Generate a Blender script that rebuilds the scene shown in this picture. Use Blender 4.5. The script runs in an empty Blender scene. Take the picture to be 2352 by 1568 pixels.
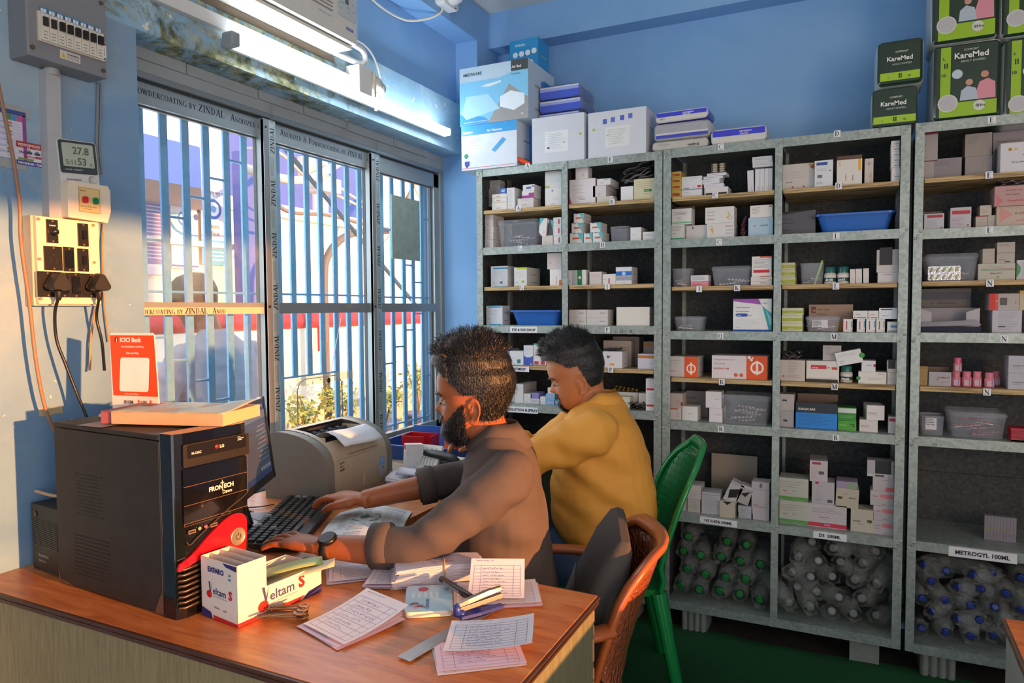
import bpy, math, random
import numpy as np
from mathutils import Matrix, Vector
C = bpy.context; SC = C.scene
R_ = math.radians
# ------------------------------------------------------------------ camera, world, sun, exposure
FPX = 1615.0; CX, CY = 1176.0, 784.0
YAW = R_(25.75); PITCH = math.atan(77/1615); ROLL = 0.0063
CAMLOC = np.array([0, 0, 1.35])
cd = bpy.data.cameras.new('camera'); cam = bpy.data.objects.new('camera', cd); SC.collection.objects.link(cam)
cd.sensor_width = 36; cd.lens = FPX/2352*36; cd.clip_start = .02; cd.clip_end = 200
camM = Matrix.Rotation(YAW, 4, 'Z') @ Matrix.Rotation(math.pi/2-PITCH, 4, 'X') @ Matrix.Rotation(-ROLL, 4, 'Z')
cam.matrix_world = Matrix.Translation(Vector(CAMLOC)) @ camM
SC.camera = cam
RC = np.array(camM.to_3x3())
SC.view_settings.view_transform = 'Standard'; SC.view_settings.look = 'None'
SC.view_settings.gamma = 1; SC.view_settings.use_curve_mapping = False
SC.view_settings.exposure = 0.62
SC.cycles.max_bounces = 8; SC.cycles.transparent_max_bounces = 16; SC.cycles.use_denoising = True
SC.cycles.sample_clamp_indirect = 6
w = bpy.data.worlds.new('world'); SC.world = w; w.use_nodes = True
WBG = w.node_tree.nodes['Background']; WBG.inputs[0].default_value = (.90, .94, 1.0, 1); WBG.inputs[1].default_value = 1.35
def add_light(name, typ, loc, energy, col, look=None, **k):
    l = bpy.data.lights.new(name, typ); l.energy = energy; l.color = col
    o = bpy.data.objects.new(name, l); SC.collection.objects.link(o); o.location = loc
    for a, b in k.items(): setattr(l, a, b)
    if look is not None:
        o.rotation_euler = (Vector(look)-Vector(loc)).to_track_quat('-Z', 'Y').to_euler()
    return o
# low evening sun that comes in through the doorway on the right
SUN = add_light('sun', 'SUN', (6, 1, 2.2), 7.5, (1.0, .37, .10), look=(6-1, 1+.10, 2.2-.075), angle=R_(.9))
# daylight of the sky outside the window
add_light('window_daylight', 'AREA', (-2.25, 2.2, 1.45), 16, (.86, .93, 1.0), look=(0, 2.2, 1.2), shape='RECTANGLE', size=1.6, size_y=1.2)

add_light('warm_fill', 'AREA', (2.3, -.9, 1.5), 34, (1.0, .62, .36), look=(-.7, 1.5, 1.0), shape='RECTANGLE', size=1.0, size_y=1.6)  # warm fill lamp added inside the room to brighten faces, desk and shelves
# ------------------------------------------------------------------ unprojection of measured points
def ray(u, v): return RC @ np.array([(u-CX)/FPX, -(v-CY)/FPX, -1.0])
def at(u, v, ax, val):
    d = ray(u, v); i = 'xyz'.index(ax); t = (val-CAMLOC[i])/d[i]; return CAMLOC+t*d
# ------------------------------------------------------------------ materials (all procedural)
def lin(h):
    h = h.lstrip('#'); c = [int(h[i:i+2], 16)/255 for i in (0, 2, 4)]
    return tuple(x/12.92 if x <= .04045 else ((x+.055)/1.055)**2.4 for x in c)+(1,)
MATS = {}
def M(hx, rough=.55, metal=0.0, var=.06, scale=40, bump=0.0, bscale=None, spec=.5, coat=0, alpha=1.0, trans=0, emit=0, sss=0, name=None, ior=None):
    key = (hx, rough, metal, var, scale, bump, bscale, spec, coat, alpha, trans, emit, sss)
    if key in MATS: return MATS[key]
    m = bpy.data.materials.new(name or 'mat_'+hx.strip('#')); m.use_nodes = True
    nt = m.node_tree; b = nt.nodes['Principled BSDF']; c = lin(hx)
    b.inputs['Roughness'].default_value = rough; b.inputs['Metallic'].default_value = metal
    b.inputs['Specular IOR Level'].default_value = spec; b.inputs['Coat Weight'].default_value = coat
    b.inputs['Base Color'].default_value = c
    if alpha < 1: b.inputs['Alpha'].default_value = alpha
    if trans: b.inputs['Transmission Weight'].default_value = trans
    if ior: b.inputs['IOR'].default_value = ior
    if sss:
        b.inputs['Subsurface Weight'].default_value = sss; b.inputs['Subsurface Radius'].default_value = (.012, .005, .003); b.inputs['Subsurface Scale'].default_value = 1
    if emit:
        b.inputs['Emission Color'].default_value = c; b.inputs['Emission Strength'].default_value = emit
    if var or bump:
        tc = nt.nodes.new('ShaderNodeTexCoord')
        n = nt.nodes.new('ShaderNodeTexNoise'); n.inputs['Scale'].default_value = scale; n.inputs['Detail'].default_value = 4
        nt.links.new(tc.outputs['Object'], n.inputs['Vector'])
        if var:
            mx = nt.nodes.new('ShaderNodeMix'); mx.data_type = 'RGBA'
            mx.inputs['A'].default_value = tuple(x*(1-var*1.6) for x in c[:3])+(1,)
            mx.inputs['B'].default_value = tuple(min(1, x*(1+var*1.6)) for x in c[:3])+(1,)
            nt.links.new(n.outputs['Fac'], mx.inputs['Factor']); nt.links.new(mx.outputs['Result'], b.inputs['Base Color'])
        if bump:
            n2 = n
            if bscale:
                n2 = nt.nodes.new('ShaderNodeTexNoise'); n2.inputs['Scale'].default_value = bscale; n2.inputs['Detail'].default_value = 3
                nt.links.new(tc.outputs['Object'], n2.inputs['Vector'])
            bp = nt.nodes.new('ShaderNodeBump'); bp.inputs['Strength'].default_value = bump; bp.inputs['Distance'].default_value = .004
            nt.links.new(n2.outputs['Fac'], bp.inputs['Height']); nt.links.new(bp.outputs['Normal'], b.inputs['Normal'])
    MATS[key] = m; return m
def nodemat(name, fn, rough=.6, **k):
    if name in MATS: return MATS[name]
    m = bpy.data.materials.new(name); m.use_nodes = True; nt = m.node_tree; b = nt.nodes['Principled BSDF']
    b.inputs['Roughness'].default_value = rough
    for a, v in k.items(): b.inputs[a].default_value = v
    fn(nt, b); MATS[name] = m; return m
class NT:                                                # tiny node helper
    def __init__(s, nt): s.nt = nt
    def new(s, t, **k):
        n = s.nt.nodes.new('ShaderNode'+t)
        for a, v in k.items():
            if hasattr(n, a): setattr(n, a, v)
            else: n.inputs[a.replace('_', ' ')].default_value = v
        return n
    def link(s, a, b): s.nt.links.new(a, b)
    def coord(s, scale=(1, 1, 1), loc=(0, 0, 0), rot=(0, 0, 0)):
        t = s.new('TexCoord'); mp = s.new('Mapping'); s.link(t.outputs['Object'], mp.inputs['Vector'])
        mp.inputs['Scale'].default_value = scale; mp.inputs['Location'].default_value = loc; mp.inputs['Rotation'].default_value = rot
        return mp.outputs['Vector']
    def noise(s, vec, scale, detail=4, rough=.5, dist=0):
        n = s.new('TexNoise'); n.inputs['Scale'].default_value = scale; n.inputs['Detail'].default_value = detail
        n.inputs['Roughness'].default_value = rough; n.inputs['Distortion'].default_value = dist
        s.link(vec, n.inputs['Vector']); return n.outputs['Fac']
    def ramp(s, fac, stops, mode='LINEAR'):
        r = s.new('ValToRGB'); e = r.color_ramp.elements; r.color_ramp.interpolation = mode
        while len(e) < len(stops): e.new(.5)
        for i, (p, c) in enumerate(stops):
            e[i].position = p; e[i].color = lin(c) if isinstance(c, str) else (c, c, c, 1)
        s.link(fac, r.inputs['Fac']); return r.outputs['Color']
    def mix(s, fac, a, b, mode='MIX'):
        m = s.new('Mix'); m.data_type = 'RGBA'; m.blend_type = mode
        for nm, x in (('A', a), ('B', b)):
            if isinstance(x, str): m.inputs[nm].default_value = lin(x)
            else: s.link(x, m.inputs[nm])
        if isinstance(fac, (int, float)): m.inputs['Factor'].default_value = fac
        else: s.link(fac, m.inputs['Factor'])
        return m.outputs['Result']
    def bump(s, h, b, strength=.3, dist=.003):
        bp = s.new('Bump'); bp.inputs['Strength'].default_value = strength; bp.inputs['Distance'].default_value = dist
        s.link(h, bp.inputs['Height']); s.link(bp.outputs['Normal'], b.inputs['Normal'])
# ------------------------------------------------------------------ text -> flat geometry (cached)
_TXT = {}
def text_geo(s, bold=0.0):
    k = (s, bold)
    if k not in _TXT:
        c = bpy.data.curves.new('t', 'FONT'); c.body = s; c.resolution_u = 2; c.size = 1.0; c.offset = bold
        c.fill_mode = 'FRONT' if hasattr(c, 'fill_mode') else 'BOTH'
        o = bpy.data.objects.new('t', c); m = o.to_mesh()
        V = np.array([v.co[:2] for v in m.vertices]).reshape(-1, 2); Fc = [tuple(p.vertices) for p in m.polygons]
        o.to_mesh_clear(); bpy.data.objects.remove(o); bpy.data.curves.remove(c)
        if len(V) == 0: V = np.zeros((0, 2))
        else: V = V-np.array([V[:, 0].min(), 0])
        _TXT[k] = (V, Fc, V[:, 0].max() if len(V) else 0)
    return _TXT[k]
def _ring(cx, cy, ax, ay, th, tv, a0=0, a1=360, n=14):   # elliptic stroke, thick at the sides
    P = []
    for i in range(n+1):
        a = R_(a0+(a1-a0)*i/n); P.append(((cx+ax*math.cos(a), cy+ay*math.sin(a)), (cx+(ax-th)*math.cos(a), cy+(ay-tv)*math.sin(a))))
    return [(P[i][0], P[i+1][0], P[i+1][1], P[i][1]) for i in range(n)]
def _ln(x0, y0, x1, y1, t):
    d = math.hypot(x1-x0, y1-y0); nx, ny = -(y1-y0)/d*t/2, (x1-x0)/d*t/2
    return [((x0+nx, y0+ny), (x0-nx, y0-ny), (x1-nx, y1-ny), (x1+nx, y1+ny))]
def _st(x, y0=0, y1=1, t=.18, s=(1, 1)):                 # stem with serifs
    q = _ln(x, y0, x, y1, t)
    if s[0]: q += _ln(x-.15, y0+.025, x+.15, y0+.025, .05)
    if s[1]: q += _ln(x-.15, y1-.025, x+.15, y1-.025, .05)
    return q
def _g():
    T, t = .18, .08; g = {}
    g['A'] = (.8, _ln(.08, 0, .4, 1, t)+_ln(.4, 1, .7, 0, T)+_ln(.2, .33, .58, .33, t)+_ln(-.03, .02, .2, .02, .05)+_ln(.56, .02, .84, .02, .05))
    g['B'] = (.72, _st(.18)+_ring(.3, .75, .3, .25, .13, .05, -90, 90)+_ring(.3, .26, .36, .26, .14, .05, -90, 90))
    g['C'] = (.75, _ring(.4, .5, .38, .52, .15, .05, 40, 320, 18)+_ln(.7, .62, .7, .98, .04))
    g['D'] = (.82, _st(.18)+_ring(.28, .5, .46, .5, .15, .05, -90, 90, 16))
    g['E'] = (.68, _st(.18)+_ln(.18, .975, .6, .975, .05)+_ln(.18, .5, .48, .5, .05)+_ln(.18, .025, .62, .025, .05)+_ln(.6, 1, .6, .78, .05)+_ln(.62, 0, .63, .25, .05)+_ln(.48, .4, .48, .6, .04))
    g['G'] = (.82, _ring(.4, .5, .38, .52, .15, .05, 45, 325, 18)+_ln(.7, 0, .7, .42, .13)+_ln(.55, .42, .82, .42, .05))
    g['H'] = (.86, _st(.18)+_st(.68)+_ln(.18, .5, .68, .5, .06))
    g['I'] = (.36, _st(.18))
    g['J'] = (.42, _st(.24, .15, 1, s=(0, 1))+_ring(.08, .1, .23, .2, .13, .06, -110, 0, 6))
    g['K'] = (.8, _st(.18)+_ln(.22, .4, .66, .97, t)+_ln(.32, .55, .68, .02, T)+_ln(.52, .02, .82, .02, .05)+_ln(.55, .975, .78, .975, .05))
    g['L'] = (.64, _st(.18)+_ln(.18, .025, .6, .025, .05)+_ln(.6, 0, .62, .28, .05))
    g['M'] = (1.0, _st(.14, t=.06)+_ln(.18, .98, .47, .05, T)+_ln(.47, .05, .8, .98, t)+_st(.82))
    g['N'] = (.86, _st(.14, t=.06, s=(1, 0))+_ln(.12, .96, .7, .05, T)+_st(.7, t=.06, s=(0, 1))+_ln(0, .975, .2, .975, .05))
    g['O'] = (.82, _ring(.4, .5, .39, .52, .16, .05, 0, 360, 22))
    g['P'] = (.68, _st(.18)+_ring(.28, .72, .36, .28, .14, .05, -90, 90))
    g['Q'] = (.82, _ring(.4, .5, .39, .52, .16, .05, 0, 360, 22)+_ln(.42, 0, .75, -.2, .1))
    g['R'] = (.78, _st(.18)+_ring(.28, .74, .34, .26, .14, .05, -90, 90)+_ln(.4, .5, .7, .02, T)+_ln(.62, .02, .82, .02, .05))
    g['T'] = (.74, _st(.36, s=(1, 0))+_ln(.04, .97, .68, .97, .06)+_ln(.05, .75, .04, 1, .05)+_ln(.68, .75, .69, 1, .05))
    g['U'] = (.84, _st(.18, .3, 1, s=(0, 1))+_ring(.42, .3, .31, .32, .15, .06, 180, 360, 12)+_st(.7, .3, 1, t=.06, s=(0, 1)))
    g['W'] = (1.1, _ln(.08, 1, .34, 0, T)+_ln(.34, 0, .55, .95, t)+_ln(.5, .98, .78, 0, T)+_ln(.78, 0, 1.0, 1, t)+_ln(0, .975, .2, .975, .05)+_ln(.9, .975, 1.1, .975, .05))
    g['Y'] = (.78, _ln(.08, .98, .4, .45, T)+_ln(.4, .45, .7, .98, t)+_st(.4, 0, .48, s=(1, 0))+_ln(0, .975, .22, .975, .05)+_ln(.6, .975, .8, .975, .05))
    g['Z'] = (.72, _ln(.62, .95, .08, .05, T)+_ln(.06, .965, .66, .965, .06)+_ln(.04, .03, .66, .03, .06)+_ln(.07, .8, .07, 1, .05)+_ln(.66, 0, .67, .25, .05))
    g['&'] = (.9, _ring(.36, .76, .2, .24, .1, .05, 0, 360, 12)+_ring(.34, .27, .32, .29, .13, .05, 60, 330, 14)+_ln(.26, .62, .76, .03, .13)+_ln(.55, .5, .82, .5, .05))
    return g
_SER = _g()
def serif_geo(s, small=.76):
    V, Fc, x = [], [], 0.0
    for ch in s:
        if ch == ' ': x += .36; continue
        k = small if ch.islower() else 1.0
        ad, qs = _SER[ch.upper()]
        for q in qs:
            b = len(V); V += [(x+px*k, py*k) for px, py in q]; Fc.append((b, b+1, b+2, b+3))
        x += (ad+.06)*k
    return np.array(V), Fc, x
# ------------------------------------------------------------------ mesh builder
class MB:
    def __init__(s): s.V = []; s.F = []; s.I = []; s.mats = []; s.S = []; s.n = 0
    def mi(s, m):
        if isinstance(m, str): m = M(m)
        if m not in s.mats: s.mats.append(m)
        return s.mats.index(m)
    def add(s, V, F, m, T=None, smooth=False):
        V = np.asarray(V, float).reshape(-1, 3)
        if T is not None:
            T = np.array(T); V = V@T[:3, :3].T+T[:3, 3]
        i = s.mi(m); s.V.append(V)
        for f in F: s.F.append(tuple(a+s.n for a in f)); s.I.append(i); s.S.append(smooth)
        s.n += len(V); return s
    def box(s, c, d, m, T=None, faces=None):
        x, y, z = [a/2 for a in d]; cx, cy, cz = c
        V = [(cx+a*x, cy+b*y, cz+e*z) for a in (-1, 1) for b in (-1, 1) for e in (-1, 1)]
        F = [(0, 1, 3, 2), (4, 6, 7, 5), (0, 4, 5, 1), (2, 3, 7, 6), (0, 2, 6, 4), (1, 5, 7, 3)]
        if faces is not None: F = [F[k] for k in faces]
        return s.add(V, F, m, T)
    def bb(s, lo, hi, m, T=None, faces=None):
        lo = np.array(lo, float); hi = np.array(hi, float); return s.box((lo+hi)/2, abs(hi-lo), m, T, faces)
    def poly(s, pts, m, T=None): return s.add(pts, [tuple(range(len(pts)))], m, T)
    def prism(s, pts, h, m, T=None, smooth=False):          # 2D outline (ccw) extruded 0..h in z
        n = len(pts); V = [(p[0], p[1], 0) for p in pts]+[(p[0], p[1], h) for p in pts]
        s.add(V, [tuple(range(n))[::-1], tuple(range(n, 2*n))], m, T)
        s.n -= 0
        return s.add(V, [(i, (i+1) % n, n+(i+1) % n, n+i) for i in range(n)], m, T, smooth)
    def loft(s, rings, m, T=None, caps=True, smooth=True, closed=True):
        R = np.array(rings, float); k, n = R.shape[:2]; V = R.reshape(-1, 3)
        F = []
        for i in range(k-1):
            for j in range(n if closed else n-1):
                F.append((i*n+j, i*n+(j+1) % n, (i+1)*n+(j+1) % n, (i+1)*n+j))
        s.add(V, F, m, T, smooth)
        if caps and closed:
            s.add(R[0], [tuple(range(n))[::-1]], m, T); s.add(R[-1], [tuple(range(n))], m, T)
        return s
    def tube(s, path, r, m, n=8, T=None, caps=True, flat=1.0, up=(0, 0, 1)):
        P = np.array(path, float); k = len(P)
        r = np.full(k, r, float) if np.isscalar(r) else np.array(r, float)
        tg = np.gradient(P, axis=0) if k > 2 else np.repeat((P[1:]-P[:1]), 2, 0)
        tg /= np.linalg.norm(tg, axis=1)[:, None]+1e-12
        up = np.array(up, float); rings = []; prev = None
        for i in range(k):
            a = np.cross(tg[i], up) if prev is None else prev-tg[i]*prev.dot(tg[i])
            if np.linalg.norm(a) < 1e-4: a = np.cross(tg[i], (1, .3, 0))
            a /= np.linalg.norm(a); prev = a; b = np.cross(tg[i], a)
            an = np.arange(n)*2*math.pi/n
            rings.append(P[i]+r[i]*(np.cos(an)[:, None]*a+flat*np.sin(an)[:, None]*b))
        return s.loft(rings, m, T, caps, True)
    def lathe(s, prof, m, n=20, T=None, smooth=True, caps=True):   # prof [(r,z)]
        an = np.arange(n)*2*math.pi/n
        return s.loft([[(max(r, 1e-5)*math.cos(a), max(r, 1e-5)*math.sin(a), z) for a in an] for r, z in prof], m, T, caps, smooth)
    def cyl(s, c, r, h, m, n=16, T=None, axis='z'):
        pr = [(r, -h/2), (r, h/2)]; A = {'z': Matrix(), 'x': Matrix.Rotation(math.pi/2, 4, 'Y'), 'y': Matrix.Rotation(-math.pi/2, 4, 'X')}[axis]
        TT = Matrix.Translation(c)@A
        if T is not None: TT = Matrix(T)@TT
        return s.lathe(pr, m, n, TT)
    def ell(s, c, r, m, n=12, k=8, T=None):
        rings = []
        for i in range(k+1):
            p = -math.pi/2+math.pi*i/k; q = max(math.cos(p), 1e-3)
            rings.append([(c[0]+r[0]*q*math.cos(a), c[1]+r[1]*q*math.sin(a), c[2]+r[2]*math.sin(p)) for a in np.arange(n)*2*math.pi/n])
        return s.loft(rings, m, T)
    def grid(s, G, m, T=None, smooth=True):
        return s.loft(G, m, T, False, smooth, closed=False)
    def flat(s, geo, size, m, T, off=0.0):                   # text geometry in the local xy plane of T
        V, Fc = geo[0], geo[1]
        if len(V) == 0: return s
        return s.add(np.c_[V*size, np.full(len(V), off)], Fc, m, T)
    def build(s, name, parent=None, loc=None, T=None, bevel=0, seg=2, solid=0, subsurf=0, autosmooth=False, weld=False):
        me = bpy.data.meshes.new(name); V = np.concatenate(s.V) if s.V else np.zeros((0, 3))
        me.from_pydata(V.tolist(), [], s.F)
        for m in s.mats: me.materials.append(m)
        me.polygons.foreach_set('material_index', s.I); me.polygons.foreach_set('use_smooth', s.S)
        me.update()
        o = bpy.data.objects.new(name, me); SC.collection.objects.link(o)
        if parent is not None: o.parent = parent
        if T is not None: o.matrix_local = Matrix(T)
        if loc is not None: o.location = loc
        if weld:
            md = o.modifiers.new('w', 'WELD'); md.merge_threshold = .0002
        if solid:
            md = o.modifiers.new('s', 'SOLIDIFY'); md.thickness = solid; md.offset = 0
        if subsurf:
            md = o.modifiers.new('ss', 'SUBSURF'); md.levels = md.render_levels = subsurf
        if bevel:
            md = o.modifiers.new('b', 'BEVEL'); md.width = bevel; md.segments = seg; md.limit_method = 'ANGLE'; md.angle_limit = R_(40)
        return o
def empty(name, loc=(0, 0, 0), rz=0, T=None):
    o = bpy.data.objects.new(name, None); SC.collection.objects.link(o); o.empty_display_size = .05
    if T is not None: o.matrix_world = Matrix(T)
    else: o.location = loc; o.rotation_euler = (0, 0, rz)
    return o
def tag(o, label, cat, group=None, kind=None):
    o['label'] = label; o['category'] = cat
    if group: o['group'] = group
    if kind: o['kind'] = kind
    return o
def structure(o, label=None):
    o['kind'] = 'structure'
    if label: o['label'] = label
    return o
def TR(loc, rz=0, rx=0, ry=0):
    return Matrix.Translation(Vector(loc))@Matrix.Rotation(rz, 4, 'Z')@Matrix.Rotation(ry, 4, 'Y')@Matrix.Rotation(rx, 4, 'X')
def frame(o, x, y, z=None):                                   # matrix with given origin and axes
    x = Vector(x).normalized(); y = Vector(y); y = (y-x*y.dot(x)).normalized(); z = x.cross(y)
    return Matrix(((x[0], y[0], z[0], o[0]), (x[1], y[1], z[1], o[1]), (x[2], y[2], z[2], o[2]), (0, 0, 0, 1)))
def rrect(w, h, r, n=5, cx=0, cy=0):
    P = []
    for (sx, sy, a0) in ((1, 1, 0), (-1, 1, 90), (-1, -1, 180), (1, -1, 270)):
        for i in range(n+1):
            a = R_(a0+90*i/n); P.append((cx+sx*(w/2-r)+r*math.cos(a), cy+sy*(h/2-r)+r*math.sin(a)))
    return P
def bez(pts, n=24):                                           # Catmull-Rom through points
    P = np.array(pts, float); k = len(P); Q = np.vstack([2*P[0]-P[1], P, 2*P[-1]-P[-2]]); out = []
    for i in range(k-1):
        p0, p1, p2, p3 = Q[i:i+4]
        for t in np.linspace(0, 1, n, endpoint=False):
            out.append(.5*((2*p1)+(-p0+p2)*t+(2*p0-5*p1+4*p2-p3)*t*t+(-p0+3*p1-3*p2+p3)*t**3))
    out.append(P[-1]); return np.array(out)
# ================================================================== THE ROOM
XW = -1.745; XF = -1.86; YP = 3.07; XP = -1.66; YB = 3.30; ZC = 2.82
def m_wall():
    def f(nt, b):
        n = NT(nt); v = n.coord(); big = n.noise(v, 1.6, 5, .6, .4); fine = n.noise(v, 14, 5, .6)
        col = n.ramp(big, [(.30, '#5680ad'), (.5, '#7096ba'), (.72, '#9bb1bf')])
        pat = n.ramp(n.noise(n.coord((1, 1, 1), (3, 2, 1)), 5.5, 6, .65), [(.60, 0.0), (.66, 1.0)])
        col = n.mix(n.mix(.3, '#000000', pat), col, '#8fa5b5')
        chips = n.ramp(n.noise(v, 38, 3, .6), [(.735, 0.0), (.75, 1.0)])
        col = n.mix(chips, col, '#cfd0c6')
        n.link(col, b.inputs['Base Color']); n.bump(fine, b, .25, .004)
    return nodemat('blue_limewash', f, .75)
def m_wallclean():
    def f(nt, b):
        n = NT(nt); v = n.coord(); big = n.noise(v, .9, 5, .6, .3); fine = n.noise(v, 14, 5, .6)
        col = n.ramp(big, [(.3, '#6fa2d6'), (.55, '#82b2e2'), (.75, '#95bfe6')])
        n.link(col, b.inputs['Base Color']); n.bump(fine, b, .15, .003)
    return nodemat('blue_paint', f, .6)
def m_beam():
    def f(nt, b):
        n = NT(nt); v = n.coord(); big = n.noise(v, 3.5, 6, .7, .5); fine = n.noise(v, 22, 6, .7)
        col = n.ramp(big, [(.25, '#79a4c4'), (.5, '#8fb9d4'), (.7, '#b4cfda')])
        moss = n.ramp(n.noise(n.coord((1, 1, 1.4), (0, 2.3, 0)), 5.5, 8, .74, .8), [(.44, 0.0), (.56, 1.0)])
        # damp stain belongs to the left two thirds of the lintel
        t = n.new('TexCoord'); sx = n.new('SeparateXYZ'); n.link(t.outputs['Object'], sx.inputs[0])
        mr = n.new('MapRange'); mr.inputs['From Min'].default_value = 2.45; mr.inputs['From Max'].default_value = 2.0
        n.link(sx.outputs['Y'], mr.inputs['Value'])
        mm = n.new('Math', operation='MULTIPLY'); n.link(moss, mm.inputs[0]); n.link(mr.outputs[0], mm.inputs[1])
        col = n.mix(mm.outputs[0], col, n.ramp(fine, [(.38, '#3f4a34'), (.5, '#7a7d58'), (.62, '#aeb08a')]))
        chips = n.ramp(n.noise(v, 26, 4, .6), [(.66, 0.0), (.69, 1.0)])
        col = n.mix(chips, col, '#d8dbd2')
        n.link(col, b.inputs['Base Color']); n.bump(fine, b, .4, .005)
    return nodemat('mossy_lintel', f, .8)
def m_plaster(): return M('#9aa6ab', .85, var=.12, scale=9, bump=.3, bscale=40)
WALL = m_wall(); CLEAN = m_wallclean(); BEAM = m_beam()
b = MB()                                                       # wall with the window, left of and below it
b.bb((XW-.35, -1.6, -.02), (XW, 1.30, 2.107), WALL)
b.bb((XW-.35, 1.30, -.02), (XW, YP, .66), WALL)
structure(b.build('wall_left'), 'blue limewashed wall around the barred window')
b = MB(); b.bb((XW-.3, -1.6, 2.107), (XW, YP, 2.347), BEAM); b.bb((XF-.12, 1.30, 2.04), (XF-.001, YP, 2.107), m_plaster())
rnd = random.Random(3); y = 1.30
while y < 2.95:                                                # thin course of rough blocks under the lintel
    L = rnd.uniform(.22, .34); b.bb((XF-.1, y+.003, 2.074+rnd.uniform(-.004, .004)), (XF+rnd.uniform(.006, .014), min(y+L, 2.92)-.003, 2.1065), m_plaster()); y += L
structure(b.build('trim_1'), 'mossy blue concrete lintel over the window')
b = MB(); b.bb((XW-.3, -1.6, 2.347), (XW-.035, 1.72, ZC), CLEAN); b.bb((XW-.3, 2.30, 2.347), (XW-.035, YP, ZC), CLEAN); b.bb((XW-.3, 1.72, 2.80), (XW-.035, 2.30, ZC), CLEAN)
structure(b.build('wall_upper'), 'smooth blue wall above the lintel')
b = MB(); b.bb((XW-.235, YP, -.02), (XP, YB+.25, ZC), CLEAN); b.bb((XW-.034, -1.6, 2.652), (XP, YP, ZC), CLEAN)
structure(b.build('trim_2'), 'blue corner pillar and beam over the window wall')
b = MB(); b.bb((XP, YB, -.02), (2.6, YB+.2, ZC), CLEAN); structure(b.build('wall_back'), 'blue wall behind the steel racks')
b = MB(); b.bb((XP, 3.19, 2.648), (2.6, YB, ZC), CLEAN); structure(b.build('trim_3'), 'blue beam along the top of the back wall')
b = MB(); b.bb((XW-.4, -1.7, ZC), (2.7, YB+.2, ZC+.15), M('#cfd3d0', .8, var=.04)); structure(b.build('ceiling'), 'off-white ceiling')
def m_floor():
    def f(nt, b):
        n = NT(nt); v = n.coord(); n.link(n.ramp(n.noise(v, 6, 6, .7), [(.3, '#33302c'), (.7, '#4a443c')]), b.inputs['Base Color'])
    return nodemat('dusty_floor', f, .8)
b = MB(); b.bb((XW-.4, -1.7, -.1), (2.7, YB+.2, 0), m_floor()); structure(b.build('floor'), 'dusty dark floor under the racks')
# right wall with the open doorway that lets the evening sun in, and the wall behind the camera
b = MB(); XR = 2.6
b.bb((XR, -1.7, -.02), (XR+.15, .30, ZC), CLEAN); b.bb((XR, 1.42, -.02), (XR+.15, YB+.2, ZC), CLEAN); b.bb((XR, .30, 1.92), (XR+.15, 1.42, ZC), CLEAN)
structure(b.build('wall_right'), 'blue wall with a doorway')
b = MB(); b.bb((XW-.4, -1.75, -.02), (-.9, -1.6, ZC), CLEAN); b.bb((-.9, -1.75, 2.3), (2.7, -1.6, ZC), CLEAN)  # wide unseen opening added on this side to raise the ambient light
structure(b.build('wall_behind'), 'blue wall behind the camera with an opening added to let in light')
# carpet
def m_carpet():
    def f(nt, b):
        n = NT(nt); v = n.coord(); fine = n.noise(v, 420, 4, .8)
        col = n.mix(n.noise(v, 5, 4, .6), '#0c4522', '#186b36'); col = n.mix(fine, col, '#0f5a2b')
        n.link(col, b.inputs['Base Color']); n.bump(fine, b, .9, .004)
    return nodemat('green_carpet', f, .95)
b = MB(); ys = np.linspace(-1.4, 2.925, 60); xs = np.linspace(-1.74, 2.5, 120)
def czz(x, y): return .006+(.003*math.sin(x*9)+.002*math.sin(x*23) if y > 2.85 else 0)
b.grid([[(x, yy+(.006*math.sin(x*6) if yy > 2.9 else 0), czz(x, yy)) for x in xs] for yy in ys], m_carpet())
b.add([(x, 2.925+.006*math.sin(x*6), 0) for x in xs]+[(x, 2.925+.006*math.sin(x*6), czz(x, 2.925)) for x in xs], [(i, i+1, 121+i-1+0, 120+i) for i in range(119)], m_carpet())
tag(b.build('carpet'), 'green felt carpet spread over the floor up to the racks', 'carpet')

# ================================================================== WINDOW
ALU = M('#9aa5a6', .38, .55, var=.05, scale=12); ALUD = M('#4a5153', .5, .3); STRIP = M('#9fb2b4', .45, .0, var=.04, scale=20); INK = M('#121c3c', .5)
STRIPW = M('#c2b29a', .5)
def serif_on(b, s, size, T, m=None, small=.76): return b.flat(serif_geo(s, small), size, m or INK, T)
def wallT(y, z, x=XF, rot=0): return Matrix(((0, 0, 1, x), (1, 0, 0, y), (0, 1, 0, z), (0, 0, 0, 1)))@Matrix.Rotation(rot, 4, 'Z')   # local x -> +y, local y -> +z, normal +x
win = empty('window_1', (XF, 2.2, .75)); structure(win, 'sliding aluminium window with three panes and printed protective tape')
inv = Matrix.Translation((-XF, -2.2, -.75))
zb, zt = .715, 2.04
fr = MB()
fr.bb((XF-.07, 1.26, 2.022), (XF+.004, YP, zt), ALU); fr.bb((XF-.07, 1.26, 2.012), (XF-.012, YP, 2.022), ALUD); fr.bb((XF-.07, 1.26, zb), (XF+.01, YP, zb+.03), ALU)
fr.bb((XF-.07, 3.035, zb), (XF+.002, YP, zt), ALU); fr.bb((XF-.07, 1.20, zb), (XF+.002, 1.27, zt), ALU)
fr.build('window_frame', win, T=inv, bevel=.002, seg=1)
panes = [(1.27, 1.878), (1.878, 2.49), (2.49, 3.04)]
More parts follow.
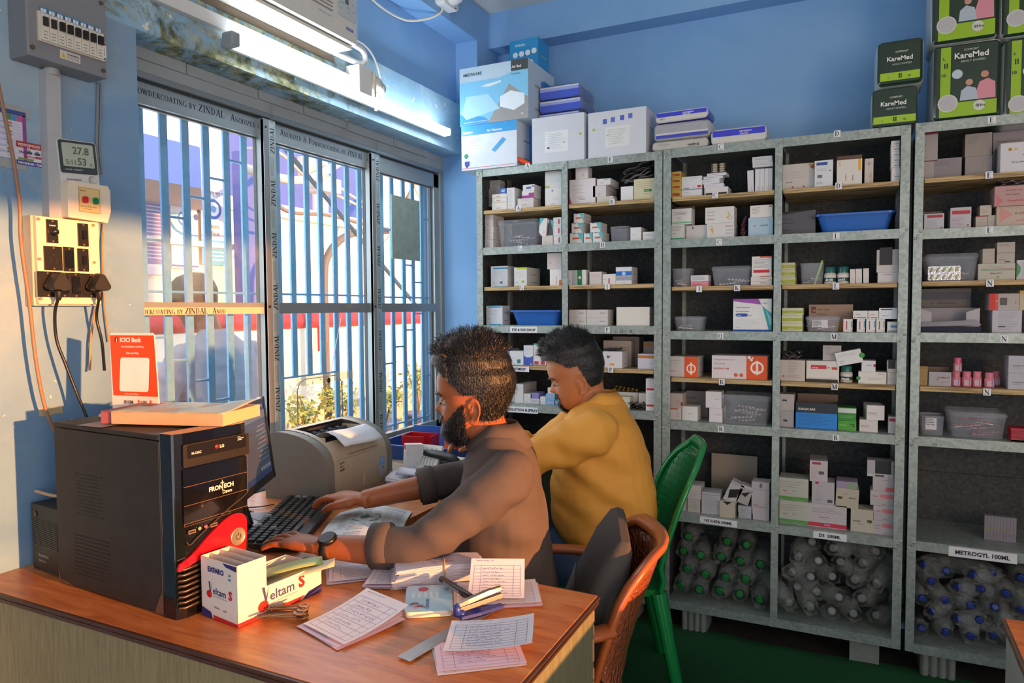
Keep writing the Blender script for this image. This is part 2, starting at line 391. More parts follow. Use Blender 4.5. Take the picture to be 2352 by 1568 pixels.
def sash(y0, y1, hatch=False, last=False):
    s = MB(); x0, x1 = XF-.035, XF-.008
    lw, rw = .03, (.045 if last else .014)
    s.bb((x0, y0, zb+.03), (x1, y0+lw, 2.012), ALU); s.bb((x0, y1-rw, zb+.03), (x1, y1, 2.012), ALU)
    s.bb((x0, y0, 1.95), (x1, y1, 2.012), ALU); s.bb((x0, y0, zb+.03), (x1, y1, zb+.075), ALU)
    s.bb((x0, y0+lw, 1.335), (x1+.003, y1-rw, 1.374), ALU)
    s.bb((x0-.002, y0+lw, 1.945), (x0+.012, y1-rw, 1.951), ALUD); s.bb((x0-.002, y1-rw-.012, zb+.07), (x0+.012, y1-rw, 1.95), ALUD)
    return s
s = sash(*panes[0]); s.bb((XF-.009, 1.28, 1.3355), (XF-.0045, 1.864, 1.358), STRIPW)
serif_on(s, 'ized & Powdercoating by ZINDAL   Anod', .0185, wallT(1.272, 1.338, XF-.004), small=.74)
serif_on(s, 'Powdercoating by ZINDAL   Anodized & P', .0225, wallT(1.375, 1.978, XF-.0075), small=.74)
s.build('sash', win, T=inv)
s = sash(*panes[1]); serif_on(s, 'L   Anodized & Powdercoating by ZINDAL   Ano', .0225, wallT(1.915, 1.978, XF-.0075), small=.74)
s.bb((XF-.008, 2.30, 1.352), (XF-.0045, 2.35, 1.371), M('#8c8d80', .6)); s.build('sash', win, T=inv)
s = sash(*panes[2], last=True); s.build('sash', win, T=inv)
# upright posts with the printed tape
for yy in (1.878, 2.49):
    s = MB(); s.bb((XF-.04, yy-.024, zb+.01), (XF+.012, yy+.034, 2.014), ALU); s.bb((XF-.0, yy-.024, zb+.02), (XF+.0135, yy-.004, 2.01), M('#a9aeb0', .3, .7))
    s.bb((XF+.01, yy+.0, zb+.02), (XF+.0145, yy+.031, 2.01), STRIP)
    k = 0
    for zz in np.arange(.80, 1.95, .183):
        serif_on(s, 'ZINDAL', .021, wallT(yy+.025, zz, XF+.015, math.pi/2))
        for j in range(3): s.bb((XF+.0145, yy+.006+j*.006, zz+.105), (XF+.0151, yy+.0075+j*.006, zz+.17), M('#6f7f92', .6))
    s.cyl((XF+.0148, yy-.014, 1.36), .005, .003, M('#1c1c1c', .5), axis='x'); s.cyl((XF+.0148, yy-.014, 1.985), .004, .003, M('#1c1c1c', .5), axis='x')
    s.build('mullion', win, T=inv, bevel=.001, seg=1)
def m_glass():
    m = bpy.data.materials.new('window_glass'); m.use_nodes = True; nt = m.node_tree; n = NT(nt); nt.nodes.remove(nt.nodes['Principled BSDF'])
    tr = n.new('BsdfTransparent'); gl = n.new('BsdfGlossy'); gl.inputs['Roughness'].default_value = .02; df = n.new('BsdfDiffuse'); df.inputs['Color'].default_value = (.8, .85, .88, 1)
    tr.inputs['Color'].default_value = (.96, .98, .98, 1)
    mx = n.new('MixShader'); mx.inputs[0].default_value = .05; n.link(tr.outputs[0], mx.inputs[1]); n.link(gl.outputs[0], mx.inputs[2])
    d = n.noise(n.coord((1, 1, 1)), 3.0, 8, .75, .6); r = n.ramp(d, [(.45, .03), (.75, .16)])
    mx2 = n.new('MixShader'); n.link(r, mx2.inputs[0]); n.link(mx.outputs[0], mx2.inputs[1]); n.link(df.outputs[0], mx2.inputs[2])
    n.link(mx2.outputs[0], nt.nodes['Material Output'].inputs['Surface']); return m
GL = m_glass()
def pane(y0, y1, z0, z1, hole=None):
    g = MB()
    if not hole: g.poly([(XF-.022, y0, z0), (XF-.022, y1, z0), (XF-.022, y1, z1), (XF-.022, y0, z1)], GL)
    else:
        hy0, hy1, hz1 = hole; X = XF-.022; r = .05
        g.poly([(X, y0, z0), (X, hy0, z0), (X, hy0, z1), (X, y0, z1)], GL); g.poly([(X, hy1, z0), (X, y1, z0), (X, y1, z1), (X, hy1, z1)], GL)
        arc = [(X, hy0, hz1-r)]+[(X, hy0+r-r*math.cos(a), hz1-r+r*math.sin(a)) for a in np.linspace(0, math.pi/2, 6)[1:]]+[(X, hy1-r+r*math.sin(a), hz1-r+r*math.cos(a)) for a in np.linspace(0, math.pi/2, 6)]
        g.poly([(X, hy0, z1)]+arc+[(X, hy1, z1)], GL)
        g.tube([(X, hy0, z0)]+arc+[(X, hy1, z0)], .002, M('#5d7478', .2, .2), n=6)
    g.build('glass_pane', win, T=inv)
for (y0, y1) in panes:
    pane(y0+.03, y1-.014, 1.374, 1.95)
pane(1.30, 1.864, .79, 1.336); pane(2.52, 3.0, .79, 1.336); pane(1.908, 2.476, .79, 1.336, hole=(2.03, 2.29, 1.082))
# marble-like sill in the recess
b = MB(); b.bb((XF-.3, 1.2, .66), (XW, YP, .714), M('#8d9492', .6, var=.1, scale=8)); structure(b.build('trim_4'), 'pale window sill')
b = MB(); b.bb((XF-.118, 3.045, .66), (XF-.105, 3.075, 2.107), M('#b8bcc0', .8)); b.bb((XF-.12, 1.20, .66), (XF-.05, 1.30, 2.107), M('#6b8ba6', .8)); structure(b.build('trim_5'), 'outer window jambs')
# ------------------------------------------------------------------ steel grille outside the glass
GB = M('#5f9cc8', .5, .1, var=.12, scale=60, bump=.2); GX = -1.95
gr = empty('window_grille', (GX, 2.2, .75)); tag(gr, 'light blue painted steel bar grille behind the window panes', 'window grille'); ginv = Matrix.Translation((-GX, -2.2, -.75))
b1 = [1.452, 1.535, 1.615, 1.696, 1.781, 1.859]; b2 = [2.018, 2.094, 2.177, 2.256, 2.342, 2.425, 2.508]; b3 = [2.668, 2.750, 2.843, 2.922, 3.004, 3.081]
for i, yy in enumerate(b1+b2+b3):
    z0 = .745
    if yy in b2[1:4]: z0 = 1.083
    s = MB(); wv = .0135 if yy != 3.081 else .016; s.bb((GX-.005, yy-wv, z0), (GX+.005, yy+wv, 2.09), GB); s.build('bar', gr, T=ginv, bevel=.001, seg=1)
s = MB()
def rung(y0, y1, z): s.tube([(GX, y0, z), (GX, y1, z)], .0045, GB, n=6)
rung(1.40, 1.90, 1.408); rung(1.97, 2.55, 1.408); rung(2.63, 3.10, 1.404); rung(1.97, 2.55, 1.958); rung(2.63, 3.1, 1.985); rung(1.40, 1.9, .760); rung(2.29, 2.55, .84); rung(2.63, 3.1, .80)
rung(2.018, 2.342, 1.087)
for ys, (v1, v2) in zip(zip(b1[:-1], b1[1:]), ((549, 776), (496, 830), (449, 878), (406, 923), (366, 960))):
    for v in (v1, v2): rung(ys[0], ys[1], at(332+46*b1.index(ys[0]), v, 'x', GX)[2])
rung(1.40, 1.452, at(332, 603, 'x', GX)[2])
for i, vv in ((0, (525, 836)), (1, (570, 797)), (2, (608, 758)), (3, (648, 720)), (4, (504, 862))):
    for v in vv: rung(b3[i], b3[i+1], at(880+24*i, v, 'x', GX)[2])
s.build('rung', gr, T=ginv)
# grey board taped on the last pane
b = MB(); b.bb((XF-.021, 2.648, 1.578), (XF-.016, 2.876, 1.865), M('#8ea39c', .7, var=.18, scale=30, bump=.3)); tag(b.build('board'), 'grey-green board stuck on the right window pane', 'board')
# ================================================================== STEEL RACKS
YS = 2.87; YD = 3.185
def m_galv():
    def f(nt, b):
        n = NT(nt); v = n.coord(); vo = n.new('TexVoronoi'); vo.inputs['Scale'].default_value = 90; n.link(v, vo.inputs['Vector'])
        col = n.mix(n.ramp(vo.outputs['Color'], [(.2, 0.0), (.8, 1.0)]), '#8f9b95', '#a5b0aa')
        dirt = n.ramp(n.noise(v, 9, 6, .7), [(.55, 0.0), (.75, 1.0)]); col = n.mix(n.mix(.6, '#000000', dirt), col, '#6f6a5c')
        n.link(col, b.inputs['Base Color']); n.bump(n.noise(v, 60, 3), b, .15, .002)
    return nodemat('galvanised_steel', f, .45, Metallic=.35)
def m_back():
    def f(nt, b):
        n = NT(nt); v = n.coord(); col = n.ramp(n.noise(v, 60, 6, .75), [(.4, '#34373a'), (.6, '#4a4d4e'), (.75, '#66655f')])
        sm = n.ramp(n.noise(v, 4, 5, .7), [(.5, 0.0), (.75, .35)]); col = n.mix(sm, col, '#5c5a54')
        n.link(col, b.inputs['Base Color'])
    return nodemat('rack_back_sheet', f, .75, Metallic=.1)
def m_ply():
    def f(nt, b):
        n = NT(nt); v = n.coord((1, 6, 60)); g = n.noise(v, 7, 4, .6, .3)
        col = n.ramp(g, [(.35, '#6d5636'), (.5, '#b79c6c'), (.7, '#cdb68a')]); n.link(col, b.inputs['Base Color'])
    return nodemat('plywood_edge', f, .7)
GALV, BACK, PLY = m_galv(), m_back(), m_ply(); TAGP = M('#dfe3e8', .6); TXT = M('#20222a', .6)
LV = {1: dict(bot=.13, r6=.544, r5=.914, w3=1.089, r4=1.271, w2=1.447, r3=1.627, w1=1.796, top=1.983),
      2: dict(bot=.131, r6=.503, r5=.882, w3=1.061, r4=1.252, w2=1.432, r3=1.623, w1=1.793, top=1.985),
      3: dict(bot=.128, r6=.505, r5=.884, w3=1.062, r4=1.254, w2=1.434, r3=1.616, w1=1.795, top=1.987)}
PX = {1: [(-1.560, -1.530), (-1.139, -1.112), (-.732, -.700)], 2: [(-.696, -.664), (-.269, -.242), (.150, .180)], 3: [(.194, .222), (.86, .89)]}
def ztag(T, s, size): return
def tagT(x, z, y=YS-.0012, rz=0): return Matrix(((1, 0, 0, x), (0, 0, -1, y), (0, 1, 0, z), (0, 0, 0, 1)))@Matrix.Rotation(rz, 4, 'Z')  # local x->+x, y->+z, normal -y
RLAB = {1: 'left steel rack beside the window, bays tagged A and B', 2: 'middle steel rack, bays tagged C and D', 3: 'right steel rack behind the desk corner, bay tagged E'}
RT = {}
for u in (1, 2, 3):
    x0, x1 = PX[u][0][0], PX[u][-1][1]; L = LV[u]
    rk = empty('steel_rack', ((x0+x1)/2, YS, 0)); tag(rk, RLAB[u], 'shelving rack', 'galvanised steel racks'); inv = Matrix.Translation((-(x0+x1)/2, -YS, 0)); RT[u] = (rk, inv)
    for j, (a, c) in enumerate(PX[u]):
        s = MB(); s.bb((a, YS-.003, .098), (c, YS, L['top']), GALV)
        if j != 1 or u == 3: s.bb((a if j == 0 else c-.003, YS, .098), (a+.003 if j == 0 else c, YS+.03, L['top']), GALV)
        else: s.bb(((a+c)/2-.0015, YS, .098), ((a+c)/2+.0015, YS+.03, L['top']), GALV)
        for k in ('r6', 'r5', 'r4', 'r3', 'top'):
            zz = L[k]-.018; s.cyl(((a+c)/2, YS-.004, zz), .004, .004, M('#8b8f8c', .4, .5), n=8, axis='y')
            s.ell(((a+c)/2+.008, YS-.003, zz+.012), (.007, .0025, .005), GALV, 7, 4); s.ell(((a+c)/2-.008, YS-.003, zz-.012), (.006, .0025, .006), GALV, 7, 4)
        s.build('post', rk, T=inv)
        s = MB(); s.bb((a, YD-.03, .098), (c, YD, L['top']), GALV); s.build('rear_post', rk, T=inv)
        pm = (a+c)/2
        if True:
            s = MB(); s.bb((pm-.001, YS+.002, .1), (pm+.001, YD, L['top']-.002), BACK); s.build('side_panel', rk, T=inv)
    s = MB(); s.bb((x0+.004, YD-.004, .1), (x1-.004, YD-.001, L['top']-.002), BACK)
    for zz in (.35, .70, 1.14, 1.52, 1.85): s.bb((x0+.01, YD-.012, zz-.004), (x1-.01, YD-.004, zz), BACK)
    s.build('back_panel', rk, T=inv)
    for k in ('bot', 'r6', 'r5', 'r4', 'r3', 'top'):
        for (p, q) in zip(PX[u][:-1], PX[u][1:]):
            s = MB(); s.bb((p[1], YS, L[k]-.034), (q[0], YS+.003, L[k]), GALV); s.bb((p[1]-.01, YS+.003, L[k]-.003), (q[0]+.01, YD-.004, L[k]), GALV)
            s.build('metal_shelf', rk, T=inv)
    for k in ('w1', 'w2', 'w3'):
        for (p, q) in zip(PX[u][:-1], PX[u][1:]):
            s = MB(); s.bb((p[1]+.003, YS+.004, L[k]-.0165), (q[0]-.003, YD-.006, L[k]), PLY); s.build('shelf_board', rk, T=inv)
def shelf_tag(u, cx, z, s, w=.022, h=.026, serif=True, size=.018, rz=0):
    rk, inv = RT[u]; t = MB(); T = tagT(cx, z, YS-.0012 if True else 0, rz)
    t.add([(-w/2, -h/2, 0), (w/2, -h/2, 0), (w/2, h/2, 0), (-w/2, h/2, 0)], [(0, 1, 2, 3)], TAGP, T)
    g = serif_geo(s) if serif else text_geo(s, .035); W = g[2]*size
    t.flat(g, size, TXT, T@Matrix.Translation((-W/2, -size*(.5 if serif else .36), .0005)))
    t.build('shelf_tag', rk, T=inv)
def tg(u, px, py, s, **k):
    p = at(px, py, 'y', YS); shelf_tag(u, p[0], p[2], s, **k)
for u, px, py, s in ((1, 1212, 381, 'A'), (1, 1402, 366, 'B'), (1, 1191, 478, 'A'), (1, 1406, 464, 'B'), (1, 1195, 570, 'G'), (1, 1384, 562, 'H'), (1, 1199, 660, 'G'), (1, 1395, 658, 'I'), (1, 1395, 757, 'P'), (1, 1403, 849, 'P'),
                     (2, 1656, 337, 'C'), (2, 1923, 307, 'D'), (2, 1643, 448, 'C'), (2, 1926, 427, 'D'), (2, 1652, 556, 'C'), (2, 1921, 542, 'L'), (2, 1606, 664, 'J'), (2, 1693, 661, 'K'), (2, 1920, 657, 'L'), (2, 1655, 771, 'Q'), (2, 1916, 773, 'M'),
                     (2, 1658, 877, 'R'), (2, 1917, 888, 'M'), (2, 1656, 985, 'R'), (2, 1920, 1005, 'R'), (3, 2278, 275, 'E'), (3, 2272, 402, 'E'), (3, 2272, 528, 'E'), (3, 2274, 650, 'N'), (3, 2307, 778, 'N'), (3, 2267, 900, 'N')):
    shelf_h = .026 if s in 'ABCDEHGLMNPQR' else .022
    tg(u, px, py, s, h=.024)
tg(1, 1203, 757, 'EYE & EAR DROP', w=.135, h=.027, serif=False, size=.0155); tg(1, 1190, 847, 'OINTMENT', w=.11, h=.024, serif=False, size=.0155)
tg(1, 1201, 941, 'SOLUTION & SPRAY', w=.15, h=.028, serif=False, size=.0165); tg(2, 1650, 1198, 'NS 0.45% 500ML', w=.145, h=.027, serif=False, size=.0155, rz=-.02)
tg(2, 1906, 1231, 'D5  500ML', w=.115, h=.027, serif=False, size=.0165, rz=-.01); tg(3, 2256, 1274, 'METROGYL 100ML', w=.2, h=.035, serif=False, size=.0195, rz=-.0)
def scrawl(u, px, py, s, size=.02, rz=0):
    rk, inv = RT[u]; p = at(px, py, 'y', YS); t = MB(); t.flat(text_geo(s), size, M('#3a3d3c', .7), tagT(p[0], p[2], YS-.0008, rz)); t.build('marker_writing', rk, T=inv)
scrawl(1, 1412, 766, '+', .022); scrawl(1, 1424, 765, 'U + X', .022); scrawl(3, 2144, 1018, 'DKO', .016, -1.57); scrawl(2, 2024, 304, 'KIES', .014, 1.57)
# concrete blocks and pipe feet under the racks
def feet(px, py0, w, ribs, lab):
    p = at(px, py0, 'y', YS+.02); h = .094; b = MB(); CB = M('#8e9089', .9, var=.15, scale=30, bump=.4)
    b.bb((p[0]-w/2, YS+.035, 0), (p[0]+w/2, YS+.16, h), CB)
    if ribs:
        for i in range(4): b.cyl((p[0]-w/2+w*(i+.5)/4, YS+.035, h/2), w/9, h, CB, n=12)
    tag(b.build('concrete_block'), lab, 'block', 'concrete blocks under the racks')
feet(1434, 1400, .10, False, 'smooth concrete block under the rack, behind the green chair legs')
feet(1592, 1425, .10, True, 'ribbed concrete block under the rack bay of green-capped bottles')
feet(1985, 1500, .10, False, 'plain grey concrete block under the right end of the middle rack')
feet(2155, 1530, .11, True, 'ribbed concrete block under the right rack')
# ================================================================== OUTSIDE THE WINDOW
OW = M('#ece8e0', .85, var=.06, scale=2, bump=.2, bscale=20); OBL = M('#4a63b8', .7, var=.08, scale=3); ORED = M('#c4323f', .6)
b = MB(); b.bb((-9, -3, -.3), (XW-.36, 14, -.05), M('#8f8a80', .9, var=.1)); structure(b.build('ground'), 'grey yard outside the window')
b = MB(); b.bb((-4.75, 1.0, -.05), (-4.6, 9.5, 1.17), M('#efe6d4', .85, var=.07, scale=2.5, bump=.2, bscale=25)); b.bb((-4.6, 1.0, -.05), (-4.56, 9.5, .42), M('#b9b0a0', .9, var=.12, scale=4))
tag(b.build('compound_wall'), 'cream painted yard wall with a grey foot, outside the window', 'wall', kind='structure')
b = MB(); b.tube([(-4.62, 1.0, 1.245), (-4.62, 9.5, 1.245)], .072, ORED, n=14)
for yy in (3.2, 5.25, 7.2): b.bb((-4.6, yy, .95), (-4.56, yy+.07, 1.2), M('#a02c38', .7))
tag(b.build('pipe'), 'thick red pipe running along the top of the yard wall', 'pipe')
b = MB(); b.bb((-6.7, -1, -.1), (-6.5, 12, 5.0), OW)
b.bb((-6.52, 5.9, 2.65), (-6.48, 8.9, 4.4), OBL, ); b.bb((-6.49, 7.35, 2.6), (-6.44, 7.62, 4.5), OW); b.bb((-6.49, 5.8, 2.5), (-6.40, 9.0, 2.65), OW)
tag(b.build('building'), 'white building with blue shutters across the yard', 'building', kind='structure')
# entrance canopy with a blue fascia on the left
b = MB(); q = [at(u, v, 'x', X) for (u, v, X) in ((327, 312, -5.0), (440, 262, -6.3), (640, 330, -6.3), (640, 400, -6.3), (440, 340, -6.3), (327, 376, -5.0))]
CAN = empty('entrance_canopy', (-5.6, 4, 2.4)); tag(CAN, 'white entrance canopy with a blue fascia, upper left of the window', 'canopy'); ci = Matrix.Translation((5.6, -4, -2.4))
b.add([(-4.6, 1.0, 2.30), (-4.6, 3.95, 2.30), (-6.5, 5.6, 2.30), (-6.5, 1, 2.30), (-4.6, 1.0, 2.62), (-4.6, 3.95, 2.62), (-6.5, 5.6, 2.62), (-6.5, 1, 2.62)], [(0, 4, 5, 1), (1, 5, 6, 2), (4, 7, 6, 5)], M('#8b9ae0', .7, var=.08, scale=2)); b.build('fascia', CAN, T=ci)
b = MB(); b.add([(-4.6, 1.0, 2.30), (-4.6, 3.95, 2.30), (-6.5, 5.6, 2.30), (-6.5, 1, 2.30)], [(0, 1, 2, 3)], M('#c9bdb6', .85)); b.build('soffit', CAN, T=ci)
b = MB(); p = at(583, 560, 'x', -5.4); b.bb((-5.5, p[1]-.16, -.05), (-5.3, p[1]+.16, 2.9), M('#5568b5', .7, var=.06)); tag(b.build('pillar'), 'blue painted pillar behind the first window pane', 'pillar', kind='structure')
b = MB(); b.bb((-5.75, 1.5, 1.0), (-5.65, 5.2, 2.28), OW); b.bb((-5.7, 2.4, 1.95), (-5.55, 5.2, 2.0), OW); tag(b.build('porch_wall'), 'white porch wall that carries the hospital posters', 'wall', kind='structure')
# posters
def poster(u0, v0, u1, v1, X, ops, lab, base='#e8e6ea'):
    a = at(u0, v0, 'x', X); c = at(u1, v1, 'x', X); w_, h_ = c[1]-a[1], a[2]-c[2]
    m = MB(); m.bb((X-.006, a[1], c[2]), (X, c[1], a[2]), base); T = wallT(a[1], c[2], X+.001)
    for op in ops:
        if op[0] == 'r':
            _, x0, y0, x1, y1, cc = op; m.add([(x0*w_, y0*h_, 0), (x1*w_, y0*h_, 0), (x1*w_, y1*h_, 0), (x0*w_, y1*h_, 0)], [(0, 1, 2, 3)], cc, T@Matrix.Translation((0, 0, .001*(1+ops.index(op)*.1))))
        elif op[0] == 'c':
            _, x0, y0, r, cc = op; m.add([(x0*w_+r*w_*math.cos(t), y0*h_+r*w_*math.sin(t), 0) for t in np.linspace(0, 2*math.pi, 24)[:-1]], [tuple(range(23))], cc, T@Matrix.Translation((0, 0, .001*(1+ops.index(op)*.1))))
        elif op[0] == 't':
            _, s, x0, y0, sz, cc = op; g = text_geo(s); m.flat(g, sz*h_, cc, T@Matrix.Translation((x0*w_, y0*h_, .004)))
    tag(m.build('poster'), lab, 'poster', 'posters on the porch wall')
lines = lambda x0, x1, ys, c, h=.012: [('r', x0, y, x1, y+h, c) for y in ys]
poster(330, 440, 386, 632, -5.6, [('r', 0, .13, 1, .96, '#8a86b4')]+lines(.08, .92, np.arange(.2, .9, .045), '#c9c8de', .016)+[('r', 0, 0, 1, .10, '#d9d7e4')], 'violet poster with a table of small print, behind the first bars')
poster(390, 438, 456, 618, -5.6, [('r', 0, .18, 1, .72, '#8fcbe6'), ('r', .02, .80, 1, .99, '#e9eef5'), ('c', .48, .66, .23, '#4d7fc4'), ('c', .48, .66, .16, '#e6edf5'), ('c', .95, .70, .1, '#4a5f8d'), ('t', 'আয়ুষ্মান', .08, .86, .085, '#5a5f92')]+lines(.05, .95, np.arange(.22, .5, .03), '#c5e4f2', .012)+[('r', 0, .02, 1, .045, '#4b66b0')], 'white and cyan poster with a round badge and Bengali headline')
poster(460, 425, 520, 610, -5.6, [('r', 0, 0, 1, .32, '#4fa9dc'), ('c', .5, .72, .34, '#4a72bd'), ('c', .5, .72, .24, '#eef1f6'), ('c', .5, .72, .12, '#79a9d6'), ('t', 'স্বাস্থ্য সাথী', .15, .90, .07, '#5a5f7a'), ('t', 'আয়ুষ্মান', .1, .47, .06, '#55586a'), ('t', 'পরিষেবা', .2, .38, .06, '#55586a')]+lines(.1, .9, (.06, .11, .16, .21, .26), '#bfe0f3', .018), 'white poster with a round blue hospital emblem')
b = MB(); a = at(344, 836, 'x', -4.3); c = at(398, 1000, 'x', -4.3); b.bb((-4.5, a[1], -.05), (-4.3, c[1], a[2]), M('#7fb3d8', .6, var=.05))
tp = MB(); a2 = at(353, 860, 'x', -4.29); c2 = at(376, 916, 'x', -4.29); T = wallT(a2[1], c2[2], -4.295); W_, H_ = c2[1]-a2[1], a2[2]-c2[2]
b.add([(0, 0, 0), (W_, 0, 0), (W_, H_, 0), (0, H_, 0)], [(0, 1, 2, 3)], '#e6df3c', T); b.add([(0, H_*.72, .001), (W_, H_*.72, .001), (W_, H_, .001), (0, H_, .001)], [(0, 1, 2, 3)], '#2d3b4a', T)
for k in range(3):
    an = math.pi/2+k*2*math.pi/3; b.add([(W_*.5+W_*.16*math.cos(an)+W_*.15*math.cos(t), H_*.38+W_*.16*math.sin(an)+W_*.15*math.sin(t), .0015) for t in np.linspace(0, 6.28, 12)[:-1]], [tuple(range(11))], '#39412a', T)
b.flat(text_geo('WARNING', .02), H_*.13, M('#e6df3c'), T@Matrix.Translation((W_*.06, H_*.80, .002)))
tag(b.build('waste_bin'), 'pale blue cabinet with a yellow biohazard sticker, outside', 'cabinet')
# diagonal strut, cables, hose, security camera, palm, plants
b = MB(); p0, p1 = at(617, 300, 'x', -2.6), at(965, 712, 'x', -2.6); p1b = at(608, 285, 'x', -2.6); b.tube([p1b, p1], .016, M('#8b8881', .6), n=4); tag(b.build('metal_strut'), 'grey diagonal metal strut crossing the middle pane outside', 'strut')
def cable(name, pts, X, r, col, lab, cat='cable'):
    b = MB(); b.tube(bez([at(u, v, 'x', X) for u, v in pts], 8), r, M(col, .6), n=6); return tag(b.build(name), lab, cat)
cable('cable', [(560, 385), (640, 408), (700, 412), (760, 385), (830, 335)], -4.0, .035, '#d6cfc2', 'thick cream cable bundle sagging across the yard')
cable('cable', [(560, 340), (640, 350), (720, 420), (840, 480)], -4.05, .012, '#c9b8a8', 'thin cream wire slanting down behind the middle pane')
cable('cable', [(600, 255), (700, 350), (780, 430), (850, 475)], -4.1, .012, '#cdbcae', 'second thin wire above the bundle, slanting to the right')
cable('cable', [(612, 395), (625, 440), (660, 485), (760, 495), (860, 520), (1010, 545)], -4.2, .016, '#77716a', 'dark wire looping along the wall behind the middle pane')
cable('hose', [(755, 980), (750, 860), (748, 760), (745, 650), (752, 590), (790, 545), (850, 530), (940, 535), (990, 555)], -4.3, .035, '#6b665f', 'thick dark hose arching over the yard wall', 'hose')
b = MB(); p = at(745, 428, 'x', -4.1); b.bb((p[0]-.1, p[1]-.13, p[2]-.06), (p[0]+.1, p[1]+.1, p[2]+.06), M('#d8d5cf', .5), TR((0, 0, 0))); b.cyl((p[0], p[1]+.12, p[2]), .05, .06, M('#44474d', .4), axis='y'); b.bb((p[0]-.02, p[1]-.3, p[2]+.02), (p[0]+.02, p[1], p[2]+.2), M('#c9c5bd', .6))
tag(b.build('security_camera'), 'white bullet security camera outside behind the middle pane', 'camera')
b = MB(); rnd = random.Random(5); PALM = M('#8f7d5a', .7, var=.2, scale=9)
_q = at(1046, 290, 'x', -5.8); b.tube([_q, (_q[0], _q[1], 1.2), (_q[0], _q[1], -.05)], .09, PALM, n=10); sp = bez([_q, at(1000, 300, 'x', -5.8), at(965, 380, 'x', -5.6), at(940, 450, 'x', -5.4), at(915, 520, 'x', -5.3)], 16); b.tube(sp, .03, PALM, n=6)
for i in range(2, len(sp)):
    for sgn in (-1, 1):
        d = Vector((rnd.uniform(-.2, .2), -.55*(.3+abs(rnd.random())) if sgn < 0 else .25, -.55-rnd.uniform(0, .3))); L = rnd.uniform(.35, .7); P = Vector(sp[i]); q = P+d*L
        b.add([P+Vector((0, 0, .02)), P-Vector((0, 0, .02)), q], [(0, 1, 2)], PALM)
tag(b.build('palm_frond'), 'dry drooping palm frond behind the right pane', 'palm')
def plant(px, py, h, lab, seed, pot=True):
    rnd = random.Random(seed); p = at(px, py, 'x', -4.1); e = empty('potted_plant', (p[0], p[1], -.05)); tag(e, lab, 'plant', 'plants along the yard wall')
    s = MB(); l = MB(); z0 = .05
    for k in range(7):
        a = rnd.uniform(0, 6.28); top = Vector((.16*math.cos(a), .2*math.sin(a), h*rnd.uniform(.7, 1)+.05)); path = bez([(0, 0, .2), (top.x*.5, top.y*.5, .2+h*.5), tuple(top)], 5); s.tube(path, .006, '#6e6a40', n=4)
        for q in range(38):
            t = rnd.uniform(.35, 1); P = Vector(path[int(t*(len(path)-1))])+Vector((rnd.gauss(0, .06), rnd.gauss(0, .06), rnd.gauss(0, .04))); u = Vector((rnd.gauss(0, 1), rnd.gauss(0, 1), rnd.gauss(0, .6))).normalized()*.035; v = Vector((rnd.gauss(0, 1), rnd.gauss(0, 1), rnd.gauss(0, 1))).normalized()*.016
            l.add([P-u, P+v, P+u, P-v], [(0, 1, 2, 3)], '#8ea35c')
    s.build('stem', e); l.build('foliage', e)
    if pot: q = MB(); q.lathe([(.10, 0), (.14, .28), (.155, .28), (.155, .31), (.12, .3)], '#5d6a8f'); q.build('pot', e)
plant(703, 1000, .62, 'leafy plant low behind the middle pane beside the printer', 1); plant(790, 985, .72, 'bushy plant behind the hose at the middle pane', 2); plant(884, 985, .6, 'sparse plant behind the left bars of the right pane', 3); plant(960, 985, .82, 'tallest plant, in a blue pot behind the right pane', 4)
# ================================================================== LAMP, AC, ELECTRICS ON THE WALL
WH = M('#dfe2e2', .4, var=.03); CR = M('#e3dccb', .45, var=.04); BLK = M('#17181a', .35, var=.1); DK = M('#26282c', .5)
tl = empty('tube_light', (-1.70, 2.2, 2.168)); tag(tl, 'lit white LED batten tube fixed across the mossy lintel', 'tube light'); ti = Matrix.Translation((1.70, -2.2, -2.168))
b = MB(); T = frame((-1.712, 1.60, 2.160), (0, 1, .002), (1, 0, 0))
b.prism([(0, -.012), (1.25, -.012), (1.25, .012), (0, .012)], .001, WH, T); b.box((.625, -.006, 0), (1.25, .014, .034), WH, T); b.build('housing', tl, T=ti)
b = MB(); em = M('#eef6ff', .4, var=0, emit=18); P0 = np.array([-1.697, 1.60, 2.165]); P1 = np.array([-1.697, 2.845, 2.166]); b.tube([P0, P0+(P1-P0)*.5, P1], .0165, em, n=16); b.build('diffuser', tl, T=ti)
b = MB(); b.box((-1.70, 1.584, 2.164), (.045, .034, .042), M('#8e979f', .5)); b.build('end_cap', tl, T=ti, bevel=.006, seg=3)
b = MB(); b.box((-1.70, 2.852, 2.166), (.03, .014, .036), WH); b.build('end_cap', tl, T=ti, bevel=.004)
b = MB(); b.bb((-1.745, -.3, 2.196), (-1.722, 2.18, 2.236), M('#cfd3d3', .5, var=.04)); tag(b.build('cable_trunking', bevel=.002), 'long white cable trunking on the lintel above the tube light', 'cable trunking')
e = empty('adaptor_box', (-1.72, 2.22, 2.2)); tag(e, 'white socket box with a plug at the end of the trunking', 'socket'); i = Matrix.Translation((1.72, -2.22, -2.2))
b = MB(); b.bb((-1.745, 2.175, 2.165), (-1.68, 2.255, 2.272), WH); b.build('socket_box', e, T=i, bevel=.004); b = MB(); b.bb((-1.745, 2.262, 2.17), (-1.675, 2.276, 2.265), CR); b.build('socket_plate', e, T=i, bevel=.002)
b = MB(); b.ell((-1.70, 2.30, 2.232), (.03, .03, .03), M('#c9cdcc', .35), 14, 10); b.ell((-1.695, 2.325, 2.217), (.028, .014, .026), M('#aeb6bb', .4), 14, 8); b.tube([(-1.70, 2.31, 2.2), (-1.705, 2.31, 2.13)], .006, CR); b.build('plug', e, T=i)
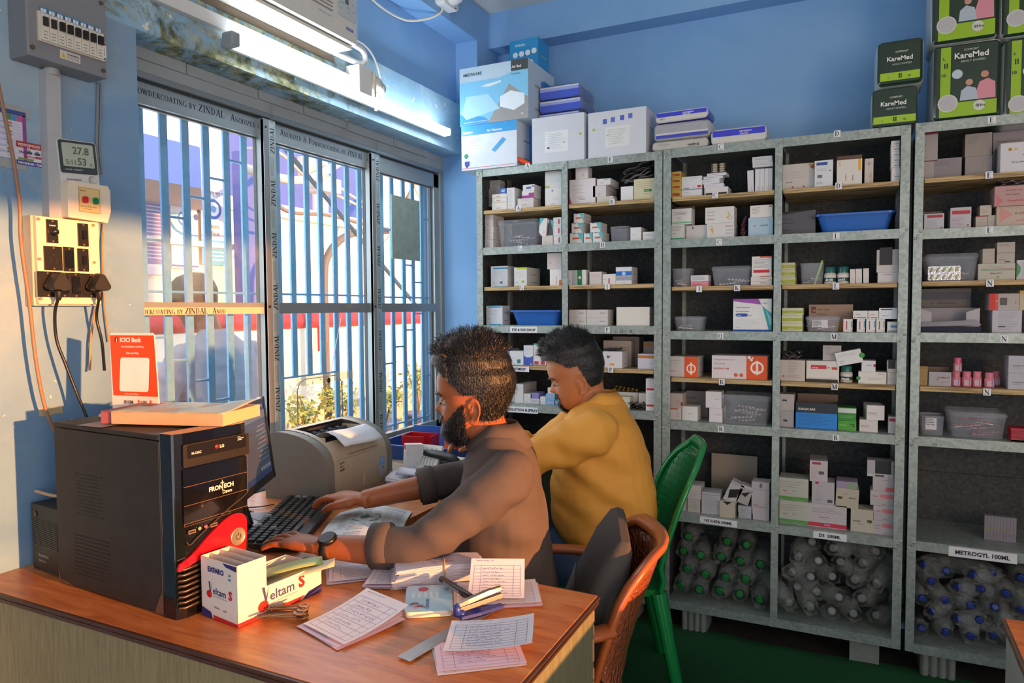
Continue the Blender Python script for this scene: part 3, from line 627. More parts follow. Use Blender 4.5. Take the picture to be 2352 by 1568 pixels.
b = MB(); b.tube(bez([(-1.73, 2.13, 2.37), (-1.72, 2.25, 2.375), (-1.725, 2.33, 2.345), (-1.735, 2.385, 2.27), (-1.735, 2.40, 2.17)], 8), .004, WH); tag(b.build('cable'), 'thin white cable curving down from the air conditioner to the tube light', 'cable')
b = MB(); b.tube(bez([(-1.66, 2.11, 2.32), (-1.66, 2.17, 2.315), (-1.68, 2.215, 2.30), (-1.70, 2.215, 2.285), (-1.72, 2.16, 2.29), (-1.74, 2.10, 2.30)], 8), .011, WH); tag(b.build('cable'), 'thick white sleeved cable looping under the air conditioner corner', 'cable')
# window air conditioner in its hole
ac = empty('air_conditioner', (-1.62, 1.8, 2.3)); tag(ac, 'white window air conditioner with a louvred grille above the lintel', 'air conditioner'); ai = Matrix.Translation((1.62, -1.8, -2.3))
ACW = M('#d3d4ce', .45, var=.04); b = MB(); ax, y0, y1, z0, z1 = -1.625, 1.50, 2.098, 2.298, 2.70
b.bb((ax-.35, y0, z0+.004), (ax, y1, z1), ACW); b.build('casing', ac, T=ai, bevel=.008, seg=2)
b = MB(); T = wallT(0, 0, ax); gx = T
b.bb((ax+.0005, y0+.01, z0+.075), (ax+.001, 1.963, z1-.02), M('#8f8f88', .6))
for k in range(22): b.bb((ax, y0+.012, z0+.078+k*.0125), (ax+.006, 1.962, z0+.085+k*.0125), ACW)
b.build('intake_grille', ac, T=ai)
b = MB(); b.bb((ax, 1.99, 2.375), (ax+.003, 2.088, 2.455), M('#b9c3c6', .4))
b.bb((ax+.003, 2.028, 2.425), (ax+.0036, 2.046, 2.442), M('#5b6469'))
for yy, zz in ((2.0, 2.44), (2.0, 2.418), (2.003, 2.398), (2.04, 2.412), (2.043, 2.397), (2.067, 2.43), (2.068, 2.405), (2.08, 2.412), (2.012, 2.44), (2.012, 2.42)): b.bb((ax+.003, yy, zz), (ax+.0037, yy+.007, zz+.006), M('#8fb0c2'))
b.bb((ax, 2.035, 2.338), (ax+.002, 2.072, 2.347), M('#4b5fb0', .4)); b.flat(text_geo('BLUE STAR', .02), .006, WH, wallT(2.037, 2.3398, ax+.0025)); b.flat(text_geo('PRECISION COOL', .01), .0085, M('#a3b3cf'), wallT(1.89, 2.352, ax+.0015)); b.build('control_panel', ac, T=ai)
b = MB()
for k in range(5): b.bb((ax+.0005, 2.02, 2.47+k*.013), (ax+.004, 2.085, 2.478+k*.013), M('#5c5f5e', .5))
b.build('outlet_louvre', ac, T=ai)
b = MB(); b.bb((ax-.12, y0, 2.288), (ax-.02, 2.09, 2.2985), M('#c5c3b8', .6)); b.build('drip_lip', ac, T=ai)
b = MB(); b.bb((-1.80, 1.40, 2.262), (-1.742, 2.11, 2.286), M('#6e6152', .8, var=.15, scale=15)); b.bb((-1.95, 1.55, 2.27), (-1.80, 2.10, 2.286), M('#584c40', .8)); tag(b.build('wooden_batten'), 'brown wooden batten under the air conditioner', 'batten')
# dome security camera on the corner beam
e = empty('dome_camera', (-1.64, 2.76, 2.70)); tag(e, 'white dome security camera on the blue beam at the top edge', 'camera'); i = Matrix.Translation((1.64, -2.76, -2.70))
b = MB(); b.prism(rrect(.13, .11, .02, 4, 2.75, 2.735), .045, WH, Matrix(((0, 0, 1, XP), (1, 0, 0, 0), (0, 1, 0, 0), (0, 0, 0, 1)))); b.cyl((XP+.0455, 2.79, 2.69), .004, .001, DK, axis='x'); b.build('mount_box', e, T=i)
b = MB(); Tm = Matrix.Translation((XP+.045, 2.75, 2.74))@Matrix.Rotation(R_(90), 4, 'Y'); b.lathe([(.05, 0), (.05, .012), (.045, .035), (.03, .055), (.012, .062)], WH, 28, Tm); b.ell((XP+.085, 2.775, 2.745), (.03, .03, .03), M('#1e2124', .1), 16, 10); b.build('dome', e, T=i)
b = MB(); b.tube(bez([(XP+.01, 2.73, 2.68), (XP+.006, 2.725, 2.655), (-1.70, 2.68, 2.62), (-1.765, 2.60, 2.60), (-1.77, 2.40, 2.60), (-1.77, 2.2, 2.66)], 8), .005, CR); tag(b.build('cable'), 'grey camera cable draped along the upper blue wall', 'cable')
# distribution box
db = empty('distribution_box', (XW, 1.07, 2.0)); tag(db, 'grey steel breaker box at the top left of the wall', 'breaker box'); di = Matrix.Translation((-XW, -1.07, -2.0))
GR = M('#7e8288', .5, .1, var=.04); b = MB(); b.bb((XW, .978, 1.925), (-1.675, 1.168, 2.30), GR); b.build('enclosure', db, T=di, bevel=.003)
b = MB(); fx = -1.6745; T = wallT(0, 0, fx)
b.bb((fx, 1.0, 1.963), (fx+.006, 1.156, 2.03), M('#c3c0b6', .5)); b.build('breaker_strip', db, T=di)
for k in range(8):
    y0 = 1.004+k*.0185; b = MB(); b.bb((fx+.006, y0, 1.966), (fx+.011, y0+.0172, 2.026), M('#cfccc0', .45)); b.bb((fx+.011, y0+.003, 1.998), (fx+.018 if k > 1 else fx+.015, y0+.0142, 2.018), BLK if k > 1 else DK)
    for j in range(3): b.bb((fx+.011, y0+.004, 1.971+j*.007), (fx+.0113, y0+.013, 1.9725+j*.007), M('#6e7072'))
    b.bb((fx+.006, y0+.001, 2.028), (fx+.0067, y0+.016, 2.041), M('#4b86b4')); b.bb((fx+.0067, y0+.002, 2.029), (fx+.0069, y0+.014, 2.037), WH); b.flat(text_geo(str(k+1), .02), .008, M('#4b6d94'), wallT(y0+.006, 2.030, fx+.0075)); b.build('breaker', db, T=di)
b = MB(); b.bb((fx+.006, 1.152, 1.965), (fx+.0068, 1.160, 2.01), WH); b.bb((fx+.0068, 1.1525, 2.002), (fx+.0072, 1.1595, 2.009), M('#b8404a')); b.bb((fx+.0068, 1.1525, 1.966), (fx+.0072, 1.1595, 1.972), M('#3f8f63')); b.bb((fx+.0068, 1.1557, 1.976), (fx+.0072, 1.1565, 1.998), DK)
b.bb((fx, 1.050, 1.940), (fx+.0008, 1.098, 1.960), M('#c9c8c2')); b.poly([(fx+.0012, 1.052, 1.943), (fx+.0012, 1.063, 1.943), (fx+.0012, 1.0575, 1.956)], M('#c8a43c')); b.flat(text_geo('WARNING', .03), .0058, DK, wallT(1.066, 1.9515, fx+.0012))
for j in range(3): b.bb((fx+.0008, 1.066, 1.943+j*.0026), (fx+.001, 1.095, 1.944+j*.0026), M('#77787c'))
b.build('warning_label', db, T=di)
for yy, zz in ((.988, 1.945), (1.155, 1.942), (1.155, 2.105)): b = MB(); b.cyl((fx+.002, yy, zz), .005, .004, M('#6d6650', .4, .6), axis='x', n=12); b.build('screw', db, T=di)
b = MB(); b.prism([(1.030, 1.40), (1.064, 1.40), (1.070, 1.92), (1.036, 1.92)], .028, M('#a8adb3', .5, var=.04), Matrix(((0, 0, 1, XW), (1, 0, 0, .006), (0, 1, 0, 0), (0, 0, 0, 1)))); b.cyl((XW+.018, 1.062, 1.925), .017, .03, M('#9da2a4', .5)); tag(b.build('conduit'), 'grey-white square conduit running down from the breaker box', 'conduit')
for dy, r, lab in ((1.182, .0038, 'thicker grey cable from the breaker box to the clock'), (1.190, .0025, 'thin grey cable beside the thicker one under the breaker box')):
    b = MB(); b.tube(bez([(XW+.005, dy+.003, 1.93), (XW+.005, dy-.001, 1.85), (XW+.005, dy-.006, 1.765), (XW+.005, dy-.002, 1.70)], 6), r, M('#6f7a86', .5)); tag(b.build('cable'), lab, 'cable')
# posters behind the conduit
def wposter(y0, z0, y1, z1, base, name, lab, fn, x=XW+.0006):
    b = MB(); T = wallT(y0, z0, x+.001); b.bb((XW, y0, z0), (x, y1, z1), base); fn(b, T, y1-y0, z1-z0); return tag(b.build(name), lab, 'poster')
def rct(b, T, x0, y0, x1, y1, c, k=0): b.add([(x0, y0, 0), (x1, y0, 0), (x1, y1, 0), (x0, y1, 0)], [(0, 1, 2, 3)], c, T@Matrix.Translation((0, 0, .0002*k)))
def f1(b, T, w, h):
    rct(b, T, 0, h*.88, w, h*.97, '#3a4a8a', 1); rct(b, T, w*.9, 0, w, h*.9, '#8a3f8f', 1)
    for j in range(3): rct(b, T, w*(.45+.15*j), h*.76, w*(.59+.15*j), h*.87, ['#3f8a5c', '#4f7fc0', '#c0507f'][j], 2)
    for j in range(12): rct(b, T, w*.45, h*(.05+.058*j), w*.6, h*(.085+.058*j), ['#d8d0a8', '#5c9a6c', '#c8604a'][j % 3], 2); rct(b, T, w*.62, h*(.055+.058*j), w*.86, h*(.075+.058*j), '#b9bedb', 2); rct(b, T, 0, h*(.05+.058*j), w*.42, h*(.08+.058*j), '#a8b0d8' if j % 2 else '#cfd4ea', 2)
    b.flat(text_geo('হেলথ', .01), h*.07, M('#e8e8f0'), T@Matrix.Translation((w*.05, h*.9, .0012)))
wposter(.93, 1.701, 1.008, 1.815, '#c9cbe0', 'poster', 'purple framed price chart taped behind the hanging cable', f1)
def f2(b, T, w, h):
    rct(b, T, 0, h*.74, w, h, '#9c3a42', 1); rct(b, T, 0, 0, w, h*.2, '#3f4a94', 1); rct(b, T, w*.05, h*.22, w*.5, h*.30, '#6f8f3c', 2); rct(b, T, w*.55, h*.35, w, h*.45, '#a04450', 2)
    b.flat(text_geo('অ্যাম্বুলেন্স পরিষেবা', .01), h*.17, M('#e8e4e8'), T@Matrix.Translation((w*.04, h*.8, .0012))); b.flat(text_geo('7001554248 / 738493', .02), h*.13, M('#e4e6f0'), T@Matrix.Translation((w*.03, h*.04, .0012)))
    b.flat(text_geo('24x7', .02), h*.14, M('#3a3f48'), T@Matrix.Translation((w*.06, h*.5, .0012))); b.flat(text_geo('পরিষেবা', .01), h*.13, M('#b04050'), T@Matrix.Translation((w*.22, h*.33, .0012)))
    for cx in (.38, .62, .86):                                  # little vans
        rct(b, T, w*(cx-.09), h*.5, w*(cx+.08), h*.6, '#3d4658', 2); rct(b, T, w*(cx-.06), h*.6, w*(cx+.04), h*.67, '#76849a', 2)
wposter(.984, 1.690, 1.060, 1.744, '#cfd3e0', 'poster', 'small ambulance sticker with a phone number, half behind the conduit', f2, x=XW+.0012)
for k, (y0, z0, y1, z1, lab) in enumerate(((.925, 1.803, 1.018, 1.828, 'dull tape strip above the price chart'), (.925, 1.678, 1.005, 1.699, 'dull tape strip below the price chart'), (1.012, 1.098, 1.068, 1.116, 'torn tape scrap low on the wall behind the tower'))):
    b = MB(); rnd = random.Random(k); n = 9; b.add([(XW+.0015, y0+(y1-y0)*j/(n-1), z1+rnd.uniform(-.002, .002)-.008*j/(n-1)*(k == 0)) for j in range(n)]+[(XW+.0015, y0+(y1-y0)*j/(n-1), z0+rnd.uniform(-.002, .002)-.008*j/(n-1)*(k == 0)) for j in range(n)], [(j, n+j, n+j+1, j+1) for j in range(n-1)], M('#98a0a4' if k < 2 else '#b3a888', .5)); tag(b.build('tape'), lab, 'tape')
# clock and thermometer
T = Matrix.Translation((XW+.012, 1.112, 1.712))@Matrix.Rotation(R_(4.5), 4, 'X')@Matrix.Rotation(R_(0), 4, 'Z'); e = empty('digital_clock', T=T); tag(e, 'white digital thermometer clock leaning on the wall above the switch', 'clock')
TT = Matrix(((0, 0, 1, 0), (1, 0, 0, 0), (0, 1, 0, 0), (0, 0, 0, 1)))
b = MB(); b.prism(rrect(.098, .108, .008), .022, M('#c7cacb', .4), TT@Matrix.Translation((0, 0, -.005))); b.build('case', e)
b = MB(); b.prism(rrect(.092, .078, .005, 4, 0, .013), .002, M('#3b4346', .4), TT@Matrix.Translation((0, 0, .017))); b.prism(rrect(.078, .056, .003, 4, 0, .018), .0006, M('#a6b5a4', .25), TT@Matrix.Translation((0, 0, .019)))
INKL = M('#56625c', .5)
b.flat(text_geo('27.8', .02), .024, INKL, TT@Matrix.Translation((-.014, .021, .0205))); b.flat(text_geo('53', .02), .024, INKL, TT@Matrix.Translation((-.004, -.005, .0205))); b.flat(text_geo('5:11', .01), .016, INKL, TT@Matrix.Translation((-.033, -.005, .0205))); b.flat(text_geo('%', .01), .008, INKL, TT@Matrix.Translation((.027, -.005, .0205))); b.flat(text_geo('CLOCK / HUMIDITY', .01), .005, M('#c9cdcb'), TT@Matrix.Translation((-.036, -.019, .0195))); b.build('display', e)
b = MB(); b.flat(text_geo('Aptechdeals', .02), .0075, M('#5c6064'), TT@Matrix.Translation((-.035, -.043, .0175))); b.lathe([(.0105, 0), (.0105, .0012), (.0095, .0016), (.0095, .0004), (0, .0004)], M('#b4b8b9', .35), 24, TT@Matrix.Translation((.03, -.039, .017))); b.build('clock_badge', e)
# motor starter switch
e = empty('starter_switch', (XW, 1.12, 1.615)); tag(e, 'cream starter box with a red and a green button, below the clock', 'switch'); i = Matrix.Translation((-XW, -1.12, -1.615))
CRS = M('#ddd2bf', .4, var=.03); b = MB(); b.prism([(1.066, 1.574), (1.165, 1.570), (1.174, 1.60), (1.174, 1.650), (1.168, 1.662), (1.07, 1.662), (1.066, 1.65)], .055, CRS, Matrix(((0, 0, 1, XW), (1, 0, 0, 0), (0, 1, 0, 0), (0, 0, 0, 1)))); b.build('housing', e, T=i, bevel=.005, seg=3)
b = MB(); fx = XW+.0555; b.bb((fx, 1.092, 1.590), (fx+.0008, 1.146, 1.650), M('#b99a5c', .5)); b.bb((fx+.0008, 1.094, 1.592), (fx+.0012, 1.144, 1.648), M('#d2bd84', .5)); b.flat(text_geo('Single Phase Motor Starter', .01), .0038, DK, wallT(1.095, 1.603, fx+.0014)); b.flat(text_geo('1.5 H.P. 240 V~', .01), .0038, DK, wallT(1.102, 1.597, fx+.0014)); b.flat(text_geo('MUNU', .01), .005, M('#aa3333'), wallT(1.096, 1.640, fx+.0014)); b.build('name_plate', e, T=i)
for yy, c in ((1.106, '#c4232c'), (1.132, '#17794a')): b = MB(); b.prism(rrect(.0125, .016, .004, 4), .007, M(c, .3), wallT(yy, 1.620, fx)); b.build('push_button', e, T=i)
# switchboard
e = empty('switchboard', (XW, 1.07, 1.47)); tag(e, 'cream wooden switchboard with black sockets and rocker switches', 'switchboard'); i = Matrix.Translation((-XW, -1.07, -1.47))
b = MB(); b.bb((XW, .992, 1.362), (-1.712, 1.146, 1.572), M('#c9b9a2', .6, var=.1)); b.bb((-1.7125, .997, 1.366), (-1.70, 1.148, 1.570), M('#e6d5bc', .45, var=.03)); b.build('board', e, T=i, bevel=.002)
def sbp(px, py): p = at(px, py, 'x', -1.70); return p[1], p[2]
def module(name, x0, y0, x1, y1, kind):                        # pixel corners inside the zoomed crop
    c = lambda u, v: sbp(50+u*210/1372, 480+v*240/1568)
    (a, z1), (cc, z0) = c(x0, y0), c(x1, y1); zb_, zt_ = z0, z1; b = MB(); X = -1.6995
    b.bb((X, a, zb_), (X+.004, cc, zt_), BLK)
    mid = (a+cc)/2; sc = M('#b08a4a', .3, .7)
    for zz in (zt_-.004, zb_+.004): b.cyl((X+.0045, mid, zz), .0022, .002, sc, axis='x', n=8)
    if kind == 'rocker': b.add([(X+.004, a+.003, zb_+.009), (X+.004, cc-.003, zb_+.009), (X+.009, cc-.003, zb_+.010), (X+.009, a+.003, zb_+.010), (X+.004, a+.003, zt_-.009), (X+.004, cc-.003, zt_-.009), (X+.006, cc-.003, zt_-.009), (X+.006, a+.003, zt_-.009)], [(0, 1, 2, 3), (3, 2, 6, 7), (0, 3, 7, 4), (1, 5, 6, 2), (7, 6, 5, 4)], M('#101113', .25))
    if kind == 'toggle': b.prism(rrect(.009, .022, .004, 4), .006, M('#141517', .25), wallT(mid, (zb_+zt_)/2, X+.004))
    if kind == 'knob': b.lathe([(.008, 0), (.009, .008), (.006, .012), (0, .013)], M('#1b1d1c', .25), 18, wallT(mid+.002, (zb_+zt_)/2-.001, X+.004)); b.flat(text_geo('Loxmi', .02), .0055, WH, wallT(mid-.007, (zb_+zt_)/2+.012, X+.0045))
    if kind == 'socket':
        for dy, dz, r in ((0, .008, .003), (-.007, -.002, .0022), (.007, -.002, .0022), (-.007, -.008, .0025), (.007, -.008, .0025)): b.cyl((X+.0042, mid+dy, (zb_+zt_)/2+dz), r, .001, M('#050505', .6), axis='x', n=10)
    b.build(name, e, T=i)
module('knob_switch', 355, 150, 535, 515, 'knob'); module('toggle_switch', 828, 210, 990, 565, 'toggle'); module('socket', 318, 550, 600, 925, 'socket'); module('rocker_switch', 610, 565, 780, 940, 'rocker'); module('toggle_switch', 825, 590, 995, 940, 'toggle')
module('socket', 222, 930, 520, 1320, 'socket'); module('rocker_switch', 530, 950, 705, 1325, 'rocker'); module('rocker_switch', 705, 955, 880, 1328, 'rocker'); module('socket', 880, 965, 1160, 1330, 'socket')
for u, v in ((243, 148), (1066, 243), (262, 748), (1083, 800), (282, 1345)):
    yy, zz = sbp(50+u*210/1372, 480+v*240/1568); b = MB(); b.cyl((-1.699, yy, zz), .0038, .003, M('#9b8f7a', .4, .5), axis='x', n=12); b.build('screw', e, T=i)
def plug(px, py, path, lab):
    y, z = sbp(px, py); e = empty('power_plug', (-1.68, y, z)); tag(e, lab, 'plug', 'black plugs in the switchboard'); b = MB(); tri = []
    for k in range(3):
        a0 = math.pi/2+k*2*math.pi/3
        for t in np.linspace(-1, 1, 6): tri.append((.016*math.cos(a0)+.009*math.cos(a0+t), .016*math.sin(a0)+.009*math.sin(a0+t)))
    rings = []
    for s_, d in ((.8, -.016), (1.0, -.010), (1.05, .0), (1.0, .016), (.9, .022)): rings.append([(d, p[0]*s_, p[1]*s_) for p in tri])
    b.loft(rings, M('#1d1f20', .45)); b.build('plug_body', e)
    b = MB(); b.tube([(.006, 0, -.02), (.006, 0, -.032), (.004, 0, -.04)], [.008, .0075, .005], M('#141516', .5), n=10); b.build('cord_collar', e)
    b = MB(); pts = [(-1.676, y, z-.035)]+[tuple(at(u, v, 'x', X)) for u, v, X in path]; b.tube(bez(pts, 8), .0036, M('#101112', .4), n=8); b.build('power_cord', e, T=Matrix.Translation((1.68, -y, -z)))
plug(118, 650, [(126, 720, -1.69), (130, 780, -1.70), (150, 835, -1.69), (175, 900, -1.68), (198, 955, -1.66), (205, 990, -1.66)], 'black triangular plug in the left socket, cord down behind the tower'); plug(212, 652, [(222, 730, -1.70), (234, 785, -1.69), (240, 850, -1.66)], 'black triangular plug in the right socket, cord behind the orange stand')
def wcable(pts, X, r, col, lab, nm='cable'):
    b = MB(); b.tube(bez([at(u, v, 'x', X) for u, v in pts], 8), r, M(col, .5, var=.15, scale=90), n=8); return tag(b.build(nm), lab, 'cable')
wcable([(-12, 150), (0, 215), (18, 300), (33, 380), (45, 470), (47, 540), (55, 610), (68, 700), (80, 810), (95, 900), (112, 960), (135, 1005)], -1.70, .0042, '#8f6a52', 'long brown cable hanging at the far left edge of the wall')
wcable([(238, 512), (235, 560), (236, 620), (240, 700), (250, 785)], -1.735, .0022, '#a07a50', 'thin tan cable hanging right of the switchboard')
wcable([(222, 700), (214, 740), (208, 785), (206, 850)], -1.73, .003, '#b07f55', 'short tan cable below the switchboard beside the plug cord')
# ================================================================== DESKS
def m_desk():
    def f(nt, b):
        n = NT(nt); g = n.noise(n.coord((1.2, 9, 1)), 6, 6, .65, .6); col = n.ramp(g, [(.3, '#a35a2c'), (.5, '#c0723c'), (.72, '#d38c50')])
        w_ = n.ramp(n.noise(n.coord(), 3.2, 6, .7), [(.56, 0.0), (.68, .55)]); col = n.mix(w_, col, '#c99160')
        sc = n.ramp(n.noise(n.coord((20, 3, 1)), 9, 4, .7), [(.68, 0.0), (.72, .5)]); col = n.mix(sc, col, '#8a5832')
        n.link(col, b.inputs['Base Color']); n.bump(g, b, .06, .002)
    return nodemat('brown_laminate', f, .32)
def m_panel():
    def f(nt, b):
        n = NT(nt); g = n.noise(n.coord((18, 18, 1.2)), 9, 6, .75); col = n.ramp(g, [(.3, '#5b5a3d'), (.5, '#6e6f56'), (.7, '#7d8069')])
        n.link(col, b.inputs['Base Color']); n.bump(g, b, .15, .002)
    return nodemat('olive_panel', f, .55)
DESK, PANEL = m_desk(), m_panel(); EDGE = M('#3f2a22', .45, var=.25, scale=30, bump=.3); ZD = .75
def desk_edge(b, pts, z0, z1, m=EDGE, w=.006):                  # worn laminated edge band of several plies
    P = [np.array(p) for p in pts]; k = 4; rnd = random.Random(1)
    for a, c in zip(P[:-1], P[1:]):
        d = (c-a)/np.linalg.norm(c-a); nrm = np.array([d[1], -d[0]]); L = np.linalg.norm(c-a)
        for j in range(k):
            o = .0008+(.0022 if j % 2 else .0)+.001*j; h0 = z0+(z1-z0)*j/k; h1 = z0+(z1-z0)*(j+1)/k-.0007
            n = max(2, int(L/.05)); q0 = [a+d*L*t/n+nrm*(o+rnd.uniform(0, .0012)) for t in range(n+1)]; q1 = [a+d*L*t/n-nrm*.004 for t in range(n+1)]
            V = [(*p, h1) for p in q0]+[(*p, h0) for p in q0]+[(*p, h1) for p in q1]
            F = [(i, i+1, n+2+i, n+1+i) for i in range(n)]+[(2*n+2+i, 2*n+3+i, i+1, i) for i in range(n)]; b.add(V, F, m)
e = empty('desk', (-1.2, 1.1, 0)); tag(e, 'worn brown laminate desk with olive side panels, in the foreground', 'desk'); i = Matrix.Translation((1.2, -1.1, 0))
b = MB(); b.prism([(XW+.002, .853), (-.468, .853), (-.468, 1.372), (-1.13, 1.395), (-1.13, 1.975), (XW+.002, 1.975)], .019, DESK, Matrix.Translation((0, 0, ZD-.019))); b.build('tabletop', e, T=i)
b = MB(); desk_edge(b, [(XW+.002, .853), (-.468, .853), (-.468, 1.372), (-1.13, 1.395)], ZD-.021, ZD-.0005); b.build('edge_band', e, T=i)
b = MB(); b.bb((XW+.01, .858, .008), (-.474, .873, ZD-.019), PANEL); b.build('front_panel', e, T=i)
b = MB(); b.bb((-.489, .873, .008), (-.474, 1.366, ZD-.019), PANEL); rnd = random.Random(4); WD = M('#c08a52', .8, var=.2, scale=60)
zz = ZD-.03
while zz > .3: hh = rnd.uniform(.015, .05); b.bb((-.4745, 1.366-rnd.uniform(.002, .007), zz-hh), (-.4725, 1.3665, zz), WD); zz -= hh+rnd.uniform(0, .02)
b.build('side_panel', e, T=i)
b = MB(); b.bb((-1.14, 1.37, .008), (-1.125, 1.96, ZD-.019), PANEL); b.build('side_panel', e, T=i)
e = empty('window_counter', (-1.4, 2.4, 0)); tag(e, 'scuffed pale wooden counter under the window behind the printer', 'counter'); i = Matrix.Translation((1.4, -2.4, 0)); ZK = .785
def m_counter():
    def f(nt, b):
        n = NT(nt); g = n.noise(n.coord((2, 8, 1)), 5, 6, .7, .5); n.link(n.ramp(g, [(.3, '#7f6b57'), (.5, '#a3927e'), (.7, '#b9ac9b')]), b.inputs['Base Color'])
    return nodemat('scuffed_counter', f, .5)
b = MB(); b.prism([(XW+.002, 1.985), (-1.10, 1.985), (-1.02, 2.80), (XW+.002, 2.80)], .024, m_counter(), Matrix.Translation((0, 0, ZK-.024))); b.build('countertop', e, T=i)
b = MB(); b.bb((XW+.01, 1.99, .008), (-1.12, 2.005, ZK-.05), PANEL); b.bb((XW+.01, 1.988, ZK-.075), (-1.11, 2.0, ZK-.03), M('#8f7c63', .6, var=.15)); b.build('front_panel', e, T=i)
b = MB(); b.bb((-1.14, 2.005, .008), (-1.125, 2.79, ZK-.03), PANEL); b.build('side_panel', e, T=i)
# desk corner at the right edge of the picture
e = empty('desk', (.5, 1.4, 0)); tag(e, 'corner of a second desk with an orange-brown top at the lower right edge', 'desk'); i = Matrix.Translation((-.5, -1.4, 0))
b = MB(); b.prism([(.262, .9), (1.3, .9), (1.3, 1.57), (.275, 1.598)], .019, DESK, Matrix.Translation((0, 0, ZD-.019))); b.build('tabletop', e, T=i)
b = MB(); desk_edge(b, [(1.3, 1.57), (.275, 1.598), (.262, .9)], ZD-.021, ZD-.0005, M('#6b5444', .5, var=.2, scale=40)); b.build('edge_band', e, T=i)
b = MB(); b.bb((.275, .9, .008), (.29, 1.585, ZD-.019), M('#8d9b95', .6, var=.08, scale=12)); b.build('side_panel', e, T=i); b = MB(); b.bb((.29, 1.57, .008), (1.29, 1.585, ZD-.019), M('#8d9b95', .6, var=.08)); b.build('back_panel', e, T=i)
# ================================================================== COMPUTER TOWER
TT = Matrix.Translation((-1.565, .938, ZD))@Matrix.Rotation(R_(-3.2), 4, 'Z')
e = empty('computer_tower', T=TT); tag(e, 'black computer tower with a red swoosh and round silver power button', 'computer')
TH, TW = .358, .178; MET = M('#352e29', .55, .25, var=.25, scale=25); GLB = M('#0e0d0d', .12, var=.1, coat=.6)
b = MB(); b.bb((0, 0, .004), (.362, TW, TH-.012), MET); b.bb((0, 0, TH-.0105), (.362, TW, TH), MET)
RV = M('#6a4a38', .7, .2, var=.2, scale=60)
b.poly([(.335, -.0006, .004), (.362, -.0006, .004), (.362, -.0006, .05), (.352, -.0006, .036)], RV); b.poly([(.0, -.0006, .004), (.06, -.0006, .004), (.04, -.0006, .01), (.008, -.0006, .012), (0, -.0006, .04)], RV)
hole = M('#0b0a0a', .9)
def disc(b, x, z, r, m, y=-.0008, n=8): b.add([(x+r*math.cos(t), y, z+r*math.sin(t)) for t in np.arange(n)*2*math.pi/n], [tuple(range(n))], m)
for r_ in range(12):
    for c_ in range(12):
        if r_ in (0, 1, 10, 11) and (c_ < 2 or c_ > 9) and not ((r_ in (0, 11)) and c_ in (0, 11)): continue
        if r_ in (0, 11) and c_ in (1, 10): continue
        disc(b, .083+c_*.0078, .168+r_*.0078, .0018 if (r_ in (0, 11) and c_ in (0, 11)) else .0013, hole)
for r_ in range(11):
    for c_ in range(17): disc(b, .066+c_*.0078, .036+r_*.0084, .0016, hole)
b.build('case', e, bevel=.0015, seg=1)
b = MB(); bz = [(.362, 0), (.362, TW), (.398, TW-.002), (.406, TW-.02), (.408, TW*.5), (.406, .02), (.398, .002)]; b.prism(bz[::-1], TH+.004, GLB, Matrix.Translation((0, 0, 0))); fb = b.build('front_bezel', e, bevel=.004, seg=3)
FX = .4085; FT = Matrix(((0, 0, 1, FX), (1, 0, 0, 0), (0, 1, 0, 0), (0, 0, 0, 1)))       # local x->+y across the front, y->+z
GOLD = M('#7a5c42', .4, .3); W2 = M('#cfc8c0', .5); MATB = M('#1a1817', .45, var=.15)
b = MB(); b.prism(rrect(.156, .045, .003, 3, TW/2+.006, .318), .003, MATB, FT); b.prism(rrect(.138, .026, .003, 3, TW/2+.006, .325), .0045, M('#141312', .3), FT)
b.flat(text_geo('M-DISC', .02), .0068, W2, FT@Matrix.Translation((.034, .319, .0052))); b.lathe([(.0042, 0), (.0042, .0006), (0, .0006)], M('#c2202f', .4), 18, FT@Matrix.Translation((.092, .325, .0045))); b.flat(text_geo('LG', .04), .0088, W2, FT@Matrix.Translation((.0985, .3215, .0052)))
for k, (a, c) in enumerate(((.142, .153), (.144, .158), (.142, .15))): b.bb((FX+.0046, a, .329+k*.003), (FX+.005, c, .3303+k*.003), W2)
b.prism(rrect(.01, .004, .001, 2, .146, .307), .0045, M('#2a2623', .3), FT); b.build('optical_drive', e)
for k, (z0, z1) in enumerate(((.258, .292), (.221, .2565), (.186, .2195))): b = MB(); b.bb((FX-.002, .016, z0), (FX+.002, TW-.012, z1), GLB); b.bb((FX+.0021, .016, z0-.0008), (FX+.0024, TW-.012, z0+.0003), GOLD); b.build('drive_bay_cover', e)
b = MB(); b.flat(text_geo('FRON', .045), .0125, W2, FT@Matrix.Translation((.073, .2365, .0023))); b.flat(text_geo('ECH', .045), .0125, W2, FT@Matrix.Translation((.1085, .2365, .0023))); b.add([(0, 0, 0), (.0022, 0, 0), (.0030, .016, 0), (.0006, .022, 0)], [(0, 1, 2, 3)], W2, FT@Matrix.Translation((.1035, .2335, .0023))); b.bb((FX+.002, .1005, .2475), (FX+.0023, .109, .2493), W2); b.flat(text_geo('Dawn', .02), .0098, W2, FT@Matrix.Translation((.105, .2258, .0023))); b.build('badge', fb)
b = MB()
for (a, c, z0, z1) in ((.016, .122, .2015, .2023), (.016, .122, .1805, .1812), (.1215, .1225, .1805, .2023), (.016, .0168, .1805, .2023)): b.bb((FX+.0008, a, z0), (FX+.0016, c, z1), GOLD)
b.build('floppy_bay', e)
for a, w_ in ((.024, .016), (.074, .016)): b = MB(); b.bb((FX+.0005, a, .164), (FX+.003, a+w_, .1715), M('#8a735c', .4, .5)); b.bb((FX+.003, a+.002, .1665), (FX+.0034, a+w_-.002, .169), hole); b.build('usb_port', fb)
for a, c in ((.050, '#7d9a52'), (.064, '#b5526a')): b = MB(); b.lathe([(.0036, 0), (.0036, .002), (.0018, .002), (.0015, .0005)], M(c, .3), 14, FT@Matrix.Translation((a, .169, .0005))); b.build('audio_jack', fb)
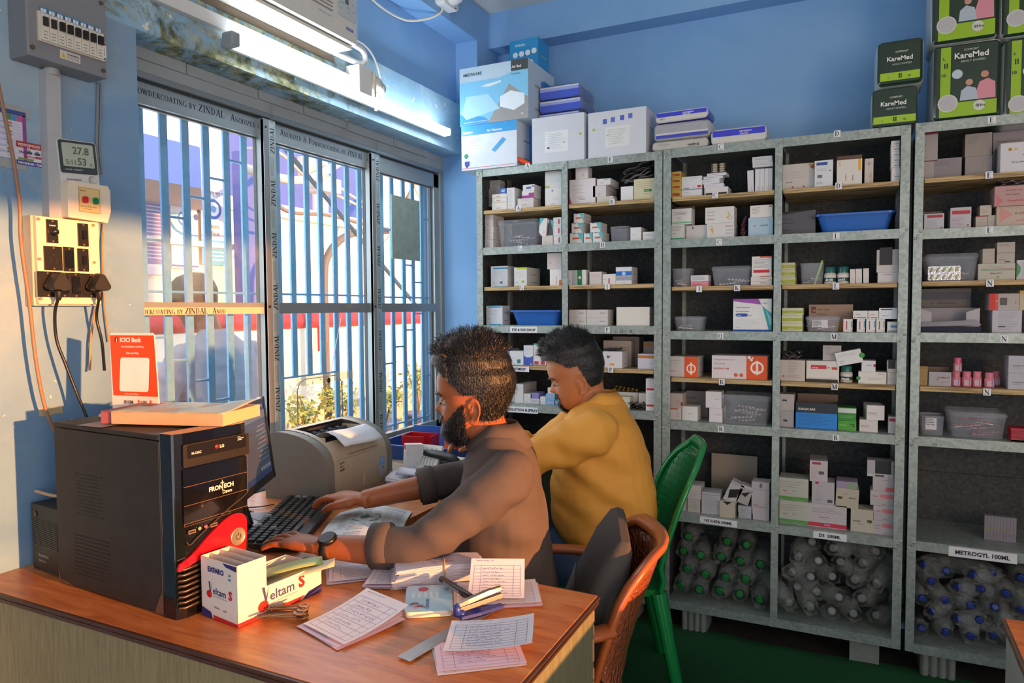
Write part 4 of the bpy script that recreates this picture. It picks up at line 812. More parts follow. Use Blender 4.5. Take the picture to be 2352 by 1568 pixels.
RED = M('#b50f1c', .18, coat=.5, var=.08); red = bez([(.0, .112, 0), (.03, .124, 0), (.075, .155, 0), (.12, .176, 0), (.150, .172, 0), (.160, .150, 0), (.156, .10, 0), (.152, .062, 0), (.12, .088, 0), (.085, .108, 0), (.045, .108, 0), (.0, .098, 0), (.0, .112, 0)], 5)[:-1]
b = MB(); b.prism([(p[0]+.002, p[1]) for p in red][::-1] if False else [(p[0]+.002, p[1]) for p in red], .005, RED, FT@Matrix.Translation((0, 0, -.001))); b.build('red_trim', e)
b = MB(); PB = FT@Matrix.Translation((.138, .128, .004)); b.lathe([(.0185, 0), (.019, .0015), (.016, .0025), (.0155, .0015), (.0145, .0012), (0, .0018)], M('#b6a894', .3, .7), 32, PB)
b.tube([(.006*math.sin(t), .006*math.cos(t), .0022) for t in np.linspace(.6, 2*math.pi-.6, 16)], .0007, DK, n=5, T=PB); b.tube([(0, .002, .0022), (0, .0085, .0022)], .0007, DK, n=5, T=PB); b.build('power_button', fb)
for k in range(8): b = MB(); z = .024+k*.0107; b.tube([(-.004+FX, .004, z), (FX+.003, .012, z+.0), (FX+.003, .052, z+.001)], .0032, GOLD if False else M('#35291f', .3, .3), n=8); b.build('vent_slot', fb)
b = MB(); b.tube(bez([(FX+.001, .02, .150), (FX+.002, .028, .143), (FX+.002, .05, .156), (FX+.002, .12, .192), (FX+.001, .164, .212), (FX+.001, .168, .235), (FX+.001, .168, .34)], 6), .0015, M('#4c4038', .3, .3), n=6); b.build('bezel_ridge', e)
# UPS
TU = Matrix.Translation((-1.712, .968, ZD))@Matrix.Rotation(R_(-6), 4, 'Z'); e = empty('backup_power_unit', T=TU); tag(e, 'small black backup power unit behind the computer tower', 'power supply')
b = MB(); b.bb((0, 0, .004), (.125, .17, .155), M('#191a1b', .5, var=.15)); b.bb((0, 0, .0), (.125, .17, .004), BLK); b.build('casing', e, bevel=.006, seg=3)
b = MB()
for k in range(15): b.bb((.004, -.0012, .060+k*.0042), (.118, .0, .0618+k*.0042), M('#2b2b2a', .4))
b.build('ribbed_grille', e)
b = MB(); b.cyl((.022, -.0008, .132), .007, .002, M('#111213', .3), axis='y', n=20); b.build('button', e)
FU = Matrix(((1, 0, 0, 0), (0, 0, -1, -.0012), (0, 1, 0, 0), (0, 0, 0, 1))); b = MB(); b.flat(text_geo('FRONTECH', .03), .009, M('#8b8a86'), FU@Matrix.Translation((.03, .036, 0))); b.flat(text_geo('MARS-725', .02), .007, M('#8b8a86'), FU@Matrix.Translation((.032, .024, 0))); b.build('badge', e)
b = MB(); b.tube(bez([(-1.73, .99, .925), (-1.66, 1.0, .918), (-1.58, 1.03, .925)], 6), .004, M('#b79f86', .5), n=6); tag(b.build('cable'), 'short beige cable lying on top of the backup power unit', 'cable')
# monitor
dm = np.array([-.477, .879, 0]); nm = np.array([.879, .477, 0]); pr = at(622, 1000, 'y', 1.60)
MW, MH = .43, .245; tilt = R_(7); up = np.array([0, 0, 1])*math.cos(tilt)-nm*math.sin(tilt)
br = at(631, 1093, 'x', -1.565); T = frame(br-dm*MW, dm, up); e = empty('monitor', T=T); tag(e, 'black flat monitor showing a dim blue spreadsheet, behind the tower', 'monitor')
b = MB(); b.prism(rrect(MW, MH, .006, 3, MW/2, MH/2), .012, M('#141416', .3), Matrix.Translation((0, 0, -.012))); b.prism(rrect(MW*.8, MH*.8, .03, 4, MW/2, MH/2), .03, DK, Matrix.Translation((0, 0, -.042)))
for (x0, y0, x1, y1) in ((0, 0, MW, .021), (0, MH-.014, MW, MH), (0, 0, .014, MH), (MW-.014, 0, MW, MH)): b.bb((x0, y0, 0), (x1, y1, .0035), M('#161618', .25))
b.build('bezel', e)
b = MB(); SCR = lambda c: M(c, .2, var=0, emit=.32); b.bb((.014, .021, 0), (MW-.014, MH-.014, .0006), SCR('#39414f'))
b.bb((.014, MH-.034, .0006), (MW-.014, MH-.014, .0009), SCR('#28324f')); b.bb((.014, MH-.058, .0006), (MW-.014, MH-.036, .0009), SCR('#4f5a6d')); b.bb((.014, .021, .0006), (MW-.014, .037, .0009), SCR('#1f3358'))
for k in range(9): b.bb((MW-.12+.012*(k % 3), .07+k*.012, .0009), (MW-.03-.01*(k % 2), .073+k*.012, .001), SCR('#5a667c' if k % 3 else '#3d6a8c'))
for k in range(5): b.bb((MW-.11+k*.018, .042, .0009), (MW-.098+k*.018, .051, .001), SCR('#6d7f88'))
for k in range(3): b.bb((MW-.04-k*.03, MH-.028, .0009), (MW-.025-k*.03, MH-.019, .001), SCR('#51618e'))
b.build('screen', e)
b = MB(); b.tube([(MW/2, .06, -.03), (MW/2, .0, -.035), (MW/2, -.082, -.02)], .014, BLK); b.build('stand', e)
p = np.array(br-dm*MW/2); zf = ZD; b = MB()
bm = Matrix(T).inverted()@Matrix.Translation((p[0]-.02, p[1]-.005, ZD))@Matrix.Rotation(math.atan2(dm[1], dm[0]), 4, 'Z'); b.prism(rrect(.20, .15, .02), .012, BLK, bm@Matrix.Translation((.02, -.01, 0))); b.build('stand_base', e)
# ------------------------------------------------------------------ printer: rounded-top profile extruded along its width
TP = Matrix.Translation((-1.43, 1.665, ZD))@Matrix.Rotation(R_(2), 4, 'Z'); e = empty('laser_printer', T=TP); tag(e, 'beige and grey laser printer with a blank sheet lying on top', 'printer')
PG = M('#7c7b74', .5, var=.04); PBG = M('#b3a893', .45, var=.05); PDK = M('#1d1f22', .6); PGL = M('#9a9a92', .5, var=.04)
prof = [(-.245, .012), (-.245, .195), (-.20, .213), (-.15, .212), (-.10, .203), (-.055, .185), (-.02, .158), (-.004, .125), (0, .09), (0, .008)]
prof = [tuple(q[:2]) for q in bez([(x, z, 0) for x, z in prof[1:-1]], 5)]; prof = [(-.245, .0)]+prof+[(0, 0)]
def slab(y0, y1, m, grow=0, z=0, name='', b=None):
    c = (-.12, .09); P = [(x+(x-c[0])*grow, zz+(zz-c[1])*grow if zz > .02 else zz) for x, zz in prof]
    b.prism(P[::-1], y1-y0, m, Matrix(((1, 0, 0, 0), (0, 0, 1, y0), (0, 1, 0, 0), (0, 0, 0, 1))))
b = MB(); slab(0, .035, PG, .0, b=b); b.build('side_cover', e, bevel=.006, seg=3); b = MB(); slab(.32, .352, PG, .0, b=b); b.build('side_cover', e, bevel=.006, seg=3)
b = MB(); N = len(prof); keep = []
W0, W1 = .035, .32
P3 = lambda p, y: (p[0], y, p[1]+.0015 if p[1] > .05 else p[1])
V = [P3(p, W0) for p in prof]+[P3(p, W1) for p in prof]; F = []
for k in range(N-1):
    xm = (prof[k][0]+prof[k+1][0])/2
    if -.175 < xm < -.05 and prof[k][1] > .17: continue
    F.append((k, k+1, N+k+1, N+k))
b.add(V, F, PBG, smooth=True)
for k in range(N-1):                                            # frame beside the output slot
    xm = (prof[k][0]+prof[k+1][0])/2
    if -.175 < xm < -.05 and prof[k][1] > .17:
        for a, c in ((W0, W0+.02), (W1-.028, W1)): b.add([P3(prof[k], a), P3(prof[k+1], a), P3(prof[k+1], c), P3(prof[k], c)], [(0, 1, 2, 3)], PBG, smooth=True)
b.build('top_cover', e)
b = MB(); b.bb((-.178, W0+.018, .10), (-.05, W1-.026, .155), PDK); b.bb((-.18, W0+.018, .15), (-.165, W1-.026, .208), PDK); b.bb((-.178, W0+.018, .1), (-.05, W0+.021, .195), PBG); b.bb((-.178, W1-.03, .1), (-.05, W1-.026, .2), PBG); b.bb((-.055, W0+.018, .1), (-.049, W1-.026, .176), PBG)
b.build('output_slot', e)
b = MB(); b.tube([(-.150, W0+.02, .186), (-.150, W1-.03, .186)], .008, M('#2d3034', .5), n=10)
for y in (.08, .12, .16, .20, .24): b.cyl((-.150, y, .188), .011, .016, M('#3c3f44', .6), axis='y', n=12)
b.build('paper_roller', e)
b = MB(); b.bb((-.001, .05, .012), (.002, .312, .128), PBG); b.build('front_flap', e, bevel=.003)
b = MB(); TL = Matrix(((0, 0, 1, .0025), (1, 0, 0, 0), (0, 1, 0, 0), (0, 0, 0, 1))); b.add([(.055, .088, 0), (.075, .088, 0), (.075, .124, 0), (.055, .124, 0)], [(0, 1, 2, 3)], '#c2b397', TL)
for k, s_ in enumerate(('SUHO', 'CAL-', 'PAPER')): b.flat(text_geo(s_, .04), .0085, BLK, TL@Matrix.Translation((.0575, .114-k*.011, .0006))@Matrix.Rotation(.12, 4, 'Z'))
b.tube([(.065, .0895, .0008), (.0775, .092, .0008)], .0005, BLK, n=4, T=TL); b.build('tape_note', e)
b = MB(); b.add([(.272, .03, 0), (.300, .03, 0), (.300, .096, 0), (.272, .096, 0)], [(0, 1, 2, 3)], '#a9b2be', TL); b.add([(.272, .07, .0003), (.300, .07, .0003), (.300, .096, .0003), (.272, .096, .0003)], [(0, 1, 2, 3)], '#5d9bd6', TL); b.cyl((.293, .06, .0004), .006, .0004, M('#5d9bd6'), T=TL)
for k in range(3): b.add([(.275, .076+k*.006, .0006), (.297, .077+k*.006, .0006), (.297, .079+k*.006, .0006), (.275, .078+k*.006, .0006)], [(0, 1, 2, 3)], '#bcd6ee', TL)
b.build('blue_sticker', e)
b = MB(); b.prism(rrect(.16, .004, .002, 2, .19, .137), .0015, M('#8c8577', .5), Matrix(((0, 0, 1, -.006), (1, 0, 0, 0), (0, 1, 0, 0), (0, 0, 0, 1)))); b.build('flap_seam', e)
# blank sheet curling out of the slot
b = MB(); Gr = []
for s_ in np.linspace(0, 1, 16):
    x = -.135+s_*.145*1.0; z = .160+.062*math.sin(math.pi*min(1, s_*1.02)**.8*.62)+(-.055*max(0, s_-.55)**1.3); z = np.interp(s_, [0, .25, .5, .75, 1], [.172, .198, .207, .195, .165])
    Gr.append([(x, y, z+.004*math.sin(y*20)) for y in np.linspace(.075, .285, 8)])
b.grid(Gr, M('#d9dde6', .6, var=.02), TP); tag(b.build('paper', solid=.0004), 'blank white sheet curling out of the printer top', 'paper')
# ------------------------------------------------------------------ keyboard
kd = np.array([-.45, .893, 0]); kd /= np.linalg.norm(kd); kp = np.array([kd[1], -kd[0], 0])      # long axis away, kp towards the man
ko = np.array([-1.562, 1.642, ZD+.001])-kd*.45
TK = frame(ko, kd, -kp); e = empty('keyboard', T=TK); tag(e, 'black desktop keyboard under the hands of the man in brown', 'keyboard')
# local x along kd, y away from the man (towards -kp), so rows start at y=0 (back at +)
KB = M('#232425', .4, var=.2, scale=60); KEY = M('#2c2d2e', .45, var=.2, scale=80); KW = M('#8f9396', .35)
Tl = Matrix.Translation((0, -.155, 0)); b = MB(); b.loft([[(0, 0, 0), (.45, 0, 0), (.45, .155, 0), (0, .155, 0)], [(0, 0, .012), (.45, 0, .012), (.45, .155, .022), (0, .155, .022)], [(.004, .004, .015), (.446, .004, .015), (.446, .151, .024), (.004, .151, .024)]], KB, Tl, smooth=False); b.build('key_tray', e, bevel=.002)
rnd = random.Random(8)
for r_ in range(6):
    y = .030+r_*.0205+(.004 if r_ == 5 else 0); n_ = 0; x = .012
    while x < .432:
        w_ = .0178
        if r_ == 0 and .085 < x < .19: w_ = .10
        if (.292 < x < .302) or (.362 < x < .368): x += .008; continue
        bb_ = MB(); zt = .0145+y*.06; c = KW if (rnd.random() < .06) else KEY
        bb_.loft([[(x, y, zt), (x+w_, y, zt), (x+w_, y+.0175, zt), (x, y+.0175, zt)], [(x+.002, y+.002, zt+.007), (x+w_-.002, y+.002, zt+.007), (x+w_-.002, y+.015, zt+.007), (x+.002, y+.015, zt+.007)]], c, Tl, smooth=False)
        bb_.add([(x+w_*.25, y+.007, zt+.0072), (x+w_*.4, y+.007, zt+.0072), (x+w_*.4, y+.012, zt+.0072), (x+w_*.25, y+.012, zt+.0072)], [(0, 1, 2, 3)], '#6f7375', Tl)
        bb_.build('key', e); n_ += 1; x += w_+.0022
b = MB(); b.tube(bez([(-1.50, 1.50, ZD+.012), (-1.50, 1.42, ZD+.006), (-1.47, 1.36, ZD+.006), (-1.46, 1.30, ZD+.012), (-1.42, 1.26, ZD+.006), (-1.35, 1.27, ZD+.006)], 8), .003, BLK); tag(b.build('cable'), 'black keyboard lead looping on the desk beside the tower', 'cable')
b = MB(); b.tube(bez([(-1.62, 1.36, ZD+.004), (-1.575, 1.50, ZD+.009), (-1.54, 1.42, ZD+.006), (-1.50, 1.37, ZD+.006)], 8), .003, BLK); b.tube(bez([(-1.66, 1.52, ZD+.004), (-1.60, 1.56, ZD+.005), (-1.585, 1.60, ZD+.004)], 6), .002, M('#5f4a3a'), n=5); tag(b.build('cable'), 'tangled thin leads between the monitor foot and the keyboard', 'cable')
b = MB(); b.prism(rrect(.20, .025, .006), .012, M('#151516', .4), frame((-1.49, 1.45, ZD+.001), (1, -.25, 0), (.25, 1, 0))); tag(b.build('pen_case'), 'slim black bar lying on the desk beside the keyboard', 'bar')
# mouse
b = MB(); b.loft([[(.055*c*math.cos(t), .032*c*math.sin(t), z) for t in np.arange(20)*math.pi/10] for c, z in ((.96, 0), (1, .008), (.95, .018), (.8, .029), (.5, .036), (.1, .038))], M('#23292b', .35)); o = b.build('computer_mouse', T=Matrix.Translation((-1.338, 1.80, ZD+.001))@Matrix.Rotation(R_(62), 4, 'Z')); tag(o, 'dark grey computer mouse in front of the printer, behind the far wrist', 'mouse')
# ------------------------------------------------------------------ papers and small things on the desk
PAP = M('#e4e2ea', .6, var=.02); PINKP = M('#dcc6dc', .6, var=.02); LBL = M('#5d6ea8', .6); BALL = M('#4a4fa0', .6); PRT = M('#7c828c', .6)
def sheet(b, T, w, h, m=PAP, curl=0, roll=0, z=0, n=10):
    G = [[(w*i/n, h*j/n, z+curl*((j/n)**2)+roll*((i/n)**2)) for i in range(n+1)] for j in range(n+1)]; b.grid(G, m, T)
def scribble(b, T, x0, y0, w, n, dy, seed, m=BALL, curl=0, roll=0, W=1, H=1, size=.6, z=.0007):
    rnd = random.Random(seed)
    for k in range(n):
        y = y0-k*dy; x = x0
        while x < x0+w*rnd.uniform(.6, 1):
            L = rnd.uniform(.004, .014); pts = []
            for q in range(int(L/.0012)+2): pts.append((x+q*.0012, y+rnd.uniform(-.3, .5)*dy*size))
            for a, c in zip(pts[:-1], pts[1:]):
                d = np.array(c)-np.array(a); nn = np.array([-d[1], d[0]]); nn = nn/(np.linalg.norm(nn)+1e-9)*.00028
                V = []
                for p in (a-nn, a+nn, c+nn, c-nn): V.append((p[0], p[1], z+curl*(p[1]/H)**2+roll*(p[0]/W)**2))
                b.add(V, [(0, 1, 2, 3)], m, T)
            x += L+.003
def rulelines(b, T, x0, y0, x1, y1, n, m=LBL, vert=(), curl=0, roll=0, W=1, H=1, z=.0005):
    def zz(x, y): return z+curl*(y/H)**2+roll*(x/W)**2
    def seg(xa, ya, xb, yb, t=.0003):
        K = 8; d = np.array([xb-xa, yb-ya]); nn = np.array([-d[1], d[0]])/np.linalg.norm(d)*t
        for k in range(K):
            p = np.array([xa, ya])+d*k/K; q = np.array([xa, ya])+d*(k+1)/K; b.add([(v[0], v[1], zz(*v)) for v in (p-nn, p+nn, q+nn, q-nn)], [(0, 1, 2, 3)], m, T)
    for k in range(n): seg(x0, y0+(y1-y0)*k/(n-1), x1, y0+(y1-y0)*k/(n-1))
    for x in (x0, x1)+tuple(vert): seg(x, y0, x, y1)
def slip(o, ang, w, h, lab, layers=1, curl=0, roll=0, seed=0, m=PAP, rows=9, tilt=0, group='loose bill slips on the desk'):
    T = Matrix.Translation((o[0], o[1], ZD+.0012+o[2]))@Matrix.Rotation(ang, 4, 'Z')@Matrix.Rotation(tilt, 4, 'X'); b = MB(); rnd = random.Random(seed)
    for k in range(layers-1):
        Tk = T@Matrix.Translation((rnd.uniform(-.008, .004), -.004-rnd.uniform(0, .006), -.0002))@Matrix.Rotation(rnd.uniform(-.06, .06), 4, 'Z'); sheet(b, Tk, w, h, PINKP if k % 2 else PAP, curl*(k+1)/layers*.7, roll*(k+1)/layers, z=k*.0009)
        rulelines(b, Tk@Matrix.Translation((0, 0, k*.0009)), w*.08, h*.06, w*.92, h*.8, rows, M('#8088b8'), (w*.2,), curl*(k+1)/layers*.7, roll*(k+1)/layers, w, h)
        scribble(b, Tk@Matrix.Translation((0, 0, k*.0009)), w*.1, h*.3, w*.7, 3, h*.09, seed+k, BALL, curl*(k+1)/layers*.7, roll*(k+1)/layers, w, h)
    zt = layers*.0012; T2 = T@Matrix.Translation((0, 0, zt)); sheet(b, T2, w, h, m, curl, roll)
    rulelines(b, T2, w*.07, h*.06, w*.93, h*.85, rows+1, LBL, (w*.2, w*.8), curl, roll, w, h); scribble(b, T2, w*.24, h*.78, w*.5, rows-1, h*.79/rows, seed+9, BALL, curl, roll, w, h)
    scribble(b, T2, w*.1, h*.95, w*.5, 1, h*.05, seed+12, BALL, curl, roll, w, h); return tag(b.build('paper_slip'), lab, 'paper', group)
slip((-.925, 1.0, .0), R_(-15), .13, .15, 'stack of handwritten bill slips with curled top, nearest the front edge', 5, .022, .0, 3, rows=7)
slip((-.604, .963, .0), R_(36), .150, .10, 'flat handwritten slip lying partly under the curled bill near the right edge', 2, 0, 0, 5, m=PINKP, rows=7)
slip((-.628, 1.018, .006), R_(22), .155, .105, 'curled handwritten bill slip nearest the right front corner of the desk', 1, .006, .018, 7)
slip((-.70, 1.19, .0), R_(30), .17, .12, 'fan of ruled bill slips under the blue stapler', 5, .0, .002, 11, rows=10)
slip((-.690, 1.215, .014), R_(24), .115, .105, 'ruled bill slip standing tilted behind the stapler', 1, .03, .0, 13, rows=10, tilt=R_(8))
slip((-1.02, 1.185, .0), R_(40), .13, .10, 'ruled slips lying behind the white tablet carton', 3, 0, 0, 17)
slip((-.935, 1.20, .002), R_(22), .12, .085, 'small pile of folded ruled slips left of the banded bundle', 5, .004, .004, 19)
# bundle of receipts with a rubber band
e = empty('receipt_bundle', T=Matrix.Translation((-.875, 1.215, ZD+.001))@Matrix.Rotation(R_(38), 4, 'Z')); tag(e, 'thick bundle of folded receipts held by a rubber band', 'paper bundle'); rnd = random.Random(2)
b = MB()
for k in range(22):
    o = rnd.uniform(-.006, .006); G = [[((x+o+.014*(k/22)), y+rnd.uniform(-.0006, .0006)-.0, .0018*k+.010*math.exp(-((x-.0)/.03)**2)*(k/22)*0+.006*math.sin(math.pi*x/.2)*(k/22)) for x in np.linspace(0, .20-.0006*k, 9)] for y in (0, .075)]
    b.grid(G, PAP if k % 3 else M('#cfcbdc', .6)); b.add([(g[0], g[1]-.0003, g[2]-.0016) for g in G[0]]+[(g[0], g[1]-.0003, g[2]) for g in G[0]], [(j, j+1, 10+j, 9+j) for j in range(8)], M('#cdc6d2', .7))
    b.add([(G[0][0][0]-.0002, 0, G[0][0][2]-.0016), (G[0][0][0]-.0002, .075, G[0][0][2]-.0016), (G[1][0][0]-.0002, .075, G[0][0][2]), (G[0][0][0]-.0002, 0, G[0][0][2])], [(0, 1, 2, 3)], M('#d6d0dc', .7)); 
rt = Matrix.Translation((.09, .02, .0445)); b.flat(text_geo('Tahsin Akash', .02), .0085, M('#c05a6a'), rt); b.flat(text_geo('Al-Ashsheefa Hospital', .01), .006, M('#c05a6a'), rt@Matrix.Translation((-.01, .013, 0)))
for (a, c, d, f_) in ((-.02, -.006, .085, -.0055), (-.02, .03, .085, .0305), (-.02, -.006, -.0195, .03), (.0845, -.006, .085, .03)): b.add([(a, c, 0), (d, c, 0), (d, f_, 0), (a, f_, 0)], [(0, 1, 2, 3)], M('#c05a6a'), rt)
b.build('receipts', e)
b = MB(); b.tube([(.115, -.003, .0), (.113, -.003, .045), (.115, .02, .0485), (.118, .06, .0475), (.118, .077, .04), (.116, .077, 0)], .0014, M('#a08c62', .6), n=6); b.build('rubber_band', e)
# steel ruler
b = MB(); T = frame((-.693, .975, ZD+.0035), (.165, .985, 0), (-1, .165, 0)); b.bb((0, -.030, 0), (.33, 0, .0009), M('#9b9a98', .32, .85, var=.06, scale=30)); 
for k in range(61): b.bb((.012+k*.005, -.030, .0009), (.0123+k*.005, -.030+(.005 if k % 2 else .003), .00095), DK)
o = b.build('steel_ruler', T=T); tag(o, 'steel ruler lying across the desk under the stapler slips', 'ruler')
# card tin, marker, stapler
e = empty('card_case', T=Matrix.Translation((-.765, 1.19, ZD+.001))@Matrix.Rotation(R_(32), 4, 'Z')); tag(e, 'flat pale blue card case with small printed pictures', 'card case')
b = MB(); b.prism(rrect(.095, .13, .012, 5), .011, M('#e4dcc8', .5)); b.prism(rrect(.095, .13, .012, 5), .0005, M('#a7cfe2', .35), Matrix.Translation((0, 0, .011))); Z = .0117
b.cyl((-.012, .045, Z), .011, .0004, M('#b8495a')); b.flat(text_geo('CONDOMS', .02), .009, M('#3d6f9c'), Matrix.Translation((.0, -.052, Z+.0003))@Matrix.Rotation(R_(90), 4, 'Z')); b.flat(text_geo('ca', .02), .018, M('#8a94b0'), Matrix.Translation((.04, .03, Z+.0003))@Matrix.Rotation(R_(90), 4, 'Z'))
for x, y, s_ in ((-.02, -.045, 1), (-.03, -.03, .8)):
    b.tube([(x-.012*s_, y, Z+.001), (x, y+.006*s_, Z+.0012), (x+.014*s_, y, Z+.001)], [.001, .003*s_, .001], M('#8c4a55'), n=6, flat=.3); b.tube([(x-.008*s_, y-.006*s_, Z+.001), (x+.008*s_, y+.01*s_, Z+.001)], .001, M('#8c4a55'), n=5, flat=.3)
for k in range(5): b.bb((-.035+k*.012, .0, Z), (-.028+k*.012, .028, Z+.0003), M('#cde3ec'))
b.build('case', e)
p0, p1 = np.array([-.775, 1.255, ZD+.027]), np.array([-.672, 1.205, ZD+.0215]); d = (p1-p0); T = frame(p0, d, (0, 0, 1)); L = .138
e = empty('marker_pen', T=T); tag(e, 'black marker pen resting on the card case', 'pen'); RYX = Matrix.Rotation(R_(90), 4, 'Y')
b = MB(); b.lathe([(.003, -.004), (.0068, 0), (.0068, .082)], M('#22262a', .4), 16, RYX); b.bb((.015, -.0025, .0068), (.075, .0025, .0071), M('#7f858c')); b.build('barrel', e)
b = MB(); b.lathe([(.0072, .082), (.0072, .132), (.005, .137), (0, .138)], M('#0f1012', .3), 16, RYX); b.bb((.085, -.002, .0072), (.13, .002, .0105), M('#0f1012', .3)); b.build('cap', e)
T = frame((-.668, 1.150, ZD+.0055), (.55, .83, 0), (-.83, .55, 0))@Matrix.Scale(.78, 4); e = empty('stapler', T=T); tag(e, 'blue and chrome stapler on the ruled slips', 'stapler'); SB = M('#2a3a8f', .3, coat=.3); CHR = M('#a9a9ac', .22, .9)
b = MB(); b.prism([(-.005, -.014), (.05, -.015), (.10, -.010), (.118, -.008), (.118, .008), (.10, .010), (.05, .015), (-.005, .014)], .008, SB); b.ell((.0, -.0, .012), (.012, .016, .012), SB, 14, 8); b.build('base', e, bevel=.002)
b = MB(); T2 = Matrix.Translation((.0, 0, .016))@Matrix.Rotation(R_(-5), 4, 'Y'); b.bb((-.012, -.0065, 0), (.118, .0065, .012), CHR, T2); b.build('magazine', e, bevel=.001)
b = MB(); T3 = Matrix.Translation((.0, 0, .030))@Matrix.Rotation(R_(-9), 4, 'Y'); b.loft([[(x, y*wd, 0) for y in (-1, 1)]+[(x, y*wd*.6, h) for y in (1, -1)] for x, wd, h in ((-.014, .007, .008), (.02, .010, .011), (.08, .009, .012), (.115, .008, .008))], M('#8a8178', .3, .6), T3, smooth=False); b.build('handle', e, bevel=.001)
b = MB(); b.ell((-.012, -.003, .022), (.010, .013, .018), SB, 14, 8); b.bb((-.018, -.009, .012), (-.010, .009, .032), CHR); b.build('head', e)
# keys
e = empty('key_bunch', T=Matrix.Translation((-1.0, 1.0, ZD+.002))@Matrix.Rotation(R_(32), 4, 'Z')); tag(e, 'bunch of old bronze keys lying at the front of the desk', 'keys'); KM = M('#7a6650', .35, .8, var=.2, scale=60)
rnd = random.Random(12)
for k in range(8):
    a = R_(rnd.uniform(-10, 10)+180); z = .003+.0022*k; y = .014*math.sin(k*2.1); b = MB(); T = Matrix.Translation((.045+rnd.uniform(-.004, .004), y, z))@Matrix.Rotation(a, 4, 'Z'); L = rnd.uniform(.055, .075)
    b.tube([(0, 0, 0), (L, 0, 0)], .0022, KM, n=8, T=T); b.lathe([(.0115, -.001), (.0115, .001), (.0055, .001), (.0055, -.001), (.0115, -.001)], KM, 16, T@Matrix.Translation((-.010, 0, 0)), smooth=False, caps=False)
    for q in range(2): b.bb((L-.008-q*.006, 0, -.001), (L-.005-q*.006, .006+q*.001, .001), KM, T)
    b.build('key', e)
b = MB(); b.tube([(.052+.013*math.cos(t), .002+.013*math.sin(t), .014) for t in np.linspace(0, 6.28, 20)], .0012, M('#a9a49c', .3, .9), n=6); b.build('key_ring', e)
# tablet cartons on the desk
def tri_poly(b, pts, m, T): b.add([(p[0], p[1], 0) for p in pts], [tuple(range(len(pts)))], m, T)
TB = frame((-1.143, .957, ZD+.001), (.1135, -.014, 0), (.014, .1135, 0)); e = empty('medicine_carton', T=TB); tag(e, 'white display carton cut open, with red oval pill logos, beside the tower', 'carton')
CW = M('#ded6cc', .5, var=.03); NAVY = M('#2b2a6b', .45); REDC = M('#c8202a', .45); bw, bd1, bd2, bh, bl = .112, .065, .205, .118, .058; wall = .0012
b = MB()                                                       # front wall (y=0), tall back half, low front half along +y
b.bb((0, 0, 0), (bw, wall, bh), CW); b.bb((0, 0, 0), (wall, bd1, bh), CW); b.bb((bw-wall, 0, 0), (bw, bd1, bh), CW); b.bb((0, 0, 0), (bw, bd2, wall), CW)
b.bb((0, bd1, 0), (wall, bd2, bl), CW); b.bb((bw-wall, bd1, 0), (bw, bd2, bl), CW); b.bb((0, bd2-wall, 0), (bw, bd2, bl), CW); b.bb((0, bd1, 0), (bw, bd1+wall, bh), CW)
b.bb((wall, bd1*.30, bh-.03), (bw-wall, bd1*.30+.0008, bh), CW); b.bb((wall, bd1*.65, bh-.03), (bw-wall, bd1*.65+.0008, bh), CW)
b.build('carton_body', e); b = MB(); F1 = Matrix(((1, 0, 0, 0), (0, 0, -1, -.0004), (0, 1, 0, 0), (0, 0, 0, 1))); F2 = Matrix(((0, 0, 1, bw+.0004), (1, 0, 0, 0), (0, 1, 0, 0), (0, 0, 0, 1)))
b.flat(text_geo('EXFARO', .06), .0135, NAVY, F1@Matrix.Translation((.022, .092, 0))); b.flat(text_geo('300', .02), .0065, M('#2f8f8a'), F1@Matrix.Translation((.085, .093, 0))); b.flat(text_geo('200', .03), .0065, M('#2f6fae'), F1@Matrix.Translation((.085, .085, 0)))
def veltam(T, s):
    b.lathe([(.0085*s, 0), (.006*s, .0006), (0, .0008)], M('#cf2a25', .3), 20, T@Matrix.Translation((.004*s, -.001*s, 0))@Matrix.Scale(1.15, 4, (1, 0, 0))); b.flat(text_geo('eltam', .015), .0215*s, M('#3a3a6e'), T@Matrix.Translation((.017*s, .003*s, .0002))); b.flat(text_geo('S', .05), .026*s, REDC, T@Matrix.Translation((.072*s, .003*s, .0002)))
    b.add([(.003*s, .028*s, .001), (.0075*s, .028*s, .001), (.0105*s, .006*s, .001), (.008*s, .003*s, .001)], [(0, 1, 2, 3)], M('#3a3a6e'), T); b.add([(.008*s, .003*s, .001), (.0105*s, .006*s, .001), (.017*s, .034*s, .001)], [(0, 1, 2)], M('#3a3a6e'), T)
    tri_poly(b, [(.018*s, -.0025*s), (.07*s, -.0025*s), (.07*s, -.0012*s), (.018*s, -.0012*s)], M('#8d92a8'), T@Matrix.Translation((0, 0, .0002)))
veltam(F1@Matrix.Translation((.022, .048, 0))@Matrix.Rotation(-.03, 4, 'Z'), .88); b.flat(text_geo('Allebs', .01), .007, M('#6e7290'), F1@Matrix.Translation((.04, .022, 0))); b.flat(text_geo('HEMI', .02), .005, M('#5b7ba8'), F1@Matrix.Translation((.067, .021, 0)))
tri_poly(b, [(0, .0), (.034, 0), (.03, .012), (0, .018)], NAVY, F1@Matrix.Translation((0, 0, .0001))); tri_poly(b, [(.038, 0), (bw, 0), (bw, .006), (.036, .008)], REDC, F1@Matrix.Translation((0, 0, .0001)))
tri_poly(b, [(0, 0), (bd2-.06, 0), (bd2-.045, .008), (0, .0075)], REDC, F2@Matrix.Translation((0, 0, .0001))); tri_poly(b, [(bd2-.052, .0), (bd2, .0), (bd2, .016), (bd2-.035, .012)], NAVY, F2@Matrix.Translation((0, 0, .0001)))
tri_poly(b, [(.07, bh-.002), (bw, bh-.002), (bw, bh-.012), (.078, bh-.008)], NAVY, F1@Matrix.Translation((0, 0, .0001)))
